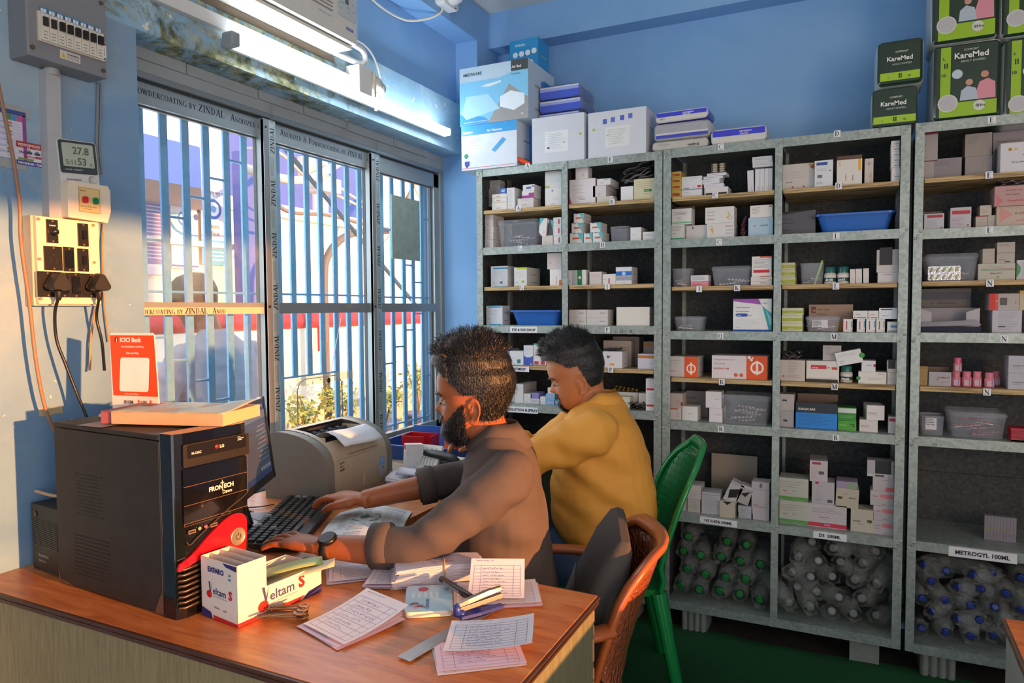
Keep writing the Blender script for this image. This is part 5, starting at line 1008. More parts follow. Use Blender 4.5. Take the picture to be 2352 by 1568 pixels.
veltam(F2@Matrix.Translation((.052, .022, 0))@Matrix.Rotation(.03, 4, 'Z'), 1.28); b.build('carton_print', e)
# leaflets sticking out of the carton
GRN = M('#a3b76e', .5, var=.1, scale=15); YEL = M('#d0c79a', .5, var=.1)
def strip(T, L, w, h, m, lab, ph=0):
    b = MB(); b.grid([[(x, y, h*math.sin(math.pi*x/L*.5+ph)) for x in np.linspace(0, L, 12)] for y in (0, w*.5, w)], m, T); return tag(b.build('leaflet', solid=.0005), lab, 'leaflet', 'leaflets in the open carton')
strip(Matrix.Translation((-1.10, 1.035, ZD+.035))@Matrix.Rotation(R_(44), 4, 'Z')@Matrix.Rotation(R_(-4), 4, 'Y'), .15, .05, .02, GRN, 'green foil leaflet curling up out of the open carton', .3)
strip(Matrix.Translation((-1.085, 1.025, ZD+.03))@Matrix.Rotation(R_(38), 4, 'Z')@Matrix.Rotation(R_(-12), 4, 'Y'), .17, .05, .004, YEL, 'cream leaflet with a raised tip in the open carton', .1)
strip(Matrix.Translation((-1.07, 1.045, ZD+.025))@Matrix.Rotation(R_(55), 4, 'Z')@Matrix.Rotation(R_(-2), 4, 'Y'), .12, .05, .02, M('#b9b39c', .5, var=.15), 'grey-brown leaflet lowest in the open carton', .6)
b = MB(); T = frame((-1.155, 1.115, ZD+.001), (.075, .045, 0), (-.045, .075, 0)); b.bb((0, 0, 0), (.082, .052, .026), M('#ded5ca', .5)); b.bb((.002, .002, .026), (.080, .050, .0264), M('#cfd6e0', .4)); b.bb((.004, .004, .0264), (.009, .048, .0267), M('#d0763c')); b.bb((.073, .004, .0264), (.078, .048, .0267), M('#d0763c'))
for k in range(7): b.bb((.014+k*.008, .01, .0264), (.0165+k*.008, .042, .0266), M('#8f96a2'))
o = b.build('medicine_carton', T=T); tag(o, 'small white carton with orange stripes near the watch hand', 'carton')
# sheet with the green logo between keyboard and man
b = MB(); w_, h_ = .30, .21; cv = .02; T = frame((-1.21, 1.352, ZD+.002), tuple(kd), tuple(-kp))@Matrix.Translation((0, -h_, 0))
G = [[(w_*i/14, h_*j/10, cv*math.sin(math.pi*(j/10))+.012*math.sin(math.pi*i/14)) for i in range(15)] for j in range(11)]; b.grid(G, M('#d5dde0', .5, var=.02), T)
def zsh(x, y): return cv*math.sin(math.pi*(y/h_))+.012*math.sin(math.pi*x/w_)+.0007
rnd = random.Random(6)
for k in range(30):
    x = .012+k*.0094
    segs = [(.012, .19)] if 6 < k < 22 else ([(.012, .08), (.10, .16)] if k % 4 else [])
    for (a, c) in segs:
        c -= rnd.uniform(0, .02); n = 6
        for q in range(n):
            y0, y1 = a+(c-a)*q/n, a+(c-a)*(q+.86)/n; b.add([(x, y0, zsh(x, y0)), (x+.0022, y0, zsh(x, y0)), (x+.0022, y1, zsh(x, y1)), (x, y1, zsh(x, y1))], [(0, 1, 2, 3)], M('#83898e'), T)
GC = M('#2f7d62', .5); cx, cy = .15, .105
for a0, a1 in ((200, 330), (30, 80), (110, 160)):
    A = np.linspace(R_(a0), R_(a1), 10)
    for a, c in zip(A[:-1], A[1:]): b.add([(cx+r*math.cos(t), cy+r*math.sin(t), zsh(cx+r*math.cos(t), cy+r*math.sin(t))+.0006) for r, t in ((.036, a), (.039, a), (.039, c), (.036, c))], [(0, 1, 2, 3)], GC, T)
for tri in (((cx-.005, cy-.018), (cx+.022, cy+.002), (cx-.002, cy+.016)), ((cx-.01, cy-.01), (cx-.002, cy+.016), (cx-.02, cy+.012))): b.add([(x, y, zsh(x, y)+.0007) for x, y in tri], [(0, 1, 2)], GC, T)
tag(b.build('letterhead_sheet'), 'printed sheet with a round green emblem beside the keyboard', 'paper')
# payment stand, ledger on the tower
zT = ZD+TH
# stand on the tower, facing the room
p = at(290, 945, 'y', 1.02); st = np.array([-1.535, 1.055, zT+.001]); d_ = np.array([.985, .17, 0]); T = frame(st, d_, (0.0, 0.08, 1)); e = empty('payment_stand', T=T); tag(e, 'orange bank payment stand on top of the computer tower', 'sign')
W_, H_ = .125, .19; b = MB(); ORG = M('#f04a14', .35, var=.02); WHT = M('#ece4dc', .35, var=.02)
out = [(0, 0), (W_, 0), (W_-.018, H_-.006), (W_-.024, H_), (.012-.018, H_), (.004-.018, H_-.006)]; out = [(0, 0), (W_, 0), (W_-.012, H_-.006), (W_-.018, H_), (-.002, H_), (-.008, H_-.006)]
out = [(.0, 0), (W_+.006, 0), (W_-.016, H_-.005), (W_-.022, H_), (-.012, H_), (-.017, H_-.005)]
b.prism(out, .003, WHT, Matrix.Translation((0, 0, -.003))); b.build('panel', e)
b = MB(); b.add([(.0, .045, .0004), (W_+.001, .045, .0004), (W_-.0165, H_-.006, .0004), (-.0155, H_-.006, .0004)], [(0, 1, 2, 3)], ORG); Z = .0009
b.flat(text_geo('ICICI Bank', .045), .0135, WHT, Matrix.Translation((.014, H_-.021, Z))); b.add([(.004+.005*math.cos(t), H_-.0165+.0065*math.sin(t), Z) for t in np.linspace(0, 6.28, 16)[:-1]], [tuple(range(15))], M('#8e1220')); b.flat(text_geo('i', .05), .012, WHT, Matrix.Translation((.0035, H_-.021, Z+.0003)))
b.flat(text_geo('M/S.ASHSHEEFA HOSPITAL', .02), .0055, WHT, Matrix.Translation((.018, H_-.034, Z))); b.flat(text_geo('Scan and Pay', .03), .0068, WHT, Matrix.Translation((.033, H_-.049, Z)))
b.add([(x, y, Z) for x, y in rrect(.082, .078, .006, 4, .058, .094)], [tuple(range(20))], M('#efe9e2'))
b.flat(text_geo('UPI ID: asho0297@icici', .01), .0042, WHT, Matrix.Translation((.032, .048, Z)))
b.flat(text_geo('BHIM', .02), .0115, M('#5a5654'), Matrix.Translation((.032, .027, Z))); b.flat(text_geo('UPI', .02), .0115, M('#5a5654'), Matrix.Translation((.079, .027, Z)))
for x in (.0715, .1045): b.add([(x, .028, Z), (x+.005, .033, Z), (x, .038, Z)], [(0, 1, 2)], ORG)
b.bb((.015, .021, Z-.0002), (.12, .0213, Z), M('#9a948e')); b.bb((.03, .010, Z-.0002), (.052, .017, Z), M('#e0532c')); b.flat(text_geo('iMobile', .02), .0045, WHT, Matrix.Translation((.0315, .012, Z+.0004))); b.flat(text_geo('G Pay', .01), .0062, M('#77726e'), Matrix.Translation((.073, .011, Z))); b.flat(text_geo('eR', .01), .0062, M('#77726e'), Matrix.Translation((.058, .011, Z))); b.flat(text_geo('UWBI', .01), .0055, M('#77726e'), Matrix.Translation((.097, .011, Z)))
b.build('printed_face', e)
b = MB(); Ti = Matrix(T).inverted()@Matrix.Translation((st[0], st[1], zT))@Matrix.Rotation(math.atan2(d_[1], d_[0]), 4, 'Z'); b.prism([(-.006, -.034), (W_*.9, -.034), (W_*.9, .03), (-.006, .03)], .006, WHT, Ti@Matrix.Translation((-.0, 0, .001))); b.build('foot', e, bevel=.001)
def ledger():
    c0 = np.array([-1.41, .957]); T = Matrix.Translation((-1.395, .955, zT+.0045))@Matrix.Rotation(R_(16), 4, 'Z'); e = empty('ledger_book', T=T); tag(e, 'thick worn ledger pad lying on top of the computer tower', 'book')
    b = MB(); b.bb((0, 0, 0), (.255, .145, .026), M('#d8ad8a', .75, var=.05))
    for k in range(12): b.bb((-.0004, -.0006, .001+k*.0021), (.2555, .0, .0016+k*.0021), M('#c99d7c', .8))
    b.build('page_block', e); b = MB(); rnd = random.Random(3); n = 24
    G = [[(.26*i/n-.005+(.004*rnd.random() if i == n else 0), .155*j/6-.006+(rnd.uniform(-.002, .002) if j == 0 else 0), .0266+.003*math.sin(i*.5)*math.sin(j)+(.012*((i/n)**3)*(j/6) if i > n*.7 else 0)) for i in range(n+1)] for j in range(7)]
    b.grid(G, M('#aab3a6', .6, var=.08, scale=12)); scribble(b, Matrix.Translation((0, 0, .0005)), .06, .07, .1, 3, .016, 4, M('#7d8d9c'), z=.031); b.build('cover_sheet', e, solid=.0004)
    b = MB(); b.bb((-.028, .004, .0), (.0, .14, .024), M('#a3585c', .7, var=.1)); b.bb((-.028, .004, .024), (.03, .14, .0262), M('#a3585c', .7)); b.build('spine', e)
    b = MB(); b.poly([(-.075, -.01, -.003), (.0, -.03, -.003), (.03, .1, -.003), (-.05, .12, -.003)], M('#8d8992', .6)); b.build('loose_page', e)
ledger()
# ------------------------------------------------------------------ things behind, on the counter
rnd = random.Random(21); e = empty('paper_stack', T=Matrix.Translation((-1.36, 1.868, ZD+.001))@Matrix.Rotation(R_(8), 4, 'Z')); tag(e, 'untidy stack of white paper with curling sheets behind the mouse', 'paper stack')
for k in range(11):
    b = MB(); T = Matrix.Translation((rnd.uniform(-.012, .012), rnd.uniform(-.008, .008), k*.0024))@Matrix.Rotation(R_(rnd.uniform(-9, 9)+(k-5)*1.2), 4, 'Z'); w_, h_ = .25, .115; cu = .0+.0018*k
    b.grid([[(w_*i/10, h_*j/6, .002+cu*math.sin(math.pi*j/6)*.4+cu*((1-i/10)**2)) for i in range(11)] for j in range(7)], PAP if k != 2 else M('#cfd0d8', .6), T); b.build('sheet', e, solid=.0012)
b = MB(); T = Matrix.Translation((-1.35, 1.93, ZD+.038))@Matrix.Rotation(R_(9), 4, 'Z'); b.grid([[(x, .04*math.cos(t), .032*math.sin(t)) for x in np.linspace(0, .26, 4)] for t in np.linspace(-.3, 2.6, 14)], M('#c6cbdc', .5), T); tag(b.build('rolled_paper', solid=.0006), 'rolled bluish sheet on top of the paper stack', 'paper')
e = empty('telephone', T=Matrix.Translation((-1.27, 2.03, ZK+.001))@Matrix.Rotation(R_(-8), 4, 'Z')); tag(e, 'dark grey desk telephone behind the paper stack', 'telephone'); PH = M('#1c2526', .35, var=.08)
b = MB(); b.loft([[(x, y, .0) for x, y in rrect(.2, .12, .02, 3)], [(x, y, .03) for x, y in rrect(.2, .12, .02, 3)], [(x*.92, y*.92, .038) for x, y in rrect(.2, .12, .02, 3)]], PH); b.build('base', e)
b = MB(); b.tube(bez([(-.105, -.02, .05), (-.08, -.02, .066), (0, -.02, .072), (.08, -.02, .066), (.11, -.02, .048)], 6), [.02]*6+[.016]*13+[.02]*6 if False else .019, PH, n=14, flat=.75); b.ell((-.09, -.02, .048), (.028, .024, .018), PH, 14, 8); b.ell((.095, -.02, .046), (.028, .024, .018), PH, 14, 8); b.build('handset', e)
# blue tray with bins
c = [(-1.50, 2.09), (-1.22, 2.14), (-1.27, 2.40), (-1.60, 2.40)]
e = empty('plastic_tray', T=Matrix.Translation((-1.405, 2.30, ZK+.002))@Matrix.Rotation(R_(4), 4, 'Z')); tag(e, 'wide blue plastic tray on the counter by the window', 'tray'); BLT = M('#24509e', .35, var=.04)
def tray_mesh(b, w, d, h, m, t=.003, flare=.012, rim=.008):
    o0 = rrect(w-2*flare, d-2*flare, .02, 4); o1 = rrect(w, d, .025, 4); n = len(o0)
    R = [[(x, y, 0) for x, y in o0], [(x, y, h) for x, y in o1], [(x*(1+2*rim/w), y*(1+2*rim/d), h) for x, y in o1], [(x*(1+2*rim/w), y*(1+2*rim/d), h-.008) for x, y in o1]]
    b.loft(R, m, caps=False, smooth=False); b.add(R[0], [tuple(range(n))], m)
    I = [[(x*(1-2*t/w), y*(1-2*t/d), t) for x, y in o0], [(x*(1-2*t/w), y*(1-2*t/d), h) for x, y in o1]]; b.loft([I[1], I[0]], m, caps=False, smooth=False); b.add(I[0], [tuple(range(n))], m); b.loft([R[1], I[1]], m, caps=False, smooth=False)
b = MB(); tray_mesh(b, .44, .27, .055, BLT); b.build('tray_body', e)
b = MB(); b.bb((-.20, .125, .055), (.2, .135, .085), BLT); b.build('back_rim', e)
e = empty('parts_bin', T=Matrix.Translation((-1.49, 2.27, ZK+.006))@Matrix.Rotation(R_(10), 4, 'Z')); tag(e, 'open red plastic bin standing in the blue tray', 'bin'); RB = M('#b81c24', .3, var=.04); t = .003
b = MB(); b.bb((-.06, -.045, 0), (.06, .045, t), RB); b.bb((-.06, -.045, 0), (-.057, .045, .075), RB); b.bb((-.06, .042, 0), (.06, .045, .075), RB); b.bb((-.06, -.045, 0), (.035, -.042, .075), RB); b.bb((.035, -.045, 0), (.06, -.042, .015), RB); b.bb((.057, -.045, 0), (.06, .045, .075), RB); b.build('bin_body', e, bevel=.001)
b = MB(); T = frame((-1.345, 2.20, ZK+.03), (1, .08, 0), (0, .25, 1)); b.bb((0, 0, -.03), (.115, .05, 0), M('#d96a4a', .4)); b.bb((.115, 0, -.05), (.116, .045, 0), M('#9c1f33', .4)); b.flat(text_geo('ICICI Bank', .03), .012, M('#e8e0dc'), T@Matrix.Translation((.012, .012, .001)) if False else Matrix.Translation((.012, .012, .0006))); b.bb((.01, .04, 0), (.105, .0412, .0004), M('#8e3a2c'))
o = b.build('card_box', T=T); tag(o, 'orange box with white bank lettering in the blue tray', 'box')
# opened tablet packets in front of the tray
def pack(T, w, h, d, m, lab, ops=(), name='medicine_packet', grp=None):
    b = MB(); b.bb((0, 0, -d), (w, h, 0), m)
    for k, (x0, y0, x1, y1, c) in enumerate(ops): b.add([(x0*w, y0*h, .0004+k*.00005), (x1*w, y0*h, .0004+k*.00005), (x1*w, y1*h, .0004+k*.00005), (x0*w, y1*h, .0004+k*.00005)], [(0, 1, 2, 3)], c)
    o = b.build(name, T=T); return tag(o, lab, 'packet', grp)
vs = [(.16+.06*k, .12, .185+.06*k, .88 if k % 3 else .7, '#9aa39a') for k in range(12)]
pack(frame((-1.335, 1.968, ZK+.03), (1, .03, -.02), (.0, .55, .8)), .098, .088, .014, M('#dfe1dc', .5), 'white packet with a red block and grey print, standing before the tray', [(.0, 0, 1, .02, '#b5b9b2'), (.03, .55, .12, .98, '#c4283a')]+[(x0, y0 if k % 2 else .5, x1, y1, c_) for k, (x0, y0, x1, y1, c_) in enumerate(vs)]+[(0, .46, 1, .475, '#8f8676')])
pack(frame((-1.365, 1.965, ZK-.01), (.75, -.65, 0), (-.12, .2, 1)), .03, .12, .06, M('#e3e3e0', .5), 'white packet on edge at the left of the opened packets', [(.2, .85, .8, .97, '#c4283a')])
b = MB(); b.bb((0, 0, 0), (.115, .05, .022), M('#d3c3a4', .5)); b.bb((.002, -.0006, .0225), (.113, .05, .0229), M('#3c4aa8', .5)); b.bb((.004, .006, .0229), (.1, .012, .0232), M('#aab4e0')); b.bb((.01, .02, .0229), (.106, .026, .0232), M('#aab4e0')); o = b.build('medicine_packet', T=Matrix.Translation((-1.262, 2.0, ZK+.001))@Matrix.Rotation(R_(16), 4, 'Z')); tag(o, 'open cream carton with a blue printed inside, lying flat', 'packet')
b = MB(); b.bb((0, 0, 0), (.13, .04, .016), M('#d8d8d6', .5)); b.flat(text_geo('Cadnac', .02), .008, M('#5560a0'), Matrix(((1, 0, 0, .09), (0, 0, -1, -.0005), (0, 1, 0, .004), (0, 0, 0, 1)))); o = b.build('medicine_packet', T=Matrix.Translation((-1.30, 2.015, ZK+.05))@Matrix.Rotation(R_(14), 4, 'Z')@Matrix.Rotation(R_(6), 4, 'Y')); tag(o, 'narrow white carton lying across the top of the opened packets', 'packet')
for k in range(5):
    b = MB(); b.bb((-.05, -.03, 0), (.05, .03, .0075), M('#e1e0e2' if k else '#c4616e', .5, var=.04)); o = b.build('medicine_packet', T=Matrix.Translation((-1.085+rnd.uniform(-.003, .003), 2.13, ZK+.017+k*.0085))@Matrix.Rotation(R_(12+rnd.uniform(-4, 4)), 4, 'Z')); tag(o, 'thin white packet in the small pile right of the blue tray' if k else 'red-topped packet under the small white pile right of the tray', 'packet', 'white packets piled right of the blue tray' if k else None)
b = MB(); b.bb((-.07, -.05, 0), (.07, .05, .006), M('#b06a74', .6, var=.12)); b.bb((-.075, -.055, -.007), (.06, .05, -.0005), M('#b59a4c', .6, var=.12)); o = b.build('folded_leaflet', T=Matrix.Translation((-1.125, 2.065, ZK+.009))@Matrix.Rotation(R_(20), 4, 'Z')); tag(o, 'dull pink and yellow folded leaflet beside the telephone', 'leaflet')
# string with a knob hanging inside the middle pane
b = MB(); b.tube([at(785, 722, 'x', XF+.012), at(757, 868, 'x', XF+.012)], .0016, M('#e4e7ea', .5), n=6); b.ell(tuple(at(755, 873, 'x', XF+.014)), (.006, .009, .011), M('#17181b', .4), 12, 8); b.tube([at(752, 785, 'x', XF+.01), at(750, 862, 'x', XF+.01)], .0008, M('#7d8890'), n=4)
tag(b.build('pull_string'), 'white string with a black knob hanging over the middle pane', 'string')
b = MB(); q = [at(680, 868, 'x', XF-.018), at(810, 850, 'x', XF-.018), at(812, 868, 'x', XF-.018), at(684, 888, 'x', XF-.018)]; b.poly(q, M('#c9c6ba', .4, alpha=.55)); tag(b.build('tape'), 'clear yellowed tape strip over the arched glass cut-out', 'tape')
# ================================================================== WHAT STANDS ON THE RACKS
def CM(h): return M(h, .5, var=.025, scale=25)
_k = [0]
def ops(b, T, w, h, s):
    z = .0003
    for op in s.split(';'):
        if not op: continue
        f = op[1:].split(','); z += .00008; o = op[0]; g = lambda i: float(f[i])
        if o == 'R': b.add([(g(0)*w, g(1)*h, z), (g(2)*w, g(1)*h, z), (g(2)*w, g(3)*h, z), (g(0)*w, g(3)*h, z)], [(0, 1, 2, 3)], CM('#'+f[4]), T)
        elif o == 'C': b.add([(g(0)*w+g(2)*w*math.cos(t), g(1)*h+g(2)*w*math.sin(t), z) for t in np.arange(16)*math.pi/8], [tuple(range(16))], CM('#'+f[3]), T)
        elif o == 'P': b.add([(float(f[i])*w, float(f[i+1])*h, z) for i in range(1, len(f), 2)], [tuple(range(len(f)//2))], CM('#'+f[0]), T)
        elif o == 'L':
            n = int(g(4)); rr = random.Random(f[0]+f[2])
            for k in range(n):
                y = g(2)+(g(3)-g(2))*(k+.5)/n; x1 = g(0)+(g(1)-g(0))*rr.uniform(.6, 1); b.add([(g(0)*w, y*h, z), (x1*w, y*h, z), (x1*w, y*h+.0009, z), (g(0)*w, y*h+.0009, z)], [(0, 1, 2, 3)], CM('#'+f[5]), T)
        elif o in 'TFV':
            rot = {'T': 0, 'F': math.pi, 'V': math.pi/2}[o]; b.flat(text_geo(f[0], .02), g(1)/1000, CM('#'+f[4]), T@Matrix.Translation((g(2)*w, g(3)*h, z+.0002))@Matrix.Rotation(rot, 4, 'Z'))
PLACED = {}
def level_snap(u, x0, x1, z0):
    c = list(LV[u].values())+[t for (a, b_, t) in PLACED.get(u, []) if min(b_, x1)-max(a, x0) > .25*(x1-x0)]
    m = min(c, key=lambda t: abs(t+.0006-z0)); return m+.0006 if abs(m-z0) < .03 else z0
def front(cx, y, z0, w, rz=0, tilt=0):
    return Matrix.Translation((cx, y, z0))@Matrix.Rotation(rz, 4, 'Z')@Matrix.Rotation(tilt, 4, 'Y')@Matrix(((1, 0, 0, -w/2), (0, 0, -1, 0), (0, 1, 0, 0), (0, 0, 0, 1)))
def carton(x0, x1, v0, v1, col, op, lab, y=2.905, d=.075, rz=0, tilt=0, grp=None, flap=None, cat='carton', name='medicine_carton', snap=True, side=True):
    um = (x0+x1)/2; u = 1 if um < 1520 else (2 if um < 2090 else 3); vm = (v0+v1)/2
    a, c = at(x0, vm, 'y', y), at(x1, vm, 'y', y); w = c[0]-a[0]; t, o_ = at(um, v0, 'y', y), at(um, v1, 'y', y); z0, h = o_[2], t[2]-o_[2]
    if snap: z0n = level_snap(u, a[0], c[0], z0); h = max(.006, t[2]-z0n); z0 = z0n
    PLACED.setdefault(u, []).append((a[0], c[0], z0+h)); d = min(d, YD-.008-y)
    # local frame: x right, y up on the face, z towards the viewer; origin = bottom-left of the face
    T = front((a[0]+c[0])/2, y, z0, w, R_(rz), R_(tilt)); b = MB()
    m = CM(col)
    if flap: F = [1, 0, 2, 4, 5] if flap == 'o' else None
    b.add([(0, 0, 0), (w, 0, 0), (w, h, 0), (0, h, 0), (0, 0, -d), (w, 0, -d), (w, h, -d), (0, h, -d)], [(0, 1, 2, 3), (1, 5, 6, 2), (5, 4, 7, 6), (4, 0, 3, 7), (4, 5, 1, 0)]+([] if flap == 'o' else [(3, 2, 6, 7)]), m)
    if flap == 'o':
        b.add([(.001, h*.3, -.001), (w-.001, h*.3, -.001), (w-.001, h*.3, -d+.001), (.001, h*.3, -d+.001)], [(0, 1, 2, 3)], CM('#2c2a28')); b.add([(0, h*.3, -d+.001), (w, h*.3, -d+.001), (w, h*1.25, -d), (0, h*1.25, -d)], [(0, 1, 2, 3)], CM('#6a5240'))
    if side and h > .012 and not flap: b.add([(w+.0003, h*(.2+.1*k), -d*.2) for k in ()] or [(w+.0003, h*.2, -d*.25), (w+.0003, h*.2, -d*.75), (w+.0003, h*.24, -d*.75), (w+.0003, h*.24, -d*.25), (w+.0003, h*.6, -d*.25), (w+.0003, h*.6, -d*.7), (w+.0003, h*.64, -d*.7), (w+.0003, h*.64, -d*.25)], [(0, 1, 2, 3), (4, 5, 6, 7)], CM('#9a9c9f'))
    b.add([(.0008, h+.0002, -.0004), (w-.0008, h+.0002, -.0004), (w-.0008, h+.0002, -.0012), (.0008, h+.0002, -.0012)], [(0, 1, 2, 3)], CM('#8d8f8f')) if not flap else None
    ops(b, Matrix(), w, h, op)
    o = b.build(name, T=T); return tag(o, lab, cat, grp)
def stack(x0, x1, vs, col, op, lab, names=None, **k):
    n = len(vs)-1; nm = names or {1: ['single'], 2: ['upper', 'lower'], 3: ['topmost', 'middle', 'lowest'], 4: ['topmost', 'second', 'third', 'lowest'], 5: ['topmost', 'second', 'third', 'fourth', 'lowest'], 6: ['topmost', 'second', 'third', 'fourth', 'fifth', 'lowest']}[n]
    for i in range(n-1, -1, -1): dx = random.Random(i+x0).uniform(-.8, .8); carton(x0+dx, x1+dx, vs[i], vs[i+1], col[i % len(col)] if isinstance(col, list) else col, op, lab.replace('@', nm[i]), **k)
W = '#d9d9d6'; K1 = '8a8d92'; RD = 'c22a38'
# ---- bay A
stack(1114, 1148, [434, 454, 474], '#9fa1a2', 'L.1,.8,.2,.8,3,6e7175', '@ dull grey carton at the far left of the top board tagged A', y=2.96)
stack(1123, 1149, [414, 419, 424, 429, 434], '#b5b6b5', 'L.1,.9,.2,.8,1,7b7d80', '@ thin grey pack in the banded pile at the top left of bay A', y=2.97, d=.05)
stack(1130, 1165, [445, 454, 463, 471.5], W, 'TKAMINO,5,.3,.25,9a4a3a;R0,.85,1,1,cfc9a8', '@ narrow white carton with brown lettering and gold edge, bay A')
carton(1149, 1162, 432, 445, '#2f66b5', 'R.2,.3,.8,.7,b9cbe6', 'small bright blue carton on the brown-lettered cartons in bay A')
carton(1164, 1182, 431, 474, W, 'L.2,.8,.1,.9,14,'+K1, 'tall narrow white carton beside the blue one on board A', d=.10)
carton(1189, 1225, 455, 472.5, '#cfccc9', 'TUT XPIN,5.5,.3,.35,c4552e;L.2,.8,.75,.95,2,'+K1, 'white carton with orange-red print, lowest of the short pile on board A', d=.09, rz=2)
carton(1199, 1227, 438, 455, W, 'R0,0,1,.35,a02a8a;R.55,.35,1,.7,a02a8a', 'white carton with a magenta base, middle of the short pile in bay A')
carton(1201, 1227.5, 424, 438, W, 'R.3,.3,.7,.65,3c55a6;R.75,.6,1,.8,3c55a6', 'white carton with a blue logo, top of the short pile in bay A')
carton(1252, 1289.5, 431, 469, W, 'C.45,.85,.05,4a64b0;TJIX-C KINN,4,.35,.12,b04050;L.45,.95,.3,.5,2,7f9fd0', 'big white carton with pink print, lower of the pair beside the bay divider', d=.12)
carton(1252, 1289.5, 393, 430, '#cfd3d2', 'R0,0,.28,.12,9db52a;L.3,.95,.3,.6,3,86a5cc;R0,.92,1,.95,777a7c', 'big white carton with a lime corner, upper of the pair beside the divider', d=.12)
# ---- bay B
carton(1308, 1367, 411, 465, '#dcd8da', 'TBio-D3 Fem,6,.3,.28,c42a6a;TMecobalamin Calcium Carbonate\\,,3.6,.12,.75,a6a3a8;TVitamin K2-7 and Magnesium,3.6,.12,.6,a6a3a8;TSoft Gelatin Capsules,3.6,.3,.46,a6a3a8;P,d0508f;TRadicool,3.4,.72,.06,c43a4a;R.38,.2,.62,.23,707580'.replace('\\,', '').replace('P,d0508f;', 'Pd0508f,0,.35,.12,0,0,0;'), 'large pinkish-white carton with magenta lettering on board B', d=.11)
carton(1322, 1351, 384, 411, '#d6d2d2', 'VBIOVE,5,.62,.2,c22a38', 'small white carton with vertical red letters on top of the magenta-lettered carton', d=.05)
carton(1371, 1408, 451, 460, '#cfcac2', '', 'flat open white carton at the bottom of board B', d=.06)
carton(1362, 1392, 426, 451, '#cfcccd', 'VIRON-V,4,.55,.1,c22a38', 'white carton with a red strip of vertical print, bay B', d=.15)
carton(1371.5, 1402, 410, 426, W, 'TTYPE-FX,4,.25,.3,c25a3a;R.5,.8,.9,.95,7fc4bb', 'white carton with brown print and a pale green edge on bay B pile', d=.12)
carton(1426, 1454, 428, 457, '#dfe1e3', '', 'plain white carton in the middle of board B')
carton(1456, 1507, 410, 454, '#cdc8a6', 'TBio-D3 Strong,3.4,.48,.42,e6e8d8;R.45,.38,.8,.5,2c7a3a;TSoft Gelatin Capsules,3,.36,.56,6a6f68;L.15,.9,.62,.88,3,8a8a70;L.45,.85,.25,.3,1,5a4a3a;R0,0,1,.05,3f7a4a', 'cream carton with a green name panel at the right of board B', d=.10)
# ---- second row, G and H
stack(1114, 1133, [490, 505, 520, 535, 550, 564], '#d5d1d0', 'TRANIDOM,3.6,.15,.3,b8455a', '@ carton with red print in the tall stack left of the clear tub, bay G', d=.11)
carton(1245, 1270, 541, 560, '#c9c2bb', 'TAknil,5,.25,.3,b02a3a', 'white carton with dark red name under the leaning open box, bay G', d=.07)
carton(1237, 1254, 501, 540, W, 'P58b5bd,0,1,0,.55,.6,1;P7a3a86,0,0,.4,0,0,.2;VRabeloc,4,.7,.15,c2413a', 'white and teal carton leaning on end beside the clear tub', tilt=5, d=.08)
carton(1256, 1270, 505, 540, '#4f4a55', 'P58b5bd,.6,1,1,1,1,.3;R0,.8,.4,1,d9d9d6', 'dark open end of a leaning carton beside the divider in bay G', d=.05, y=2.915)
stack(1271, 1289.5, [499, 520, 541, 560], W, 'R.6,.25,.8,.8,c2506a;L.05,.5,.3,.5,1,'+K1, '@ white carton with a pink stamp, against the divider in bay G')
HT = 'P58b5bd,1,0,1,1,.55,1;P8a5aa8,.1,1,.5,1,.35,.9;R.2,.42,.75,.58,c8552e'
for q, (x0, x1, v0, v1, s) in enumerate(((1309, 1339, 535, 557, 'bottom left'), (1341, 1361, 535, 556, 'bottom middle'), (1362, 1384, 533, 555.5, 'bottom right'), (1313, 1337, 512, 535, 'middle left'), (1355.5, 1379.5, 511, 534, 'upper right'), (1318, 1341, 490, 512, 'topmost'))):
    carton(x0, x1, v0, v1, W, HT, 'white carton with teal triangle and orange bar, %s of the pile on shelf H' % s, d=.09, y=2.90)
carton(1448, 1472.5, 522, 550, '#dcdde0', 'TC.I.DURVIN,3,.12,.45,5a6270', 'white cube carton with a small dark name right of the empty tub on shelf H', d=.10)
stack(1476, 1506, [532, 540.5, 549], W, 'TRepropila,3.6,.25,.25,3c4650', '@ flat white carton at the right end of shelf H')
# ---- third row
carton(1127.5, 1166, 611, 656, '#c3c9cd', 'R.15,.86,1,.93,2f7fae;L.15,.85,.45,.8,4,a5abb0;TGemcal,4.5,.1,.18,44525c;R.55,.16,.7,.26,3a5f86;R.2,.0,1,.03,4a9ac0', 'pale carton with a blue band at the left of board G', d=.09)
carton(1181, 1210, 614, 656, '#d5d8d4', 'R.2,.9,1,1,b4cc2a;L.1,.85,.45,.8,4,a5abb0;TGemcal,4.5,.1,.2,44525c;R.6,.2,.8,.3,7fae3a;R.2,0,1,.05,b4cc2a', 'white carton with lime bands in the middle of board G', d=.15, rz=0)
carton(1263, 1289.5, 618, 656, '#dedede', 'VGabalent-NT,6.5,.6,.08,e0602a;R.8,0,1,.35,e0702a', 'white carton with vertical orange lettering beside the divider', d=.07)
carton(1257, 1289.5, 581, 618, '#c9c3c0', 'L.55,.95,.1,.95,9,9d9a9c;R.15,.35,.3,.45,a9a6a8', 'greyish carton with fine print on top of the orange-lettered one', d=.08)
carton(1305, 1346, 620, 655, '#dcdedb', 'R.52,0,.78,1,1f7a3c;R.22,0,.24,1,a9b0b4;R.24,0,.5,1,b9c0c6;VOMEGA,3,.12,.2,3c4650;C.65,.5,.08,cfe6d4', 'white carton with a broad green stripe on board I', d=.05)
carton(1354, 1382, 624, 653, '#cdc6c2', 'L.1,.9,.6,.8,2,b06a70', 'dull white carton with faint pink print beside the green-striped one', d=.07)
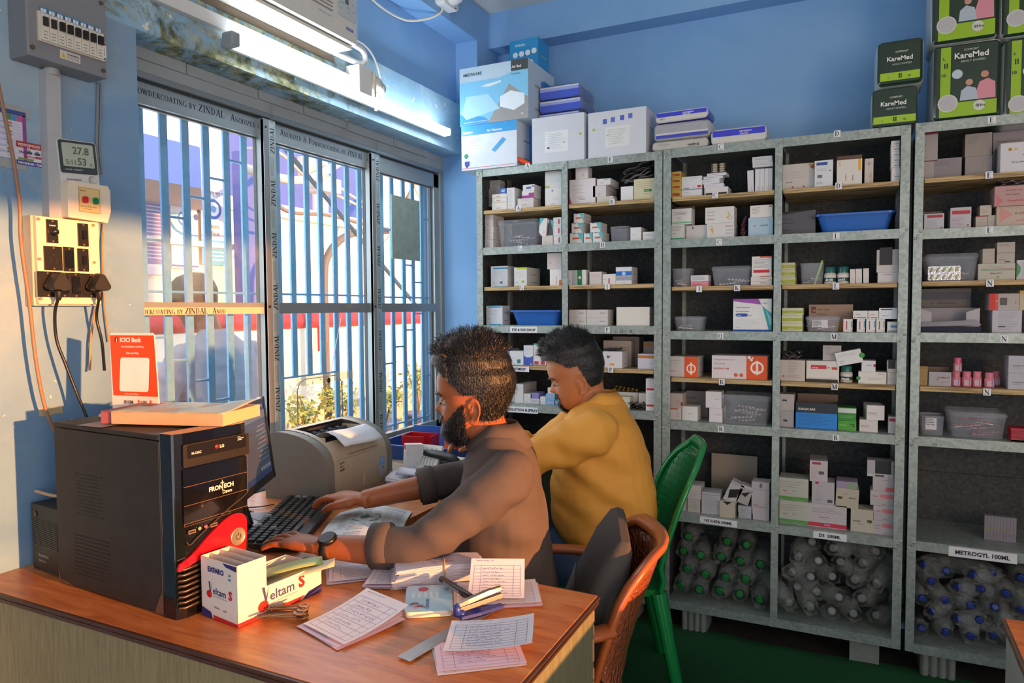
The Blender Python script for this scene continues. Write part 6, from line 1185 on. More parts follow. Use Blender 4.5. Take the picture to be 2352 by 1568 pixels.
carton(1384, 1414, 629, 652.5, W, 'R.45,0,.55,.6,d0307a;L.05,.35,.45,.55,1,7aa0c8', 'small white carton with a pink bar on board I')
carton(1414.6, 1451, 613, 651, '#dadde2', 'R0,.5,1,.75,2a6fc4;R0,.22,1,.48,9aa0a8;C.5,.62,.12,a9cbf0;L.35,.7,.08,.14,1,44525c', 'white carton with a blue and a grey band on board I', d=.09)
# ---- fourth row
carton(1117, 1154, 702, 746, '#d3dae0', 'R.15,.9,.95,.98,3a9ac8;L.1,.85,.5,.8,4,a5b0ba;TGemcal,4.5,.1,.3,44525c;R.2,.0,.95,.05,3aa6d4', 'white carton with blue edges left of the blue tray', d=.08)
NV = 'FNauvelDS,5.5,.85,.62,b0404a'
for x0, x1, v0, v1, s in ((1307, 1347, 730, 747, 'lower left'), (1348, 1396, 730, 747, 'lower right'), (1307, 1347, 711, 729.5, 'upper left'), (1348, 1396, 711, 729.5, 'upper right')):
    carton(x0, x1, v0, v1, '#cbc9c6', NV, 'white carton with red upside-down name, %s of the block of four' % s, d=.08)
carton(1416, 1492, 705, 746, '#d9d6cc', '', 'large plain cream carton on the shelf tagged P', d=.10)
# ---- fifth row
carton(1160, 1177, 800, 830, '#d4d8dc', 'R0,.8,1,1,2f4fae', 'white carton with a blue lid just behind the dark hair', y=3.0, snap=False)
carton(1171, 1202, 806, 840, '#dce0e0', 'R.55,.12,.8,.4,1f7a94;R0,.12,.15,.4,1f7a94;L.2,.45,.5,.6,1,8a8d92', 'white carton with a teal square beside the word ointment')
carton(1203, 1224, 793, 840, '#d9dde6', 'P3a55b0,0,0,1,0,1,.48,.75,.4,.25,.4,0,.5;L.15,.85,.72,.9,3,9aa5b5;TABTayt,3.6,.2,.56,3a55b0;C.8,.06,.08,e0c0cc', 'tall white carton with a curved blue base on the ointment board')
for x0, x1, s in ((1225.6, 1239.6, 'left'), (1240.6, 1254, 'right')): carton(x0, x1, 789, 840, '#dfe1dc', 'R0,.93,1,1,4fae96;R0,0,1,.04,4fae96;R.12,.05,.82,.2,c22a48;L.15,.7,.3,.88,10,a9adb0', '%s of the two slim cartons with green tops and red squares' % s, d=.06)
carton(1408, 1468, 773, 846, '#9a8a80', '', 'brown carton at the back of board P', y=3.06, d=.08)
carton(1478, 1504, 784, 812, '#8e8078', 'R0,.6,1,.9,a8702e', 'brown carton with an orange band in the upper corner of bay P', y=3.0, d=.1, snap=False)
carton(1386, 1450, 782, 846, '#b0a196', 'L.7,.95,.72,.76,1,5a5048;R0,.0,.02,1,c08a3a', 'open beige carton standing behind the white one on board P', y=3.0, d=.09)
carton(1384.6, 1429, 807, 846, '#d7d7dc', 'C.28,.66,.07,3a4a8a;P3a4a8a,.2,.85,.26,.72,.3,.72;Pc23a4a,.36,.8,.42,.7,.38,.66;Tomida,5,.0,.18,c23a4a;R.36,.15,.58,.27,e08a1a;TDSR,4.5,.38,.17,f4ecd8', 'white carton with a small flower emblem and orange tag on board P', d=.08)
carton(1465, 1504, 813, 846, '#c3c5d2', 'R0,.72,1,.92,b8742e;L.7,.95,.25,.4,2,6a6f80', 'pale carton with an orange band at the right of board P')
# ---- sixth row
carton(1160, 1182, 905, 930, '#cfcac8', 'L.2,.8,.3,.7,2,c2707a', 'low white carton with pink print just behind the dark hair, sprays shelf', y=2.93)
carton(1182.6, 1202, 882, 930, '#d5d5d3', '', 'tall plain white carton on the sprays shelf', d=.15)
stack(1203, 1218, [904, 917, 930], W, 'L.15,.8,.3,.6,2,c27a6a', '@ small white carton with orange print on the sprays shelf')
carton(1218, 1239, 915, 931, '#c4c6cb', 'L.15,.85,.4,.7,2,9a7a80', 'grey-white carton under the violet one')
carton(1222, 1237, 902, 915, '#8b86c4', 'L.15,.85,.4,.7,2,5a5590', 'small violet carton on the sprays shelf')
stack(1240.6, 1253, [910.6, 922, 932], '#dcd8da', 'L.15,.8,.3,.6,1,c22a48', '@ tiny white carton with a red word right of the violet one')
stack(1253.7, 1274, [904, 918.5, 933], '#7db4dc', 'C.5,.5,.15,d8628a;C.5,.5,.09,e6c0d4', '@ light blue carton with a pink circle on the sprays shelf')
carton(1258, 1274, 890, 904, '#d5d8da', '', 'small white carton on top of the light blue ones')
carton(1275, 1292, 918, 934, '#3a8fb8', 'R.4,.1,.6,.9,e6eef2;R.15,.4,.85,.6,e6eef2', 'teal carton with a white cross under the goatee')
carton(1397, 1466, 900, 942, '#c2c2be', '', 'wide grey-white carton on the shelf behind the yellow collar', y=2.97, d=.08)
carton(1467, 1484, 903, 942, '#cdccc0', 'C.7,.4,.15,3a4a5a;R0,0,1,.05,9fae5a', 'cream carton with half a flower emblem, right of the yellow shoulder', y=2.95)
carton(1419, 1447, 911, 942, '#c9c6b4', 'R0,.55,.2,1,d6c02a;C.5,.4,.09,4a5a6a;C.5,.4,.05,c9c6b4', 'cream carton with a yellow corner and flower emblem behind the yellow shoulder', y=2.92, d=.06)
stack(1484, 1504, [869, 905.5, 942], '#dad9dc', 'R.1,.25,1,.38,c22a38;L.15,.9,.45,.9,6,a5a8b0', '@ white carton with a red bar at the right end of the collar-height shelf')
# ================ bay C and D
stack(1543, 1565, [394, 408, 422, 436, 449.6], '#c4a84a', 'R.1,.25,.85,.6,a6402e;TVinglyn,4,.15,.3,e0c87a', '@ mustard yellow carton at the left of the top board tagged C', y=2.90)
carton(1565.6, 1612, 405, 448, '#d8dbde', 'R.78,.45,.95,.56,d02a20;R0,.36,1,.39,2a4a8a;TCamyda,6.5,.12,.42,2a3a7a;T500,5,.55,.42,d05a2a;L.4,.9,.9,.95,1,'+K1+';L.1,.4,.2,.26,1,'+K1, 'white carton with a blue rule and red square on board C', d=.08)
carton(1618, 1672, 430, 444, '#d6d6d6', 'R.05,.0,.95,.35,2c2a28', 'open white carton showing a dark slot, base of the leaning pile on board C', d=.09)
for x0, x1, v0, v1, s, r in ((1617, 1662, 421.6, 429.5, 'lowest', 3), (1611, 1653, 411, 421, 'third', -6), (1616, 1660, 404.5, 411, 'second', 4), (1623.5, 1668, 397, 404.5, 'topmost', -2)): carton(x0, x1, v0, v1, '#d4d5da', 'L.05,.9,.4,.6,1,6a6f7a', '%s thin white pack in the leaning pile under the tablets, board C' % s, d=.06, rz=r)
for k, (x0, x1, v0, v1) in enumerate(((1718, 1732, 391, 436), (1734.5, 1745.5, 388, 434), (1746, 1755, 387, 433.5), (1755.5, 1765, 386.5, 433), (1765.5, 1774, 386, 432))): carton(x0, x1, v0, v1, '#cfd0d6', 'VLevocet,3.6,.7,.1,5a5f70', '%s of five upright white packs at the right of board C' % ['leftmost', 'second', 'third', 'fourth', 'rightmost'][k], d=.05, tilt=-2 if k == 0 else 0, y=2.90)
stack(1728, 1774, [359, 371, 383], '#cdced2', 'L.1,.9,.3,.7,2,7a7f8a', '@ flat white pack lying across the five upright packs', y=2.90, d=.06)
carton(1798, 1870, 376, 428, '#d5d2cc', 'R0,0,.55,.04,e0a82e;R.6,0,1,.05,c22a38;TVysov-VM,5.5,.1,.3,3a3a4a;L.05,.9,.45,.75,4,aaa6a2;Pd8a23c,.8,.95,.95,.8,1,1;Pb5504a,.85,.85,1,.75,1,.95;C.32,.13,.03,c22a38;C.68,.13,.03,c22a38', 'wide white carton with yellow and red base rule on board D', y=2.93, d=.09)
carton(1871, 1913, 368, 422, '#d2d8dc', 'R.1,.82,.7,.93,2c4f94;R.15,.35,.42,.46,6a6f74;L.1,.7,.6,.7,2,8a9aa6;L.1,.6,.1,.22,3,4a5f9a;C.85,.6,.04,5a5f64', 'white glucose-strip carton with a dark blue name band on board D', d=.07, y=2.895)
carton(1922, 1980, 366, 419, '#d8d3ca', 'R.85,.55,.95,1,e0a82e;VVildagliptin,5.5,.38,.18,8a8478;VMaryl-M,5.5,.66,.18,5a3a3a;P2a3550,.12,.06,.2,.12,.26,.06,.2,.04;R.1,.75,.14,.95,d8b46a', 'open white carton with yellow edge and vertical print on board D', flap='o', d=.05, y=2.895)
carton(1986, 2006, 364, 415, '#cfc8bf', 'P2a3550,.3,.9,.5,.8,.7,.9,.5,.75;V500 pl,4,.6,.3,8a6a60;R.7,.1,.8,.5,cfa07a', 'slim off-white carton with a small dark chevron on board D', y=2.93)
stack(2047, 2066, [323, 335.5, 348, 361, 373, 385, 411], '#d6d6d8', 'TDapsone,4.5,.35,.35,3a3c42', '@ white carton in the tall stack at the right post of bay D', d=.09, y=2.895)
# second row
carton(1542, 1571, 516, 551, '#d6dad6', 'R0,.02,1,.14,4fae7a;TCalvostyl,4,.1,.4,4a6a5a;L.05,.9,.6,.9,4,4a4f55', 'white carton with a green base stripe, lower left on shelf C', d=.07)
carton(1543, 1588, 479, 516, '#dadcda', 'R0,.08,1,.13,4fae7a;R0,.16,1,.18,7ac49a;TCaltostyl,5,.25,.4,4a8a6a;Tstrolact,3,.35,.3,4a5f55;L.1,.95,.58,.8,3,3a3f45', 'larger open white carton with green stripes, upper left on shelf C', flap='o', d=.07)
carton(1576, 1623, 517, 550, '#cfccc8', 'R.3,.75,.36,.88,3a3c42;FAntoxid,3,.9,.2,5a5f70', 'white carton lying beside the orange-lettered cartons on shelf C', y=2.93)
CP = 'TClopidogrel,6.5,.05,.68,9a9da2;TTablets I.P.,6.5,.05,.46,9a9da2;TCLOPITAB,6.5,.05,.22,c8552e'
carton(1623.5, 1686, 512, 549, '#d5d4d1', 'FClopidogrel,6.5,.97,.32,9a9da2;FTablets I.P.,6.5,.97,.54,9a9da2;FCLOPITAB,6.5,.97,.8,c8552e;C.14,.72,.07,c8a0b0;C.14,.72,.05,d5d4d1;Pd6b24a,.17,.2,.26,.45,.2,.75,.12,.6,.2,.4', 'lower of two orange-lettered cartons, printed upside down', d=.10)
carton(1620, 1686, 475, 512, '#d8d7d4', CP+';C.86,.3,.07,c8a0b0;C.86,.3,.05,d8d7d4;Pd6b24a,.76,.8,.82,.45,.72,.3,.8,.25,.86,.5', 'upper of two orange-lettered cartons with a yellow swirl', d=.08)
carton(1719, 1775, 499, 541, '#a9c3d4', 'FCyra-D,9,.8,.6,2c3f7a;FD,9,.28,.6,b02a3a', 'light blue carton with a blue name upside down on shelf C', d=.08)
carton(1723, 1774, 471, 498, '#dcdad6', 'R.85,.82,.97,.93,d04a3a;L.08,.5,.3,.85,5,3f4248', 'white carton with a red square on top of the light blue one', d=.07)
carton(1794, 1873, 484, 534, '#5f5d66', 'TDOXT-SL,9,.0,.2,2c2c34;TDoxycycline and,5.5,.0,.66,3f3f48;Tand Bacillus Capsules,5.5,.0,.5,3f3f48;P252428,0,1,0,.86,.9,1', 'big dull grey carton left of the blue tray in bay L', d=.12, y=2.95)
# third row
carton(1586.5, 1627, 646, 658, '#d88a96', 'TCILACAR 10,6,.12,.3,b02a4a', 'pink carton with red lettering between two clear tubs', d=.06)
carton(1586.5, 1627, 632, 646, '#d4d4d8', 'L.1,.85,.2,.8,4,7a7f8a', 'white carton with fine print on the pink one', d=.06)
stack(1725, 1773, [635.7, 645.5, 655.5], '#d5d2cf', 'FCanditral,6,.75,.7,8a6a70;C.93,.3,.02,c22a38', '@ flat carton under the red-banded white carton, board K', d=.07)
carton(1727, 1772, 588.5, 635, '#dcdcda', 'R.08,.2,.9,.34,c8202a;R.4,.93,1,1,c8653a;R.4,.0,.9,.04,c8653a;L.08,.85,.42,.85,7,5f6268', 'open white carton with a red band on board K', d=.07)
LT = 'R0,.25,1,.62,a9b82e;TLIBRA-TEX,4.5,.3,.33,e0e4b0'
stack(1793, 1826, [603, 619.5, 636, 652.5], '#cbcaa6', LT, '@ cream carton with a lime band at the left of board L', d=.09)
for k, (x0, x1, v0) in enumerate(((1952.6, 1964.6, 618), (1966, 1980, 617), (1983, 1996, 616))): carton(x0, x1, v0, 650, '#d2cdc8', 'VUpscab,3,.6,.2,7a6a60', '%s of three small upright cartons right of the green-lidded bottles' % ['left', 'middle', 'right'][k], d=.05, tilt=-1)
carton(2016, 2063.5, 625, 649, '#cbc8c8', 'TDPP VILDAMET,4,.3,.75,4a4f8a', 'white carton with small blue print at the right end of board L', d=.07)
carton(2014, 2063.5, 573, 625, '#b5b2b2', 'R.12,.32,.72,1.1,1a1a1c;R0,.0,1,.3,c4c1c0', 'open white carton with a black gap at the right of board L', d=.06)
# fourth row
carton(1684, 1772, 686, 760, '#dde0df', 'R0,0,1,.05,1f4f9e;P9a4fae,0,1,.66,1,.74,.82,0,.93;P35a0a6,.76,.78,1,.55,1,.05,.93,.05;P7fcfd0,.86,.66,1,.4,1,.2,.96,.2;TCalcium Polystyrene,6.4,.07,.72,7f8a92;TSulphonate Powder,6.4,.07,.60,7f8a92;C.1,.5,.035,1f4f9e;R.1,.45,.35,.55,1f4f9e;C.35,.5,.035,1f4f9e;TK-Bind,6,.1,.47,eef2f6;TPowder,4.5,.4,.48,6a7078;Tzydus,6.5,.78,.85,2f8a9e;L.05,.75,.08,.38,9,c2c6c8;T10 x 15g,3.6,.07,.1,6a7078', 'big white powder carton with a purple top and teal sweep', d=.09)
stack(1796, 1843, [707, 724, 742, 760.5], '#d6d6b8', LT, '@ cream carton with a lime band left of the labelled tub on shelf M', d=.09)
carton(1858, 1959, 699, 745, '#a88a74', 'R.0,.0,.4,.38,b5402e;R.4,0,1,.38,c8862e;R.05,.68,.16,.92,7a3a34;R.08,.74,.16,.8,a88a74;TVitamin C Chewable,5,.2,.8,4f423c;TTablets 500 mg,5,.2,.62,4f423c;TLimcee,4,.2,.45,b5402e', 'brown and orange carton in clear wrap behind the labelled tub', y=3.0, d=.1)
MN = 'R.3,.2,.42,.85,b02a4a;R.85,.35,.95,.85,1f8a94;C.88,.15,.06,8a1f4a'
for x0, x1, s in ((1937, 1958, 'leftmost'), (1968, 1987, 'second'), (1989.6, 2010.5, 'third'), (2012.5, 2032.5, 'rightmost')): carton(x0, x1, 732.5, 762, W, MN, '%s small upright carton with red and teal strokes on shelf M' % s, d=.07)
carton(2038, 2060, 738.5, 762, W, 'R.35,.45,1,.65,4f7fb8;R.1,.08,1,.16,2c2f44', 'small carton with a pale blue name beside the right post, shelf M')
for x0, x1, s in ((1959.5, 1993, 'left'), (1994, 2018, 'right')): carton(x0, x1, 713.5, 732, W, 'Tmetolar,4.5,.2,.5,b02a4a;R.25,.12,.9,.22,1f8a94;C.1,.17,.04,8a1f4a', '%s of two cartons lying on the small red and teal ones' % s, d=.07)
carton(2019, 2060, 707, 732.6, '#dde2e8', 'R.1,.82,.75,.9,2c2f44;TAMLO-AT,4.5,.2,.25,3a8fc4;C.87,.85,.03,3a8fc4', 'white carton with a light blue name at the top right of shelf M', d=.07, rz=-4)
# fifth row
W3 = 'R.%s,0,1,1,e0561e'
def trident(x, y, s): return ';'.join('C%s,%s,%s,%s' % (x, y, r, c) for r, c in ((s, 'efe4da'), (s*.72, 'e0561e')))+';R%s,%s,%s,%s,efe4da;P efe4da'.replace(';P efe4da', '') % (x-s*.16, y-.28, x+s*.16, y+.30)+';Pefe4da,%s,%s,%s,%s,%s,%s,%s,%s' % (x-s*.5, y-.12, x, y-.32, x+s*.5, y-.12, x, y-.16)+';Re0561e,0,0,0,0'.replace(';Re0561e,0,0,0,0', '')
carton(1539, 1603, 818.5, 868, '#d2ccc9', 'R.52,0,1,1,e0561e;'+trident(.76, .42, .17)+';TICNAC,7,.0,.25,d8552a;TAcetylcysteine 600 mg,4.6,.0,.78,a09a98;TTaurine Tablets,4.6,.0,.62,a09a98', 'orange and white carton with a white trident emblem at the left of board R', d=.12)
carton(1635, 1762.5, 817, 873, '#d6d0d2', 'R.63,0,1,1,d9531a;'+trident(.82, .5, .12)+';TAcetylcysteine Effervescent,7.2,.03,.8,a5a0a4;TTablets 600 mg,7.2,.03,.62,a5a0a4;TQUICNAC 600,9.5,.03,.4,d0452a;C.44,.17,.035,d0553a;C.54,.17,.035,d0553a;C.68,.94,.03,efe4da;C.72,.84,.025,efe4da;C.74,.92,.015,efe4da', 'large open orange and white carton with a white trident emblem', d=.13)
carton(1792, 1849, 827, 878, '#c8bdb4', 'L.3,.8,.35,.95,8,7f7670;L.25,.9,.15,.3,3,7f7670;C.14,.22,.05,b86a5a', 'beige carton printed with a table at the left of board M', d=.10)
carton(1852, 1927, 828.7, 879, '#d8d4cc', 'R.14,.62,.62,.8,c22a38;Tmetrogyl,6,.17,.66,f0e8e0;TER,6,.66,.66,3a4a8a;R.78,.6,.95,.72,c2453a;R.0,.0,.97,.14,2c2622;R.08,.16,.92,.2,bdb8b0', 'white carton with a red name band, its lower flap open', d=.10)
carton(1890, 1932, 793, 829, '#b5afb0', 'L.15,.6,.35,.9,6,8a8488;VVOMIX,4,.75,.1,8a5a60', 'grey-white carton on top of the red-named carton in bay M', d=.10, y=2.93)
carton(1979, 2011, 828, 854, '#d6d8dc', 'FPinmood,4.5,.7,.6,3a3c48;R.85,.45,1,.7,b02a38', 'white cube carton on the green-cornered carton in bay M', d=.08)
carton(1971.7, 2036, 854, 884, '#d8d6d0', 'C0,.45,.08,2f8a4a;L.35,.9,.3,.55,2,4f8a5a;L.7,.95,.75,.9,2,5a5f64;L.05,.2,.06,.12,1,3a4a9a', 'wide white carton with a green half disc at the right of board M', d=.09)
carton(2038, 2058.5, 855, 884, '#c6c2bc', 'Torigo,3.6,.1,.4,6a6460', 'pale carton against the right post on board M')
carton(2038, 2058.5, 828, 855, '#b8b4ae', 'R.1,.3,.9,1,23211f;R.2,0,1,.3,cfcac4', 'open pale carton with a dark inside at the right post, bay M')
carton(1924, 1984, 805, 836, '#dcdcda', 'C1,.5,.11,2f9a4a;L.1,.8,.6,.85,2,8f95b8;TVomistop,4,.1,.3,5a5f9a;L.1,.3,.12,.2,1,5a5f64', 'white carton with a green corner, tilted over the brown-labelled bottle', tilt=-13, snap=False, y=2.90, d=.06)
# sixth row
carton(1575, 1627, 898, 960, '#8a7f7c', 'R.0,.7,.5,.75,6a6468', 'dull brownish carton at the back left of shelf R', y=3.03, d=.08)
carton(1539, 1565, 936, 968, '#cfc8c2', 'R.0,.85,.7,.95,b5402e;L.5,.9,.2,.7,5,8a8480', 'white carton with a red top edge, lower left of shelf R')
carton(1539, 1568, 903, 936, '#bdb2ab', 'L.45,.8,.2,.8,5,8a7f78;R.85,.15,1,.4,a02a3a', 'beige carton with a red corner, upper left of shelf R')
carton(1566.6, 1602, 933, 971, '#d8d6d4', 'FRamtroy-D,4,.7,.5,3f424a', 'white carton with a small black upside-down name on shelf R', d=.08)
carton(1629, 1659, 937, 972, '#d4d2d4', 'FRamtroy 2.5,4,.85,.55,c22a48', 'lower white carton with red upside-down name beside the big tub', d=.09)
carton(1621, 1657, 899, 937, '#d8d6d8', 'FRamtroy 2.5,4,.85,.55,c22a48', 'upper white carton with red upside-down name beside the big tub', d=.06)
carton(1790.6, 1823, 942, 981, '#aaa6aa', 'C.3,.38,.05,2c2a2c;R.3,.32,.55,.44,2c2a2c', 'lower greyish carton left of the bright blue carton')
carton(1790.6, 1824, 905, 941, '#bbb5b2', 'R.2,.55,.5,.66,2c2a2c;TMoti,3,.28,.56,c8c2be', 'upper beige-grey carton left of the bright blue carton')
carton(1827.6, 1923, 926, 995, '#1f7fd0', 'R0,.62,1,1,1c2a36;TSURGICARE,11.5,.06,.72,e4ddd0;L.08,.94,.12,.58,9,12558f;R0,0,1,.05,1a6ab0', 'bright blue glove carton with a black title band', flap='o', d=.10, y=2.895)
carton(1924.5, 1966.6, 966.4, 997, '#4aa02c', 'TMAHACEF,5,.08,.5,dce8cc;R.66,.42,.9,.72,1f5a1a;T200,5,.68,.48,dce8cc', 'lower green carton beside the bright blue one', d=.08)
carton(1924.5, 1966.6, 936, 966, '#2f8a30', 'R0,.6,1,.95,cfd6cc;L.1,.9,.2,.4,2,a8d08a', 'upper green carton with a white top band beside the bright blue one', d=.08)
carton(1974, 2016, 964, 998, '#cfc9c8', 'TMontysol-FX,5,.08,.45,6a5a6a;L.1,.7,.3,.38,1,8a8088', 'lower white carton with a plum-coloured name on shelf R', d=.08)
carton(1991, 2031.7, 931, 963, '#d8d6d6', 'TMontysol-FX,5,.1,.45,6a4a5a;L.1,.7,.3,.38,1,8a8088', 'upper white carton with a plum-coloured name, turned slightly', d=.10, rz=6)
carton(2040.6, 2056.5, 957, 998, '#cdc8c8', 'R.1,.72,1,.9,b02a38;L.1,.8,.1,.6,5,a09a9a', 'narrow carton with a red top against the right post, shelf R')
# seventh row
carton(1634, 1739, 1044, 1135, '#a79c8e', '', 'big beige cardboard lid leaning at the back of the saline shelf', y=3.12, d=.003, side=False)
carton(1546, 1577, 1120, 1173, '#a9a4a2', 'L.8,.95,.3,.6,3,7a7575', 'grey-white carton right of the green chair back', d=.1)
carton(1579, 1608, 1146, 1178, '#b3ae a8'.replace(' ', ''), 'L.4,.9,.2,.8,5,7a7572', 'small carton with columns of print, lower of two beside the green chair', d=.08)
carton(1579, 1610, 1113.7, 1146, '#bcb7b6', 'L.2,.8,.1,.4,3,8a8588;Rc0,0,0,0'.replace(';Rc0,0,0,0', ''), 'white carton with its flap up, upper of two beside the green chair', d=.08)
carton(1611.6, 1654, 1131, 1183, '#b4b4ba', 'L.1,.9,.1,.8,9,85888f;R0,.88,1,.9,7a7f9a', 'white carton with dense print left of the leaning open boxes', d=.08)
carton(1653, 1688, 1152, 1191.5, '#b9b2a2', 'P1c1b1a,.2,1,.8,1,.5,.8;C.9,.05,.03,3a3a3a', 'cream open carton at the front of the saline shelf', y=2.885)
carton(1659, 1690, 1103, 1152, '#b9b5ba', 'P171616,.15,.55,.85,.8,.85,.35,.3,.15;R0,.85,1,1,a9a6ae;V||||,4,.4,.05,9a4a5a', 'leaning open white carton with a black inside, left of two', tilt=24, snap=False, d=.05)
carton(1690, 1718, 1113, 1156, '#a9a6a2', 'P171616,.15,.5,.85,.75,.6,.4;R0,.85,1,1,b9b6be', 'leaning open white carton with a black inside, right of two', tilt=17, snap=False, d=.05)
stack(1696, 1728.7, [1162, 1177, 1193], '#a9adb5', 'TRocimol,4,.25,.3,4a5580', '@ flat white carton with a blue name left of the tall carton', d=.07)
carton(1726.3, 1766.6, 1107, 1198.5, '#b3b0b5', 'R0,.8,1,.81,8a8a92;TRACIPER,4.6,.12,.38,3a3f5a;TD,4.6,.78,.38,b02a38;R.45,.85,.6,.97,6a6a78;R.12,.34,.8,.35,b02a38', 'tall white carton with a red and blue name on the saline shelf', d=.07)
RJ = 'R0,.03,1,.07,3f8a3a;R0,.08,1,.2,5a9a4a;TRejoice,5.5,.14,.42,b53a3a;TCD 3,5.5,.46,.42,5f6a58;L.03,.95,.56,.88,3,6a6d68;L.2,.55,.3,.36,1,8a8d88'
stack(1789.6, 1857, [1098, 1151.5, 1204], '#b9bbb0', RJ, '@ white carton with green base stripes at the left of the dextrose shelf', d=.09)
carton(1857, 1944.6, 1158.4, 1219, '#bdb8bb', 'R0,.03,1,.2,c2304a;TRejoice-OD,6.5,.3,.42,c2404a;L.1,.9,.6,.84,3,5a5560;L.38,.62,.3,.36,1,6a6570;R.42,.09,.58,.15,8aa0c0', 'wide white carton with a crimson base stripe on the dextrose shelf', d=.10)
carton(1864.7, 1916.4, 1107, 1159, '#b4b0b4', 'R.15,.9,.3,1,b02a4a;L.15,.5,.15,.7,6,7f7b84;TRejoice-OD,3.4,.3,.78,b0506a;R.7,.08,.92,.22,55505a;L.15,.5,.1,.2,2,5a7ab0', 'white carton with a barcode on the crimson-striped carton', d=.09)
carton(1860, 1901, 1058, 1107, '#bcb5b8', 'R.12,.82,.62,.93,9a3a44;R.5,.35,.8,.5,55505a;L.08,.45,.1,.75,7,9a8088', 'white carton with a dark red heading, topmost on the dextrose shelf', d=.12, rz=3)
carton(1954, 2006.6, 1170, 1221, '#b8b3a4', 'TRIFAKEM,6,.12,.45,2c3040;R.72,.44,.92,.56,3a4030;T400,4,.74,.46,c8c4b0;TRifaximin 400,3.4,.3,.34,5a5a50', 'lower cream carton with a dark name on the dextrose shelf', d=.08)
carton(1919, 1971.5, 1122, 1168, '#b4ae9c', 'FRIFAKEM,6,.88,.56,2c3040;R.08,.44,.28,.56,3a4030;L.3,.6,.66,.72,1,5a5a50', 'upper cream carton, its dark name upside down', d=.08, tilt=2)
carton(1921, 1970, 1106, 1122, '#9a8aa6', 'R.5,0,1,1,8a9a86', 'violet-green carton lid on the cream carton', d=.08)
RL = 'TRolazin,5.5,.1,.6,c2404a;R.5,.52,1,.8,d07a80;C.5,.66,.08,d07a80;TFinagfra,3.4,.1,.4,6a5a60;TRanlabs,3.6,.5,.1,4a4a58'
for x0, x1, v0, v1, s in ((2006, 2053, 1196, 1228, 'lowest'), (2006, 2053, 1162, 1195, 'third'), (1999, 2053, 1128, 1161, 'second'), (2005, 2053, 1096, 1127.4, 'topmost')): carton(x0, x1, v0, v1, '#b5b1b7', RL if s != 'topmost' else 'L.4,.9,.7,.85,1,5a4a50;R.6,.0,1,.3,d0606a', '%s of four white cartons with a pink capsule mark by the right post' % s, d=.08)
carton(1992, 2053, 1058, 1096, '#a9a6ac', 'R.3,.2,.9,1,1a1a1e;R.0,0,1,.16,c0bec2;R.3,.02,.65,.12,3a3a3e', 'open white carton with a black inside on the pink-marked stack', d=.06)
# ================ bay E
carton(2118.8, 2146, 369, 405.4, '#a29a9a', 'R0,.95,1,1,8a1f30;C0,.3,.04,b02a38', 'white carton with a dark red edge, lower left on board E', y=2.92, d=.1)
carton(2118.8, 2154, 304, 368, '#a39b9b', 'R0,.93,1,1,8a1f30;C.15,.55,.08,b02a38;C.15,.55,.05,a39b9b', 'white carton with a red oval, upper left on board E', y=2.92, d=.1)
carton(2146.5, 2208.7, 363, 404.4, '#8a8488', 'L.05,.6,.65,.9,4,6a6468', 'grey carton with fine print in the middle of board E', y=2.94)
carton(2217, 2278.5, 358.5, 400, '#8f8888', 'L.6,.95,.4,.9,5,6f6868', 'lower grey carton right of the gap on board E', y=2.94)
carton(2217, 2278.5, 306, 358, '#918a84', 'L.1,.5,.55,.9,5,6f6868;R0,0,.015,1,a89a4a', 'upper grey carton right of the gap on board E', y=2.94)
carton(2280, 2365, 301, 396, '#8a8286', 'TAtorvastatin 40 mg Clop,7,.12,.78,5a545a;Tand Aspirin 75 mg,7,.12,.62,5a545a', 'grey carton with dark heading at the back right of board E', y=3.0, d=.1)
carton(2298, 2365, 327, 395, '#c9cace', 'C.33,.78,.07,b8862a;TC5,5,.29,.74,3a2c14;C.52,.78,.05,d0a84a;Flopidogrel 75 mg,7,.98,.35,6a6a70;Fsaynote,6,.98,.58,6a6a70', 'bright white carton with a gold medal at the right of board E', y=2.885, d=.1)
carton(2122.6, 2168.5, 490.5, 524, '#b9babf', 'R.15,.75,.92,.92,b02a38;L.15,.7,.2,.6,4,7a9ab5;R.82,.08,.95,.15,3a7ab0', 'open white carton with a red band at the left of the E shelf', flap='o', d=.06)
carton(2183, 2230.7, 476, 519, '#b5b2b8', 'R.08,.68,.95,.85,b02a38;L.08,.7,.15,.55,6,a0707a;C.85,.15,.05,b02a38', 'larger white carton with a red band on the E shelf', rz=0, d=.09)
stack(2241, 2268, [496, 517.5], '#aaa69a', 'R0,.93,1,1,9a4030;L.1,.9,.3,.8,2,b0705a', '@ small cream carton left in the trio on the E shelf', names=['lower left'], y=2.91)
carton(2269, 2294, 494, 516, '#a8a59a', 'L.1,.9,.2,.6,2,8a4a4a', 'small cream carton, lower right in the trio on the E shelf', y=2.91)
carton(2251, 2277.6, 471.4, 494, '#b3ada0', 'L.1,.9,.15,.6,2,a05a4a', 'small cream carton, top of the trio on the E shelf', y=2.91)
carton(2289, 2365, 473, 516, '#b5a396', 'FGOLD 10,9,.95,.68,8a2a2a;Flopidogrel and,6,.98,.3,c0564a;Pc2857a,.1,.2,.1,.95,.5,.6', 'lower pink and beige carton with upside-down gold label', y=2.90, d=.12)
carton(2285, 2365, 426, 472, '#b08a88', 'TEcosprin GO,9,.38,.22,b82a30;TAtorvastatin. Clopi,6,.3,.75,7f5a5a;TAspirin Capsules,6,.3,.54,7f5a5a;Pbf6a66,.05,0,.05,.6,.25,.25', 'upper pink carton with red lettering at the right edge', y=2.89, d=.12)
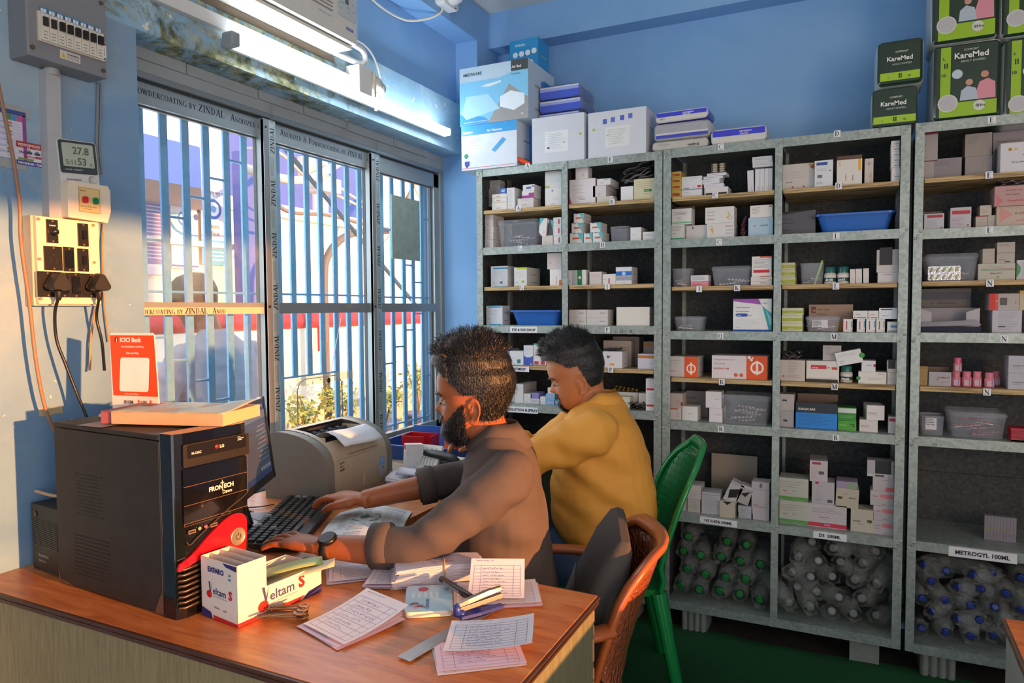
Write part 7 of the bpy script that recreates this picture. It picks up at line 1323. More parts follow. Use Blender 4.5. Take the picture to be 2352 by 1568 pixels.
carton(2247, 2331.7, 605, 644, '#aeaea0', 'R.08,.66,1,.69,a03a3a;R.08,.59,1,.62,3a8a4a;TEvion LC,7,.33,.38,4a3038;TLC,7,.58,.38,b83a3a;L.2,.9,.74,.86,1,6a6a60;C.54,.2,.04,6aa05a', 'long cream carton with a red and green rule on board N', d=.09)
carton(2257, 2285, 571, 605, '#a69e92', '', 'plain worn white carton on the long cream carton', d=.06, rz=4)
carton(2290, 2331, 556, 605, '#aaa398', 'R0,.48,1,.5,6a645c;TApremon,5,.1,.14,b8452e;L.1,.9,.78,.92,3,7a746c;R.45,.04,.75,.1,3a3230', 'white carton with an orange name on the long cream carton', d=.08)
carton(2335, 2365, 597, 644, '#b5b8ba', 'P2f8a4a,0,.1,.3,.4,.3,.65,0,.9;L.4,1,.2,.85,7,6a78a0', 'white carton with a green curve at the right end of board N')
carton(2110, 2230, 662.6, 708, '#5f5654', 'R0,.45,1,.82,3a3a48;FNeucholine-Plus,9,.72,.3,2c2c34;FPlus,9,.3,.3,7a2c2c', 'dark silver carton with upside-down name behind the open tray carton', y=3.02, d=.1, snap=False)
carton(2279, 2347, 712.5, 765, '#b0b0b8', 'L.2,.9,.1,.95,12,7f828c;R.2,.25,.45,.3,3a3f4a', 'lower white carton with dense print, lower right of bay N', d=.10)
carton(2272, 2341, 674, 712, '#a9a29e', 'R0,0,.2,1,c22018;R.2,0,.3,1,d83a2a;C.25,.55,.03,e0a0a0;R.36,.3,.6,.75,4a4644;VGINLac,4,.9,.35,b83a3a', 'red and white carton with a barcode on the dense-print carton', d=.09)
carton(2342, 2365, 667, 712, '#b5a78a', 'R.0,.85,1,1,c28a2a', 'beige carton with an orange top at the right edge of bay N')
carton(2106.6, 2130.7, 841, 888, '#9c7f3c', 'C.7,.22,.09,4a6a94;R.0,.9,1,.92,6a5626', 'ochre carton at the left of the lower board N', d=.08)
carton(2133, 2185, 854, 889, '#a5a3a9', 'FNORMOZ,8,.92,.66,8a2c34;C.38,.5,.07,8a2c34;C.38,.5,.05,a5a3a9;FNormalised Zinc,3.6,.9,.32,6a6a74', 'open grey-white carton with a dark red upside-down name', flap='o', d=.07)
stack(2316, 2365, [817, 857, 897], '#a9aab4', 'TNeurogabin NT 100,5,.2,.4,4a5868;R0,.55,.0,.7,b83a2e;L.2,.8,.25,.33,1,6a7080', '@ white carton at the right end of the lower board N', d=.1, y=2.89)
for k in range(10): x = 2261+k*7.4; carton(x, x+7, 1183+k*.8, 1226+k*.9+(2 if k < 6 else 0), '#85818a', 'VLibracid,3.6,.75,.2,5a5560;R0,.45,1,.5,8f8558', '%s thin upright pack in the banded row above the infusion label' % ['first', 'second', 'third', 'fourth', 'fifth', 'sixth', 'seventh', 'eighth', 'ninth', 'last'][k], y=2.99, d=.03, name='medicine_packet', cat='packet', side=False)
stack(2322, 2368, [984, 990.5, 997, 1003.5, 1010, 1016, 1023], ['#a82034', '#96182c', '#a82034', '#96182c', '#b5a0a4', '#a82034'], '', '@ crimson strip pack in the pile at the right edge', y=2.885, d=.06, name='medicine_packet', cat='packet')
# ------------------------------------------------------------------ clear tubs, trays, bottles
def m_clear(nm, col, a, rough=.12, bump=0):
    if nm in MATS: return MATS[nm]
    m = bpy.data.materials.new(nm); m.use_nodes = True; nt = m.node_tree; n = NT(nt); p = nt.nodes['Principled BSDF']; p.inputs['Base Color'].default_value = lin(col); p.inputs['Roughness'].default_value = rough; p.inputs['Alpha'].default_value = a
    nz = n.noise(n.coord(), 30, 4, .6)
    if bump: n.bump(nz, p, bump, .02)
    al = n.ramp(nz, [(.3, a*.8), (.7, min(1, a*1.25))]); n.link(al, p.inputs['Alpha']); MATS[nm] = m; return m
TUBM = m_clear('clear_plastic', '#d3dbe6', .2); FILM = m_clear('crumpled_film', '#c6cac6', .22, .05, 1.0); BOT = m_clear('bottle_plastic', '#8d9593', .42, .2); SILV = M('#a5a4a8', .22, .85, var=.2, scale=80, bump=.6, bscale=120)
def span(x0, x1, v0, v1, y):
    um = (x0+x1)/2; u = 1 if um < 1520 else (2 if um < 2090 else 3); vm = (v0+v1)/2; a, c = at(x0, vm, 'y', y), at(x1, vm, 'y', y); t, o = at(um, v0, 'y', y), at(um, v1, 'y', y)
    z0 = level_snap(u, a[0], c[0], o[2]); return (a[0]+c[0])/2, c[0]-a[0], z0, t[2]-z0
def tub(x0, x1, v0, v1, lab, y=2.90, d=.14, lid=True, note=None, inside=()):
    cx, w_, z0, h = span(x0, x1, v0, v1, y); d = min(d, YD-.02-y); e = empty('storage_tub', (cx, y+d/2, z0+.0005)); tag(e, lab, 'plastic tub'); b = MB()
    hb = h*(.86 if lid else 1); R0 = rrect(w_*.86, d*.86, .012, 4); R1 = rrect(w_*.96, d*.96, .015, 4); b.loft([[(x, yy, 0) for x, yy in R0], [(x, yy, hb) for x, yy in R1]], TUBM, caps=False); b.add([(x, yy, .0) for x, yy in R0], [tuple(range(20))], TUBM)
    b.loft([[(x, yy, hb-.004) for x, yy in R1], [(x*1.04, yy*1.04, hb) for x, yy in R1]], TUBM, caps=False)
    if note: b.bb((-w_*.3, -d/2+.0, hb*.3), (w_*.15, -d/2+.002, hb*.9), M('#cfcfd2', .6)); 
    if note:
        for k, s in enumerate(note): b.flat(text_geo(s, .02), hb*.1, TXT, Matrix(((1, 0, 0, -w_*.28), (0, 0, -1, -d/2-.0005), (0, 1, 0, hb*(.78-.12*k)), (0, 0, 0, 1))))
    b.build('tub_body', e)
    if lid:
        b = MB(); L = rrect(w_, d, .016, 4); b.loft([[(x, yy, hb) for x, yy in L], [(x, yy, hb+h*.06) for x, yy in L], [(x*.94, yy*.94, h) for x, yy in L]], TUBM); b.build('lid', e)
    rnd = random.Random(int(x0))
    for k, (nm, col, n, lb) in enumerate(inside):
        b = MB()
        for q in range(n):
            T = Matrix.Translation((rnd.uniform(-.25, .25)*w_, rnd.uniform(-.25, .2)*d, .006+.007*q+.02*k))@Matrix.Rotation(rnd.uniform(-.6, .6), 4, 'Z')@Matrix.Rotation(rnd.uniform(-.15, .15), 4, 'Y'); b.box((0, 0, 0), (min(.08, w_*.5), .03, .0012), SILV, T)
            for j in range(5): b.ell(((j-2)*min(.08, w_*.5)/5.5, 0, .002), (.0055, .008, .004), M(col, .3), 8, 4, T)
        tag(b.build(nm, T=Matrix.Translation((cx, y+d/2, z0+.003))), lb, 'blister strips', kind='stuff')
    return e
STR = 'blister_strips'
tub(1140, 1235, 504, 562, 'clear lidded tub of foil strips on the shelf tagged G', inside=((STR, '#d8d8dc', 7, 'silver tablet strips in the lidded tub on shelf G'), (STR, '#b5603a', 2, 'orange-brown strips at the bottom of the tub on shelf G')))
tub(1399, 1443, 520, 551, 'small empty clear tub on shelf H', lid=False, d=.1); tub(1541, 1586, 616.5, 658, 'narrow clear tub of white strips at the left of board J', lid=False, d=.1, inside=((STR, '#e8e6e0', 3, 'white capsule strips in the narrow tub on board J'),))
tub(1632, 1724, 611, 657, 'clear lidded tub in the middle of board K', inside=((STR, '#dcdcda', 3, 'few silver strips in the lidded tub on board K'),)); tub(1836, 1893, 604, 652, 'open clear tub holding a green highlighter on board L', lid=False, d=.1, inside=((STR, '#8a6a70', 3, 'brownish strips in the highlighter tub'),))
tub(1546, 1616, 727, 758, 'low clear tub at the left of shelf Q', d=.1, inside=((STR, '#cfcfcf', 2, 'silver strips in the low tub on shelf Q'),)); tub(1849, 1930, 727, 761, 'clear tub with a white typed list on shelf M', d=.09, y=2.895, note=('LONAZEP-0.5', 'LONAZEP0.25', 'LANOXIN-0.25', 'LASIX 40', 'LEVOCET 5MG'), inside=((STR, '#a8a8b0', 3, 'foil strips in the tub with the typed list'),))
tub(1655, 1769, 908, 977, 'large clear lidded tub of shiny foil packs on shelf R', y=2.892, inside=(('foil_packs', '#b9b4a8', 9, 'shiny foil packs in the large tub on shelf R'),))
tub(2123, 2250, 582, 645, 'clear tub on board N with a yellow-green capsule strip against its front', inside=((STR, '#c9b9a0', 4, 'loose beige strips in the tub with the yellow-green capsules'),)); tub(2114, 2171, 956, 1006, 'small dim clear tub with a white list at the lower left of the right rack', lid=False, d=.1, note=('Imatinib', 'Sirolimus', 'Tab 4 mg'))
tub(2178, 2316, 948, 1012, 'large milky tub of pink strips on the right rack', d=.16, inside=((STR, '#b53a4a', 7, 'pink-red strips in the large milky tub'),))
cx, w_, z0, h = span(2131, 2206, 610, 644, 2.905); b = MB(); b.add([(x, y, 0) for x, y in rrect(w_, .05, .004, 4)], [tuple(range(20))], SILV)
for i_ in range(5):
    for j in range(2): b.ell(((i_-2)*w_/5.2, (j-.5)*.025, .002), (.0035, .0095, .004), M('#bcc46a', .25), 10, 6, Matrix.Translation(((i_-2)*w_/5.2, (j-.5)*.025, 0))@Matrix.Rotation(-.5, 4, 'Z')@Matrix.Translation((-(i_-2)*w_/5.2, -(j-.5)*.025, 0)))
tag(b.build('capsule_strip', T=front(cx, 2.8985+.0, z0+.028, 0)), 'strip of ten yellow-green capsules standing in front of the tub', 'blister strip')
b = MB(); p = at(1870, 655, 'y', 2.94); q = at(1889, 598, 'y', 2.94); b.tube([p, q], .0042, M('#8fd03a', .3), n=10); tag(b.build('highlighter'), 'green highlighter pen leaning in the open tub', 'pen')
def rtray(x0, x1, v0, v1, lab):
    cx, w_, z0, h = span(x0, x1, v0, v1, 2.89); b = MB(); tray_mesh(b, w_*.96, .22, h, M('#2263b8', .35, var=.03), flare=.02); tag(b.build('plastic_tray', T=Matrix.Translation((cx, 3.01, z0))), lab, 'tray')
rtray(1168, 1287, 712, 746.5, 'blue plastic tray above the eye and ear drop label'); rtray(1872, 2058, 487, 532, 'larger blue plastic tray on the shelf tagged L')
def jar(px0, px1, v0, v1, body, lid, lab, y=2.91, band=None, txt=None, grp=None):
    cx, w_, z0, h = span(px0, px1, v0, v1, y); r = w_/2; e = empty('pill_bottle', (cx, y+r, z0+.0005)); tag(e, lab, 'bottle', grp)
    b = MB(); b.lathe([(r*.9, 0), (r, .002), (r, h*.58), (r*.75, h*.66)], M(body, .35), 24)
    if band:
        b.lathe([(r*1.01, h*.14), (r*1.01, h*.36)], M(band, .4), 24, caps=False); b.lathe([(r*1.01, h*.56), (r*1.01, h*.58)], M('#b5603a'), 24, caps=False)
        if txt: b.flat(text_geo(txt, .05), h*.15, M('#e8ece8'), Matrix(((1, 0, 0, -r*.8), (0, 0, -1, -r*1.03), (0, 1, 0, h*.18), (0, 0, 0, 1))))
    else: b.bb((-r*.6, -r*1.0, h*.1), (r*.7, -r*.85, h*.45), M('#c3a3ac', .5)); b.bb((r*.35, -r*1.01, h*.1), (r*.5, -r*.85, h*.45), M('#4a55a0', .5))
    b.build('bottle_body', e); b = MB(); b.lathe([(r*.86, h*.64), (r*.88, h*.97), (r*.8, h)], M(lid, .35), 24); b.build('screw_cap', e)
jar(1892.6, 1920.7, 612.7, 650, '#d8d6ce', '#1a5f5c', 'left of two white bottles with green lids on board L', band='#1f4a44', txt='.52 DS'); jar(1922.7, 1951, 612, 650, '#d8d6ce', '#1a5f5c', 'right of two white bottles with green lids on board L', band='#1f4a44', txt='Liv.52'); jar(1930, 1958.5, 841, 880, '#d0cec4', '#1a6560', 'white bottle with a green lid and dark name band on board M', band='#1f4440', txt='Mentat')
for x0, x1, v0, v1, s, y in ((2186, 2208, 854, 890, 'under the raised one, leftmost in front', 2.91), (2210, 2233.4, 853.5, 890.5, 'second in the front row', 2.91), (2234.3, 2256.6, 853.5, 891, 'third in the front row', 2.91), (2262, 2286, 856, 892.5, 'rightmost in the front row', 2.905), (2278, 2300, 852.5, 889, 'standing behind the rightmost', 2.97)): jar(x0, x1, v0, v1, '#d07a8e', '#c9707f', 'pink pill bottle, '+s, y=y)
jar(2189.7, 2211, 821.8, 854, '#d07a8e', '#c9607a', 'pink pill bottle raised on top of another', y=2.91)
for k, px in enumerate((1237, 1257, 1276)): jar(px, px+15, 1092, 1120, '#8a8f96', '#a84a6a', '%s of three small vials under the raised yellow cuff' % ['left', 'middle', 'right'][k], y=2.93)
# blisters and foil
def heap(name, x0, x1, v0, v1, m, n, lab, y=2.93, rd=(.012, .006), tilt=0, cat='blister strips', dome=None):
    cx, w_, z0, h = span(x0, x1, v0, v1, y); b = MB(); rnd = random.Random(int(x0+v0))
    for k in range(n):
        T = Matrix.Translation((cx+rnd.uniform(-.12, .12)*w_, y+.03+rnd.uniform(-.01, .01), z0+.004+h*(k+.2)/n))@Matrix.Rotation(R_(tilt)+rnd.uniform(-.1, .1), 4, 'Y')@Matrix.Rotation(rnd.uniform(-.3, .3), 4, 'Z'); G = [[(-w_*.42+w_*.84*i/8, -.03+.06*j/4, .004*math.sin(i*1.7+k)+.003*math.cos(j*2+k)) for i in range(9)] for j in range(5)]; b.grid(G, m, T)
        if dome:
            for i in range(6): b.ell((-w_*.35+w_*.7*i/5, -.018, .002), (.006, .008, .005), M(dome, .3), 8, 5, T)
    return tag(b.build(name, solid=.0006), lab, cat)
heap('foil_packs', 1422, 1506, 380, 412, SILV, 6, 'crumpled silver foil packs on the cream carton in bay B', tilt=-16, cat='foil packs'); heap('foil_packs', 1791, 1841, 806, 827, SILV, 4, 'crumpled silver foil packs on the beige carton in bay M', cat='foil packs'); heap('foil_packs', 1441, 1482, 926, 941, M('#6a6462', .3, .5), 3, 'dark grey foil sachets behind the yellow shoulder', y=2.9, cat='foil packs')
heap('foil_packs', 2281, 2360, 414, 426, SILV, 2, 'loose silver foil lying on the pink carton at the right edge', cat='foil packs'); heap('capsule_strips', 1397, 1466, 891, 901, M('#6a5426', .3, .6), 2, 'golden brown capsule strips on the carton behind the yellow collar', y=2.97, dome='#8a6a2a')
heap('capsule_strips', 1698, 1718, 500, 543, M('#4a2430', .3), 5, 'dark red capsule strips between two cartons on shelf C', tilt=-65, dome='#5a2838'); heap('capsule_strips', 1384, 1428, 803, 808, M('#2c2a2c', .4), 1, 'dark strip on top of the flower-emblem carton in bay P', dome='#4a4a4c')
b = MB(); p = at(1650, 396, 'y', 2.915)
for i_ in range(2):
    for k in range(4): b.ell((p[0]-.013+.027*i_, p[1], p[2]+.005+.0088*k), (.011, .010, .005), M('#b5ae98', .4), 14, 8)
for i_ in (0, 1): b.tube([(p[0]-.026+.052*i_, p[1], p[2]), (p[0]-.026+.052*i_, p[1], p[2]+.036)], .0006, SILV, n=4)
tag(b.build('tablet_strip'), 'cream round tablets in a folded strip standing on the leaning pile', 'tablets')
# open tray carton lying on its back in bay N
cx, w_, z0, h = span(2112, 2254, 707, 765, 2.89); b = MB(); gm = CM('#8f8c92'); g2 = CM('#a9a6ac'); b.bb((-w_/2, 0, 0), (w_/2, .1, .002), gm); b.bb((-w_/2, .098, 0), (w_/2, .1, h), gm); b.poly([(-w_/2, 0, 0), (-w_/2, .1, 0), (-w_/2, .1, h), (-w_/2, .03, h)], g2); b.poly([(-w_/2+.04, .03, h*.82), (-w_/2, .03, h), (-w_/2, .03, .02), (-w_/2+.04, .03, .02)], g2); b.poly([(w_/2-.04, .03, h*.82), (w_/2, .03, h), (w_/2, .03, .02), (w_/2-.04, .03, .02)], g2)
b.grid([[(x, 0-.0, .0), (x, -.008, .02)] for x in (-w_/2, w_/2)], CM('#2f3044')); b.grid([[(-w_/2, -.008, .02), (-w_/2+.01, .012, .034)], [(w_/2, -.008, .026), (w_/2-.01, .012, .044)]], g2); tag(b.build('medicine_carton', T=Matrix.Translation((cx, 2.895, z0))), 'open grey-white tray carton at the left of the shelf tagged N', 'carton')
# infusion bottles in their wrappers
def bottle_proto(cap, r=.034, L=.19):
    e = empty('infusion_bottle'); b = MB(); b.lathe([(r*.9, 0), (r, .006), (r, L*.68), (r*.7, L*.80), (r*.36, L*.86), (r*.36, L*.92)], BOT, 16); b.build('bottle_body', e); b = MB(); b.lathe([(r*.42, L*.90), (r*.44, L), (r*.3, L*1.01)], M(cap, .4), 14); b.build('cap', e)
    b = MB(); b.add([(r*1.01*math.cos(t), r*1.01*math.sin(t), z) for z in (L*.2, L*.55) for t in np.linspace(.3, 1.9, 8)], [(i, i+1, 9+i, 8+i) for i in range(7)], M('#85857f', .5)); b.build('label', e)
    b = MB(); rnd = random.Random(5); b.loft([[((r*s*(1+rnd.uniform(-.16, .2)))*math.cos(t), (r*s*(1+rnd.uniform(-.16, .2)))*math.sin(t), z+rnd.uniform(-.006, .006)) for t in np.arange(18)*math.pi/9] for z, s in ((-.012, .5), (0, 1.1), (L*.2, 1.12), (L*.4, 1.1), (L*.6, 1.12), (L*.8, 1.05), (L*.95, .8), (L*1.08, .75))], FILM, caps=False, smooth=False); b.build('wrapper', e); return e
def dup(src, T):
    o = src.copy(); SC.collection.objects.link(o); o.matrix_world = T
    for k in ('label', 'category', 'group'):
        if k in src: o[k] = src[k]
    for c in src.children: k = c.copy(); SC.collection.objects.link(k); k.parent = o
    return o
def bottles(spots, cap, lab, grp, r=.034, L=.19, seed=1, dn=.0):
    rnd = random.Random(seed); pr = bottle_proto(cap, r, L); tag(pr, lab, 'bottle', grp)
    for k, (x, y, z, yaw, pit) in enumerate(spots):
        T = Matrix.Translation((x, y, z))@Matrix.Rotation(R_(yaw), 4, 'Z')@Matrix.Rotation(R_(90+pit), 4, 'X')@Matrix.Translation((0, 0, -L))@Matrix.Rotation(rnd.uniform(-1, 1), 4, 'Z')
        if k: dup(pr, T)
        else: pr.matrix_world = T
sp = []; rnd = random.Random(9)
for r_ in range(4):
    for c_ in range(5):
        x = -.625+c_*.079+(.02 if r_ % 2 else -.004); z = .180+r_*.068
        if x < -.295 and not (r_ == 3 and c_ == 1): sp.append((x, 2.905+rnd.uniform(0, .035)+(.03 if r_ > 1 else 0), z+rnd.uniform(-.004, .006), rnd.uniform(-8, 8), rnd.uniform(-5, 3)))
bottles(sp, '#1f7a3a', 'green-capped saline bottle in clear wrap under the saline label', 'green-capped saline bottles'); sp = []
for r_ in range(5):
    for c_ in range(5):
        x = -.20+c_*.075+(.025 if r_ % 2 else 0); z = .182+r_*.062
        if x < .12 and not (r_ == 4 and c_ in (0, 3)): sp.append((x, 2.90+rnd.uniform(0, .05), z, rnd.uniform(-40, 40), rnd.uniform(-28, 20)))
bottles(sp, '#7f8683', 'clear-capped infusion bottle in the jumbled heap under the dextrose label', 'clear-capped infusion bottles', seed=3); sp = []
for r_ in range(5):
    for c_ in range(7):
        x = .25+c_*.075+(.03 if r_ % 2 else 0); z = .170+r_*.056
        if x < .82: sp.append((x, 2.91+rnd.uniform(0, .06), z, rnd.uniform(-50, 50), rnd.uniform(-20, 20)))
bottles(sp, '#243a8a', 'blue-capped infusion bottle under the right rack label', 'blue-capped infusion bottles', r=.029, L=.15, seed=4)
# ------------------------------------------------------------------ on top of the racks
def top(*a, **k): k.setdefault('name', 'cardboard_box'); k.setdefault('cat', 'box'); return carton(*a, **k)
AM = 'R0,.78,1,1,2f9ad8;Pc9d6de,.2,.25,.5,.6,.75,.5,.45,.12;P3a9ad0,.55,.4,.75,.66,.82,.6,.62,.35;TPEERBIO,14,.03,.82,e8f0f6;C.09,.32,.04,2f8a6a;P3a4a9a,.06,.2,.15,.2,.15,.12,.1,.04,.06,.12;L.03,.4,.52,.72,4,6a7a8a'
top(1212, 1250, 190, 385, '#2a6fc0', 'C.75,.25,.18,e8ecf0;C.75,.5,.18,e8ecf0', 'tall blue box squeezed behind the mattress boxes on the left rack', y=3.0, d=.18, snap=False)
top(1060, 1187, 283, 391, '#cfdae4', AM+';TAir Mattress,15,.47,.82,eef4f8;R0,.04,1,.055,d88a9a', 'blue and white air mattress box at the window end of the rack top', y=2.862, d=.28)
top(1056, 1213, 146, 282, '#b9d0de', 'P7fc4e6,0,.35,.0,.75,.6,.75,1,.9,1,.2,.45,0,0,0;P3f97d4,0,0,.5,0,.35,.12,0,.2;P9a9a98,.42,0,1,0,1,.35,.73,.62;Pa9d8ea,.03,.2,.1,.5,.42,.5,.6,.22,.1,.1;Pe0eef4,.6,.25,.6,.42,.75,.5,.95,.42,.95,.25,.8,.16;TMEDIWARE,19,.06,.85,2c5a64;R.76,.82,1,1,4a4c4c;TAir Bed,15,.77,.87,f0f0ee;Tfor bed sores,8,.77,.76,4a5a60;TCE,10,.9,.07,eef2f2;TAlternating Pressure And Overlay Mattress System,6.5,.06,.04,d8e8f2;Pdde8ee,.32,.64,.4,.67,.55,.69,.62,.7,.62,.67,.45,.62', 'large pale blue box with a picture of an air bed, above the mattress box', y=2.856, d=.30)
top(1171, 1236, 90, 190, '#2f95d0', 'TPEERBIO,14,.2,.85,d8eaf6;C.2,.66,.09,eef2f4;C.42,.67,.09,eef2f4;C.64,.68,.09,eef2f4;C.86,.7,.09,eef2f4;C.3,.42,.09,eef2f4;C.52,.43,.09,eef2f4;C.74,.45,.09,eef2f4;R.6,.1,1,.13,c24a50', 'blue box with round white icons standing behind the air bed box', y=3.04, d=.13, snap=False)
WC = '#cdd2da'
top(1222, 1342, 265, 375, WC, 'R.25,.22,.7,.68,dfe3e6;L.32,.68,.28,.62,9,7a7f88;R.3,.30,.34,.34,2c2f34;C.93,.55,.022,9dbb3a;TCE,7,.6,.4,3a3c40', 'white carton with a printed label and lime dot, left of two', d=.2, y=2.875)
top(1351, 1484, 252, 364, WC, 'R.3,.2,.72,.65,dbe0dc;L.35,.7,.25,.6,9,7a7f88;R.26,.72,.33,.83,4a60c0;R.4,.74,.47,.85,5a70c4;R.56,.76,.63,.87,4a60c0;R.7,.78,.77,.89,5a70c4;C.1,.62,.022,9dbb3a;TXI,7,.33,.45,4a4c50', 'white carton with four small blue symbols, right of two', d=.22, y=2.875)
def soft(x0, x1, v0, v1, col, side, op, lab, y=2.885, d=.2, rz=0, tilt=0, cat='package', name='wrapped_package', bulge=.012, wrap=False):
    um = (x0+x1)/2; vm = (v0+v1)/2; a, c = at(x0, vm, 'y', y), at(x1, vm, 'y', y); w = c[0]-a[0]; t, o_ = at(um, v0, 'y', y), at(um, v1, 'y', y); u = 1 if um < 1520 else (2 if um < 2090 else 3); z0 = level_snap(u, a[0], c[0], o_[2]); h = t[2]-z0; PLACED.setdefault(u, []).append((a[0], c[0], t[2]))
    T = front((a[0]+c[0])/2, y, z0, w, R_(rz), R_(tilt)); b = MB(); rnd = random.Random(int(x0)); i_ = bulge
    def ring(ins, z, cr): return [(w/2+px*(1+rnd.uniform(-.012, .012)), max(.0, h/2+py*(1+rnd.uniform(-.012, .012))), z) for px, py in rrect(w-2*ins, h-2*ins, cr, 4)]
    R0 = [(w/2+px, h/2+py, 0) for px, py in rrect(w-2*i_, h-2*i_, .006, 4)]
    b.add(R0, [tuple(range(20))], M(col, .25, coat=.3)); b.loft([R0, ring(i_*.35, -i_*.6, .015)], M(col, .25, coat=.3), caps=False); b.loft([ring(i_*.35, -i_*.6, .015), ring(0, -d*.15, .022), ring(0, -d*.8, .022), ring(i_, -d, .015)], M(side, .3, coat=.3))
    b2 = MB(); ops(b, Matrix.Translation((i_, i_, .0006)), w-2*i_, h-2*i_, op)
    if wrap: b.loft([ring(i_*.3, .006, .012), ring(-.006, -.02, .02), ring(-.008, -d*.6, .02), ring(0, -d-.012, .03)], FILM, caps=False, smooth=False)
    return tag(b.build(name, T=T), lab, cat)
for x0, x1, v0, v1, s in ((1236, 1332, 257, 288, 'lowest'), (1238, 1336, 226, 257, 'middle'), (1238, 1332, 194, 226, 'topmost')): soft(x0, x1, v0, v1, '#4a63d0', '#3a5fb8', 'Rc0,0,0,0'[:0]+'R0,.6,1,.85,9aa6e0;R0,.85,1,1,c8d0dc', '%s blue pad pack in clear wrap behind the white carton' % s, y=2.96, d=.2, wrap=True, bulge=.006)
DR = 'R0,.5,1,1,3a3fc8;FUNDERPADS,8,.75,.85,e4e4f2;FDRYTEX,8,.68,.66,e4e4f2'
soft(1497, 1628, 320, 348, '#bdbab2', '#a9a7a2', 'FDolphin,14,.85,.45,2c2f3c;L.1,.4,.5,.8,2,6a6f78', 'grey-white pad pack with upside-down dark lettering, under the blue one', d=.16, bulge=.006)
soft(1501, 1632, 278, 320, '#a5a7ac', '#c4c3bf', 'R0,0,1,.25,4048b4;R.0,.25,1,.4,c8c8c6', 'crumpled grey and blue pad pack in the pile on the rack', d=.15, bulge=.01); soft(1503, 1628, 250, 292, '#cfcec8', '#4048b4', DR+';TNO 1,9,.08,.15,5a6070', 'blue and white pad pack with upside-down lettering, top of the pile', d=.14, bulge=.008, rz=-2); soft(1632, 1762, 291, 331, '#cfcec8', '#b9b9bc', DR, 'blue and white pad pack lying alone right of the pile', d=.18, bulge=.008)
KM = 'R0,.06,1,.26,9dc42a;TKareMed,%s,.17,.55,e4e8e2;TCOMFORT,%s,.38,.75,c4cac4;TADULT DIAPERS,%s,.3,.44,a9b0aa;TL,9,.2,.11,1c3226;T10,11,.7,.11,1c3226;R.47,.1,.5,.22,1c3226;R.52,.1,.55,.22,1c3226' % (22, 8.5, 8.5)
soft(2001, 2110, 199, 292, '#22382c', '#b9c4bc', KM, 'dark green diaper pack with a lime band, lower of the left pair', d=.26, bulge=.008); soft(2012, 2124, 88, 198, '#22382c', '#b3bfb8', KM, 'dark green diaper pack with a lime band, upper of the left pair', d=.26, bulge=.014)
CP2 = 'Pd08a98,.62,.22,.98,.22,.97,.44,.85,.5,.72,.46;C.8,.56,.065,c08a72;Pa9bac6,.4,.22,.7,.22,.66,.38,.52,.42,.42,.36;C.55,.47,.06,c09480'
KT = 'R0,0,1,.2,8fb81e;R.0,.0,.06,1,22382c;R.07,.2,.24,1,8fb81e;'+CP2+';C.2,.2,.17,c9ccc6;C.2,.2,.15,b4b6b8;TKareMed,27,.3,.82,e0e4de;TCOMFORT,9,.45,.92,b4bab4;TADULT DIAPERS,10,.4,.76,a9b0aa;TL,13,.11,.82,1c3226;T10,15,.09,.58,1c3226;R.13,.7,.15,.77,1c3226;R.17,.7,.19,.77,1c3226;C.35,.6,.09,b4c8d0;C.72,.13,.1,c9ccc6;T8Hrs,14,.66,.11,2c3a30'
soft(2141, 2300, 95, 283, '#22382c', '#c4cac6', KT, 'tall diaper pack with a couple pictured, front left of the big stack', d=.25); soft(2303, 2462, 78, 268, '#22382c', '#c4cac6', KT, 'tall diaper pack cut off by the right edge, lower', d=.25); soft(2139, 2297, -98, 94, '#22382c', '#c4cac6', KT, 'tall diaper pack cut off at the top, above the pictured couple', d=.25); soft(2299, 2460, -112, 77, '#22382c', '#c4cac6', KT, 'tall diaper pack in the upper right corner', d=.25)
b = MB(); p, q = at(1180, 361, 'y', 2.88), at(1216, 377, 'y', 2.885); b.tube([p, (p+q)/2, q], .011, M('#e8501c', .4), n=14); b.tube([p-(q-p)*.01, p], .007, M('#9a2c10', .5), n=10); b.grid([[(p[0]+t*.07, 2.868, p[2]-.016-t*.02), (p[0]+t*.08, 2.90, p[2]-.008-t*.016)] for t in np.linspace(-.1, 1, 6)], M('#b8583a', .4)); tag(b.build('rolled_sheet'), 'small rolled orange plastic sheet on the edge above tag A', 'roll')
# ================================================================== CHAIRS
from mathutils import noise as NZ
def m_plastic(nm, col, holes=False, carve=False):
    def f(nt, b):
        n = NT(nt); v = n.coord(); n.link(n.mix(n.noise(v, 14, 4, .6), col, col), b.inputs['Base Color']); b.inputs['Coat Weight'].default_value = .3
        if holes:
            t = n.new('TexCoord'); s = n.new('SeparateXYZ'); n.link(t.outputs['Object'], s.inputs[0]); o = []
            for ax, k in (('Y', 330), ('Z', 270)):
                m1 = n.new('Math', operation='MULTIPLY'); n.link(s.outputs[ax], m1.inputs[0]); m1.inputs[1].default_value = k; m2 = n.new('Math', operation='SINE'); n.link(m1.outputs[0], m2.inputs[0]); m3 = n.new('Math', operation='GREATER_THAN'); n.link(m2.outputs[0], m3.inputs[0]); m3.inputs[1].default_value = .62; o.append(m3)
            m = n.new('Math', operation='MULTIPLY'); n.link(o[0].outputs[0], m.inputs[0]); n.link(o[1].outputs[0], m.inputs[1]); i_ = n.new('Math', operation='SUBTRACT'); i_.inputs[0].default_value = 1; n.link(m.outputs[0], i_.inputs[1]); n.link(i_.outputs[0], b.inputs['Alpha'])
        if carve:
            wv = n.new('TexWave'); wv.inputs['Scale'].default_value = 26; wv.inputs['Distortion'].default_value = 14; n.link(v, wv.inputs['Vector']); n.bump(wv.outputs['Fac'], b, .9, .004)
    return nodemat(nm, f, .28)
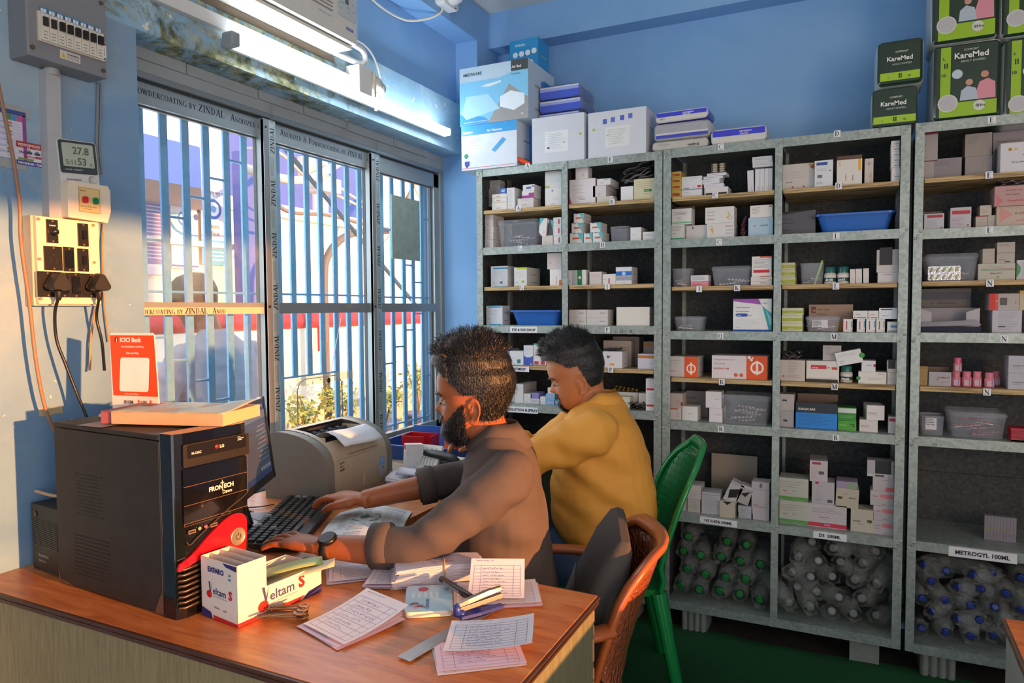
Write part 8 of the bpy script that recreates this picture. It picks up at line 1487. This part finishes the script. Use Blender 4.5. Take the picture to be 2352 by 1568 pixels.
def chair(name, base, ang, mat, backmat, lab, arms):                # local +x is the way the sitter faces
    T = Matrix.Translation(base)@Matrix.Rotation(ang, 4, 'Z'); e = empty(name, T=T); tag(e, lab, 'chair')
    b = MB(); b.loft([[(x, y*(1-.12*(x < 0)), z+.012*math.cos(y*6)) for x, y in rrect(.43, .44, .06, 5)] for z in (.405, .418, .425)], mat); b.build('seat', e)
    zs = np.linspace(.43, .76 if arms else .86, 12); b = MB()
    def bx(y, z): return -.22-.38*(z-.42)**1.25+(1.7 if arms else 1.1)*y*y*(1 if z > .5 else .6)
    hw = lambda z: (.225 if arms else .205)*(1 if z < .68 else math.sqrt(max(.02, 1-((z-.68)/(.13 if arms else .2))**2.4)))
    b.grid([[(bx(t*hw(z)*.92, z), t*hw(z)*.92, z) for t in np.linspace(-1, 1, 17)] for z in zs], backmat); b.build('backrest', e, solid=.005)
    rim = [(bx(hw(z), z), hw(z), z) for z in zs]; top = zs[-1]; rim += [(bx(y, top+.012), y, top+.016) for y in np.linspace(hw(top)*.8, -hw(top)*.8, 6)]+[(bx(-hw(z), z), -hw(z), z) for z in zs[::-1]]
    b = MB(); b.tube(rim, .021 if arms else .018, mat, n=10, flat=.55); b.build('back_rim', e)
    if arms:
        for s in (-1, 1): b = MB(); b.tube(bez([(bx(.22, .62), s*.225, .64), (-.12, s*.27, .645), (.06, s*.275, .64), (.17, s*.26, .62), (.205, s*.245, .52), (.20, s*.235, .41)], 6), .026, mat, n=10, flat=.5); b.build('armrest', e)
    for sx, sy in ((1, 1), (1, -1), (-1, 1), (-1, -1)):
        b = MB(); p0 = (sx*.19, sy*.19, .42); p1 = (sx*(.22 if sx > 0 else .27), sy*.245, .009); b.tube(bez([p0, ((p0[0]+p1[0])/2, (p0[1]+p1[1])/2+sy*.008, .2), p1], 5), [.034, .032, .03, .028, .027, .026, .025, .024, .023, .022, .022], mat, n=8, flat=.7); b.build('leg', e)
    return T
A0 = math.atan2(-.39, -.92)
chair('plastic_chair', (-.80, 2.33, .002), A0, m_plastic('green_plastic', '#14853f'), m_plastic('green_mesh', '#117538', holes=True), 'green plastic chair with a perforated back under the man in yellow', False)
TC = chair('plastic_armchair', (-.72, 1.60, .002), A0-.06, m_plastic('brown_plastic', '#a4572c'), m_plastic('brown_carved', '#8a4a30', carve=True), 'glossy brown plastic armchair with a carved back behind the man in brown', True)
e = empty('backrest_cushion', T=TC@Matrix.Translation((-.085, -.02, .43))@Matrix.Rotation(R_(-21), 4, 'Y')); tag(e, 'tall grey and black padded cushion standing against the brown armchair back', 'cushion'); b = MB(); GC_ = M('#5e5b57', .85, bump=.4, bscale=300); BC_ = M('#3f3d3b', .8, bump=.4, bscale=300)
rg = [[(x, y, z) for x, y in rrect(t, w_, min(t, w_)*.35, 5)] for z, t, w_ in ((0, .07, .36), (.03, .10, .385), (.2, .10, .39), (.32, .075, .37), (.385, .045, .32), (.40, .02, .28))]; b.loft(rg, BC_); b.build('padding', e)
b = MB(); b.grid([[(.052-.00*k, y, z) for y in (-.185, -.09, 0, .09, .185)] for k, z in enumerate((.02, .1, .2))], GC_); b.loft([[(x*.8+.0, -.001-w_/2-(.003), z) if False else (x*.72, -w_/2+.004*abs(x)/t-.004, z) for x in np.linspace(-t/2, t/2, 6)] for z, t, w_ in ((.02, .10, .385), (.2, .10, .39), (.31, .075, .375))], GC_, caps=False, closed=False); b.build('side_fabric', e)
b = MB(); TI = Matrix.Identity(4)
b.tube(bez([(-.06, -.12, .02), (-.13, -.16, -.08), (-.12, -.19, -.22), (-.15, -.16, -.34), (-.12, -.18, -.395)], 6), .02, BC_, n=6, flat=.2); b.tube(bez([(-.05, .05, .0), (-.11, -.06, -.12), (-.16, -.10, -.2), (-.13, -.13, -.32)], 6), .012, BC_, n=6, flat=.3); b.build('strap', e)
# ================================================================== PEOPLE
def bake(b, name, vox, sm, parent=None, T=None, disp=None, mats=None):
    o = b.build(name); md = o.modifiers.new('r', 'REMESH'); md.mode = 'VOXEL'; md.voxel_size = vox; md.use_smooth_shade = True
    md = o.modifiers.new('s', 'SMOOTH'); md.iterations = sm; md.factor = .5
    bpy.context.view_layer.update(); dg = bpy.context.evaluated_depsgraph_get(); me = bpy.data.meshes.new_from_object(o.evaluated_get(dg)); o.modifiers.clear(); old = o.data; o.data = me; bpy.data.meshes.remove(old)
    n = len(me.vertices); co = np.empty(n*3); me.vertices.foreach_get('co', co); co = co.reshape(-1, 3)
    if disp:
        no = np.empty(n*3); me.vertices.foreach_get('normal', no); no = no.reshape(-1, 3); co = co+no*np.array([disp(p) for p in co])[:, None]; me.vertices.foreach_set('co', co.ravel())
    me.materials.clear()
    for m in mats[0] if isinstance(mats, tuple) else [mats]: me.materials.append(m)
    if isinstance(mats, tuple):
        idx = [mats[1](me.polygons[i].center) for i in range(len(me.polygons))]; me.polygons.foreach_set('material_index', idx)
    else: me.polygons.foreach_set('material_index', [0]*len(me.polygons))
    me.polygons.foreach_set('use_smooth', [True]*len(me.polygons)); me.update()
    if parent: o.parent = parent
    return o
ZS = [-.098, -.09, -.08, -.065, -.05, -.035, -.02, 0, .02, .034, .05, .07, .10, .125, .145, .152]
HF = dict(front=[.045, .069, .080, .0865, .0855, .089, .088, .0865, .0885, .096, .0975, .0965, .086, .066, .034, .01], back=[.02, -.005, -.022, -.045, -.058, -.066, -.075, -.086, -.093, -.096, -.097, -.095, -.08, -.058, -.028, -.004], wid=[.012, .028, .041, .052, .058, .063, .067, .0715, .0735, .075, .0755, .075, .066, .048, .022, .004])
def head_pt(t, z, H=HF):
    f, k, w_ = (np.interp(z, ZS, H[a]) for a in ('front', 'back', 'wid')); c = (f+k)/2+.012; s_ = math.sin(t); c_ = math.cos(t); r = abs(c_)**.86*(1 if c_ >= 0 else -1)
    x = c+(f-c)*r if c_ >= 0 else c+(c-k)*r; y = w_*(abs(s_)**.92)*(1 if s_ >= 0 else -1); g = lambda a, b_, q: math.exp(-((a-b_)/q)**2)
    if c_ > 0:
        nz = np.interp(z, [-.026, -.021, -.014, -.006, .008, .022, .03], [0, .009, .0225, .0205, .012, .003, 0]); nw = np.interp(z, [-.02, -.012, .0, .02], [.0135, .0115, .0085, .008]); x += nz*g(y, 0, nw)
        x -= .009*g(abs(y), .031, .014)*g(z, .012, .011); x += .003*g(z, -.036, .004)*g(y, 0, .02)+.003*g(z, -.048, .004)*g(y, 0, .017)-.003*g(z, -.042, .0025)*g(y, 0, .024); x += .003*g(abs(y), .036, .02)*g(z, .036, .008)
    return x, y, z
def head(b, T, m, H=HF):
    tt = np.linspace(0, 2*math.pi, 91)[:-1]; b.loft([[head_pt(t, z, H) for t in tt] for z in np.linspace(-.098, .152, 90)], m, T)
    for s in (-1, 1):
        E = T@Matrix.Translation((-.006, s*.0725, -.012))@Matrix.Rotation(R_(-s*16), 4, 'Z')@Matrix.Rotation(R_(-10), 4, 'Y')
        b.tube([(.017*math.cos(a)*(1 if a < 4.2 else .8), s*.007, .031*math.sin(a)) for a in np.linspace(.2, 5.3, 22)], [.0032]*14+[.004]*8, m, T=E); b.ell((.0, -s*.001, .0), (.013, .0035, .026), m, 14, 8, E); b.ell((.003, s*.004, -.026), (.008, .004, .009), m, 12, 8, E); b.tube([(-.004+.009*math.cos(a), s*.006, .003+.017*math.sin(a)) for a in np.linspace(-.4, 2.6, 12)], .0022, m, T=E); b.ell((.012, s*.004, -.004), (.004, .003, .006), m, 10, 6, E)
def hand(b, w_, d, up, side, m, curl=.5, spread=.1):           # side: unit vector towards the thumb
    d = np.array(d, float); d /= np.linalg.norm(d); up = np.array(up, float); up -= d*up.dot(d); up /= np.linalg.norm(up); s = np.cross(up, d)*(1 if np.dot(np.cross(up, d), side) > 0 else -1); w_ = np.array(w_, float)
    rings = []
    for t, hw_, ht in ((-.03, .026, .019), (0, .026, .017), (.025, .034, .0165), (.06, .041, .0155), (.085, .0415, .0135), (.096, .038, .009)):
        c = w_+d*t+up*(.004*math.sin(t*20)); rings.append([c+s*hw_*math.cos(a)+up*ht*math.sin(a) for a in np.arange(16)*math.pi/8])
    b.loft(rings, m)
    for k, (off, L, r) in enumerate(((.029, .072, .0088), (.010, .080, .0090), (-.0095, .075, .0086), (-.028, .060, .0078))):
        fd = d+s*spread*(1.3-k*.85); fd /= np.linalg.norm(fd); p = w_+d*(.088-.004*(k == 3)-.003*(k == 0))+s*off+up*.002; pts = [p-fd*.03, p]; a = R_(-12)
        for seg, c in ((.45, curl*.55), (.32, curl*.9), (.23, curl*.6)): a += c*(1+.12*k); p = p+(fd*math.cos(a)-up*math.sin(a))*L*seg; pts.append(p)
        b.tube(bez(pts, 3), [r*1.12]*4+list(np.linspace(r*1.08, r*.78, len(bez(pts, 3))-4)), m, n=10); b.ell(tuple(pts[-1]), (r*.8,)*3, m, 10, 6)
    p = w_+d*.018+s*.024-up*.003; td = d*.75+s*.62-up*.12; td /= np.linalg.norm(td); pts = [p, p+td*.032*1, p+td*.032+(d*.9+s*.3-up*.2)*.032, p+td*.03+(d*.95+s*.15-up*.32)*.058]; b.tube(bez(pts, 4), [.0145]*3+[.0125]*4+list(np.linspace(.0115, .0085, 6)), m, n=10); b.ell(tuple(pts[-1]), (.0088,)*3, m, 10, 6)
SKIN = lambda c: M(c, .5, var=.05, scale=30, bump=.12, bscale=260, sss=.15)
def m_hair(nm, c1, c2):
    def f(nt, b): n = NT(nt); n.link(n.mix(n.ramp(n.noise(n.coord((1, 1, .25)), 420, 3, .7), [(.45, 0.0), (.75, 1.0)]), c1, c2), b.inputs['Base Color']); n.bump(n.noise(n.coord((1, 1, .3)), 300, 3), b, .7, .004)
    return nodemat(nm, f, .42)
def hairdo(parent, T, off, mask, N, seed, mat, lend, curlf, name, H=HF, res=.6):
    rnd = random.Random(seed); b = MB(); tt = np.linspace(0, 2*math.pi, 121); zs = np.linspace(-.098, .1515, 100); Ti = T; G = {}
    def sp(t, z):
        p = np.array(head_pt(t, z, H)); c = np.array([p[0]*.25, 0, z*.55+.0]); n = p-c; n /= np.linalg.norm(n)+1e-9; o = off(p)
        return p+n*(o+.0022*NZ.noise(Vector(p*28)) if o > .003 else o), n
    V = []; ok = []
    for z in zs:
        for t in tt: p, n = sp(t, z); V.append(p); ok.append(mask(np.array(head_pt(t, z, H))))
    F = [(i*121+j, i*121+j+1, (i+1)*121+j+1, (i+1)*121+j) for i in range(99) for j in range(120) if ok[i*121+j] and ok[i*121+j+1] and ok[(i+1)*121+j] and ok[(i+1)*121+j+1]]
    if off((0, 0, .151)) > 0.02: F.append(tuple(99*121+j for j in range(120)))
    b.add(V, F, mat, T, True); SV, SF = [], []
    while len(SF) < N*3:
        t = rnd.uniform(0, 2*math.pi); z = rnd.uniform(-.098, .15); z = z if rnd.random() < .8 else rnd.uniform(.1, .151); q = np.array(head_pt(t, z, H))
        if not mask(q): continue
        p, n = sp(t, z); L, dr = lend(q, rnd); dr = np.array(dr)-n*np.dot(dr, n)*.6+n*curlf; dr /= np.linalg.norm(dr); sd = np.cross(n, dr); sd /= np.linalg.norm(sd)+1e-9; wd = .0007; base = len(SV)
        for k in range(4): s_ = k/3; c = p-n*.002+dr*L*s_-np.array([0, 0, 1])*L*.35*s_*s_+n*L*.25*math.sin(s_*3); w2 = wd*(1-.8*s_); SV += [c-sd*w2, c+sd*w2]
        SF += [(base+2*k, base+2*k+1, base+2*k+3, base+2*k+2) for k in range(3)]
    b.add(SV, SF, mat, T, True); return b.build(name, parent)
def person(lab, Ob, F, head_o, hF, hpitch, torso, arms, skin, shirt, trou, hairspec, neck, legs, fold, shirt_group=None, collar=None, vox=.0042, cuffs=True, sr=.066):
    F = np.array([F[0], F[1], 0.]); F /= np.linalg.norm(F); L = np.array([-F[1], F[0], 0]); L = np.cross([0, 0, 1], F); Ob = np.array(Ob, float); W = lambda f, l, z: Ob+F*f+L*l+np.array([0, 0, z])
    hd = np.array([hF[0], hF[1], 0.]); hd /= np.linalg.norm(hd); hl = np.cross([0, 0, 1], hd); HT = Matrix(((hd[0], hl[0], 0, head_o[0]), (hd[1], hl[1], 0, head_o[1]), (0, 0, 1, head_o[2]), (0, 0, 0, 1)))@Matrix.Rotation(R_(hpitch), 4, 'Y')
    sk = SKIN(skin); b = MB(); head(b, HT, sk)
    hb = np.array(HT@Vector((-.022, 0, -.05))); nb = W(*neck); b.tube([nb-np.array([0, 0, .06]), nb, (nb+hb)/2+F*.004, hb, hb+np.array([0, 0, .05])], [.075, .062, .054, .052, .045], sk, n=18)
    def ring(z, f0, f1, hw, g=0, n=28): c = (f0+f1)/2; return [W(c+(f1-f0-g*2)/2*abs(math.cos(a))**.8*np.sign(math.cos(a)), (hw-g)*abs(math.sin(a))**.85*np.sign(math.sin(a)), z) for a in np.arange(n)*2*math.pi/n]
    b.loft([ring(*t, g=.02) for t in torso], sk)
    for sh, el, wr, hdir, thumb, curl, spread in arms:
        b.tube(bez([sh, el, wr], 5), [.035]*4+[.036]*2+list(np.linspace(.038, .026, 5)), sk, n=14); hand(b, wr, hdir, (0, 0, 1), thumb, sk, curl, spread)
    for hp, kn, ft in legs: b.tube(bez([hp, kn, ft], 5), [.07]*5+[.055]+list(np.linspace(.05, .035, 5)), sk, n=12); b.tube([np.array(ft)+F*-.05+(0, 0, -.03), np.array(ft)+F*.06-(0, 0, .03), np.array(ft)+F*.15-(0, 0, .045)], [.035, .04, .025], sk, n=12)
    o = bake(b, 'person', vox, 3, mats=sk); tag(o, lab, 'person')
    b = MB(); b.loft([ring(*t) for t in torso], shirt)
    for sh, el, wr, *_ in arms:
        sh, el, wr = (np.array(q, float) for q in (sh, el, wr)); cf = el+(wr-el)*(.42 if cuffs else .8); b.tube(bez([sh+(W(0, 0, 0)-W(0, 0, 0))+(np.array([Ob[0], Ob[1], sh[2]])-sh)*.3, sh, (sh+el)/2, el, cf], 4), list(sr*np.array([.95]*4+[1.0]*4+[.88]*4+[.80]*5)), shirt, n=18)
    so = bake(b, 'shirt', .006, 5, o, disp=fold, mats=shirt)
    for sh, el, wr, *_ in arms:
        el, wr = np.array(el, float), np.array(wr, float); cf = el+(wr-el)*(.42 if cuffs else .8); d = (wr-el)/np.linalg.norm(wr-el); q = MB(); q.tube([cf-d*.035, cf-d*.03, cf+d*.012, cf+d*.016, cf+d*.010], sr*np.array([.7, .86, .85, .72, .65]), shirt, n=24, caps=False); q.build('cuff', so)
    if collar:
        q = MB(); rs = []
        for dz, gr in ((-.03, 1.10), (.012, .96), (.028, .92), (.030, .95), (.008, 1.03), (-.03, 1.10)): rs.append([nb+F*(.071*gr*math.cos(a)+collar[0]+dz*.5)+L*.066*gr*math.sin(a)+np.array([0, 0, dz+collar[1]-.055*max(0, math.cos(a))]) for a in np.arange(32)*math.pi/16])
        q.loft(rs, shirt, caps=False); q.build('collar', so)
    if legs:
        b = MB(); b.ell(tuple(W(-.02, 0, torso[0][0]-.03)), (.16, .17, .11), trou, 20, 12)
        for hp, kn, ft in legs: b.tube(bez([hp, kn, ft], 5), [.095]*4+[.085]*2+list(np.linspace(.08, .06, 5)), trou, n=18)
        bake(b, 'trousers', .008, 5, o, disp=lambda p: .004*NZ.noise(Vector((p[0]*14, p[1]*14, p[2]*22))), mats=trou)
        for hp, kn, ft in legs: q = MB(); f0 = np.array(ft); q.loft([[f0+F*(x+.05)+L*y+np.array([0, 0, z-f0[2]]) for x, y in rrect(.27*s, .10*s, .045*s, 5)] for z, s in ((.012, 1), (.03, 1.03), (.06, .9), (.085, .55))], BLK); q.build('shoe', o)
    for s in (-1, 1):
        q = MB(); q.ell((.0745, s*.031, .012), (.0118, .0118, .0118), M('#a89c92', .2), 14, 10, HT); q.ell((.0835, s*.032, .009), (.004, .0055, .0055), M('#1c120c', .1), 12, 8, HT); ey = q.build('eye', o)
        q = MB(); q.grid([[(.075+(.0128)*math.cos(a)*math.cos(c), s*.031+.0135*math.sin(c), .012+.0128*math.sin(a)) for c in np.linspace(-1.4, 1.4, 9)] for a in np.linspace(.12, 1.5, 6)], sk, HT); q.build('eyelid', ey)
        q = MB(); q.tube([(.099, s*.012, .030), (.098, s*.024, .0345), (.090, s*.040, .034), (.078, s*.051, .027)], [.0025, .0034, .0032, .001], hairspec[0][-1], n=8, T=HT, flat=.8); q.build('eyebrow', o)
    for nm, off, mask, N, lend, cu, mt in hairspec: hairdo(o, HT, off, mask, N, 7, mt, lend, cu, nm)
    return o, HT
def folds(spec, amp=.0055, k=(9, 9, 20)):
    def f(p):
        v = NZ.noise(Vector((p[0]*k[0], p[1]*k[1], p[2]*k[2]+p[0]*8)))*amp+NZ.noise(Vector((p[0]*22, p[1]*22, p[2]*30)))*amp*.3
        for (c, d, r, fr, a) in spec: q = np.array(p)-c; dist = np.linalg.norm(q)/r; v += a*math.exp(-dist*dist)*math.sin(q.dot(d)*fr)
        return v
    return f
def m_cloth(nm, c1, c2, sc, rough=.85):
    def f(nt, b): n = NT(nt); v = n.coord(); wv = n.new('TexWave'); wv.inputs['Scale'].default_value = sc; wv.wave_type = 'BANDS'; wv.bands_direction = 'DIAGONAL'; wv.inputs['Distortion'].default_value = 3; n.link(v, wv.inputs['Vector']); n.link(n.mix(n.mix(.5, wv.outputs['Color'], n.ramp(n.noise(v, 6, 4), [(.3, 0.0), (.7, 1.0)])), c1, c2), b.inputs['Base Color']); n.bump(wv.outputs['Fac'], b, .35, .0012)
    return nodemat(nm, f, rough)
HB = m_hair('black_hair', '#080706', '#16110f'); HB2 = m_hair('black_hair_glossy', '#0a0b0c', '#22262a')
# ---- man in the brown shirt
def hair1(p): return ((p[2] > .028+.06*max(0, min(1, (p[0]-.02)/.055)) and p[0] < .075) or p[2] > .096 or (p[0] < -.012 and p[2] > -.052+.25*max(0, p[0]+.075) and p[2] > -.06))
def off1(p): return .005+.010*min(1, max(0, (p[2]+.03)/.09))+.024*min(1, max(0, (p[2]-.085)/.05))+.006*(p[0] > .05)
def dir1(p, r): return ((r.uniform(.018, .034), (-.3+r.uniform(-.5, .5)+(1.1 if p[0] > .03 and r.random() < .45 else 0), r.uniform(-.5, .5), .5)) if p[2] > .11 else (r.uniform(.006, .012), (-.5, 0, -.9)))
def beard(lo, sidef, side=True):
    def m(p):
        x, y, z = p; a = abs(y)
        if z > .012 or x < .018 or z < -.097: return False
        if -.034 < z < -.0225 and a < .03 and x > .06: return True
        if -.052 < z < -.034 and a < .021 and x > .07: return False
        z += .006*NZ.noise(Vector(p*90))
        if side: return z < .010-(x-.022)*sidef if x > .022 else z < .010
        return z < -.05 and a < .027 and x > .035 or (-.06 < z < -.03 and .021 < a < .03 and x > .065)
    return m
BR = m_cloth('brown_shirt_cloth', '#5c514c', '#453c39', 220)
person('bearded man in a grey-brown shirt typing at the keyboard, seen from his left', (-.78, 1.62, 0), (-.93, -.37), (-.8787, 1.60, 1.1035), (-.93, -.37), 3,
 [(.50, -.115, .15, .165), (.62, -.115, .165, .165), (.74, -.096, .165, .165), (.82, -.086, .15, .175), (.90, -.074, .135, .185), (.96, -.058, .125, .165), (.985, -.046, .11, .125), (1.01, -.032, .095, .09), (1.03, -.018, .085, .07)],
 [((-.72, 1.466, .95), (-.868, 1.322, .815), (-1.105, 1.258, .797), (-.995, .02, -.02), (-.37, .93, 0), .24, .24), ((-.845, 1.765, .925), (-.985, 1.735, .87), (-1.21, 1.552, .822), (-.99, .06, -.04), (0, -1, 0), .5, .14)],
 '#a25c36', BR, M('#1d1f24', .8), [('hair', off1, hair1, 4200, dir1, .35, HB), ('beard', lambda p: .006 if p[2] < -.05 else .0035, beard(0, .95), 2600, lambda p, r: (r.uniform(.006, .015), (.3, 0, -1)), .5, HB)],
 (.045, 0, 1.0), [((-.80, 1.53, .50), (-1.16, 1.49, .50), (-1.08, 1.52, .10)), ((-.86, 1.70, .50), (-1.24, 1.66, .50), (-1.16, 1.69, .10))],
 folds([(np.array([-.80, 1.34, .87]), np.array([.45, .5, .75]), .08, 85, .0035), (np.array([-.66, 1.5, .88]), np.array([.2, .1, .97]), .12, 70, .005), (np.array([-.72, 1.47, .68]), np.array([.3, .3, .9]), .13, 60, .006)]), collar=(-.004, .028), sr=.061)
PO = bpy.data.objects['person']
# wristwatch on the left wrist
wc = np.array([-1.075, 1.2585, .8]); wd_ = np.array([-.99, -.06, -.03]); wd_ /= np.linalg.norm(wd_); e = MB(); T = frame(wc+np.array([0, -.012, .024]), wd_, (0, 1, .45)); 
wt = empty('wristwatch', T=T); tag(wt, 'black wristwatch with green hands on the left wrist', 'watch'); Ti = Matrix(T).inverted()
b = MB(); b.lathe([(.018, -.006), (.0215, -.003), (.0215, .004), (.019, .0055), (.0185, .004), (0, .004)], M('#1c1c1d', .3, .4), 30); b.build('case', wt); b = MB(); Z = .0046
for a in range(12): b.box((.0155*math.cos(a*math.pi/6), .0155*math.sin(a*math.pi/6), Z), (.0018, .0018, .0004), M('#6f7f4a', .4))
b.bb((0, -.0007, Z), (.010, .0007, Z+.0004), M('#7fbf3a', .4)); b.bb((-.0006, 0, Z), (.0006, .014, Z+.0004), M('#7fbf3a', .4), Matrix.Rotation(2.4, 4, 'Z')); b.build('dial', wt)
b = MB(); s2 = np.cross(wd_, [0, 0, 1]); s2 /= np.linalg.norm(s2); u2 = np.cross(s2, wd_); b.grid([[wc+wd_*x+s2*.0325*math.cos(a)+u2*.0275*math.sin(a) for x in (-.01, .01)] for a in np.linspace(0, 2*math.pi, 30)], M('#1a1a19', .5, bump=.3, bscale=200), Ti); b.build('strap', wt, solid=.003)
b = MB(); p = at(1202, 1038, 'y', 1.585); T = frame(p, (.35, -.9, 0), (.3, .1, .9)); b.add([(.011*c, .014*s_, .0) for c, s_ in ((-1, -.5), (-.2, -.8), (.7, -1), (.4, .1), (.6, .8), (-.1, .7), (-.7, .9), (-.6, 0))], [tuple(range(8))], '#b7aa98', T); b.add([(.0075*c, .0095*s_, .0006) for c, s_ in ((-1, -.5), (.6, -.8), (.4, .7), (-.7, .8))], [(0, 1, 2, 3)], '#4a2c34', T); b.build('logo_patch', PO)
# ---- man in the yellow shirt
def hair2(p): return ((p[2] > .052+.045*max(0, min(1, (p[0]-.02)/.055)) and p[0] < .08) or p[2] > .088 or (p[0] < .0 and p[2] > -.028 and p[0] < -.02+p[2]*.3) )
def off2(p): return .0025+.008*min(1, max(0, (p[2]-.02)/.06))+.022*min(1, max(0, (p[2]-.085)/.045))+.006*(p[0] > .05)
def dir2(p, r): return ((r.uniform(.018, .032), (.5+r.uniform(-.7, .7), r.uniform(-.6, .6), .5)) if p[2] > .1 else (r.uniform(.003, .007), (-.4, 0, -.9)))
def m_yel():
    def f(nt, b): n = NT(nt); v = n.coord(); n.link(n.mix(n.noise(v, 5, 4), '#d08f30', '#e0a648'), b.inputs['Base Color']); n.bump(n.noise(v, 600, 2), b, .12, .001)
    return nodemat('yellow_cotton', f, .7)
JEAN = M('#2c4568', .8, var=.25, scale=20, bump=.3, bscale=200)
person('man in a yellow shirt with a goatee looking down, seated before the racks', (-.78, 2.28, 0), (-.93, -.37), (-.8435, 2.28, 1.1006), (-.93, -.37), 16,
 [(.555, -.20, .12, .20), (.60, -.207, .145, .208), (.67, -.205, .16, .208), (.76, -.195, .158, .205), (.84, -.18, .145, .205), (.92, -.155, .13, .205), (.975, -.125, .11, .175), (1.0, -.11, .09, .13), (1.02, -.095, .07, .09), (1.035, -.08, .055, .06)],
 [((-.725, 2.10, .955), (-.945, 1.99, .862), (-1.10, 2.12, .93), (-.8, .5, .1), (0, 1, 0), .7, .1), ((-.86, 2.44, .95), (-1.05, 2.40, .82), (-1.18, 2.24, .87), (-.9, -.4, 0), (0, -1, 0), .7, .1)],
 '#b57448', m_yel(), JEAN, [('hair', off2, hair2, 3600, dir2, .35, HB2), ('goatee', lambda p: .0065 if p[2] < -.05 else .003, beard(0, .75, False), 900, lambda p, r: (r.uniform(.004, .009), (.3, 0, -1)), .4, HB2)],
 (-.005, 0, 1.0), [((-.80, 2.20, .50), (-1.20, 2.10, .50), (-1.12, 2.12, .10)), ((-.86, 2.37, .50), (-1.25, 2.30, .50), (-1.17, 2.32, .10))],
 folds([(np.array([-.86, 2.04, .86]), np.array([.3, .1, .95]), .09, 80, .006), (np.array([-.72, 2.08, .78]), np.array([.45, .2, .87]), .15, 62, .008), (np.array([-.62, 2.15, .70]), np.array([.3, .1, .95]), .15, 40, .005)], .006), collar=(-.012, .035), sr=.072)
P2 = bpy.data.objects['person.001']; b = MB(); T = frame(at(1375, 1245, 'y', 2.155), (.9, -.1, -.35), (.3, .1, .9)); b.add([(-.02, -.024, 0), (.02, -.024, 0), (.02, .018, 0), (-.02, .018, 0)], [(0, 1, 2, 3)], '#c9ccd6', T)
tag(b.build('folded_note', solid=.001), 'folded white note sticking out of the jeans pocket', 'paper')
# ---- man outside in a cap
GS = m_cloth('grey_shirt_cloth', '#8f949e', '#a8adb6', 120)
Fo = np.array([-.97, .1]); o3, HT3 = person('man outside in a grey shirt and olive cap, seen from behind through the bars', (-2.72, 2.40, 0), (-.97, .1), (-2.80, 2.37, 1.36), (-.85, -.5), 12,
 [(.72, -.13, .12, .20), (.85, -.13, .12, .19), (1.0, -.14, .11, .20), (1.10, -.13, .11, .205), (1.17, -.11, .10, .18), (1.21, -.08, .09, .12), (1.25, -.05, .07, .07)],
 [((-2.72, 2.20, 1.13), (-2.76, 2.09, .86), (-2.92, 2.10, .70), (-.8, .1, -.5), (0, 1, 0), .6, .1), ((-2.68, 2.59, 1.13), (-2.68, 2.68, .86), (-2.84, 2.66, .70), (-.8, .1, -.5), (0, -1, 0), .6, .1)],
 '#7d5240', GS, M('#3a3d44', .8), [('hair', lambda p: .004, hair2, 300, lambda p, r: (.005, (-.4, 0, -.9)), .3, HB)], (.02, 0, 1.2), [((-2.70, 2.31, .68), (-2.70, 2.30, .34), (-2.72, 2.30, .06)), ((-2.70, 2.49, .68), (-2.70, 2.50, .34), (-2.72, 2.50, .06))], folds([], .006), collar=(.0, .03), vox=.007, cuffs=False)
CAP = M('#6a6a58', .8, var=.1, scale=60, bump=.3, bscale=300); b = MB(); tt = np.arange(40)*math.pi/20
b.loft([[(lambda p: (p[0]*1.06*s, p[1]*1.08*s, z2))(head_pt(t, z1)) for t in tt] for z1, z2, s in ((.05, .048, 1.0), (.06, .075, 1.03), (.08, .11, 1.02), (.10, .138, .98), (.125, .158, .9), (.145, .168, .6))], CAP, HT3); b.grid([[(.085+.085*u*math.cos(a), .075*math.sin(a)*(1-.1*u), .052-.02*u*u) for a in np.linspace(-1.2, 1.2, 11)] for u in (0, .35, .7, 1)], CAP, HT3); b.build('cap', o3, solid=.003)
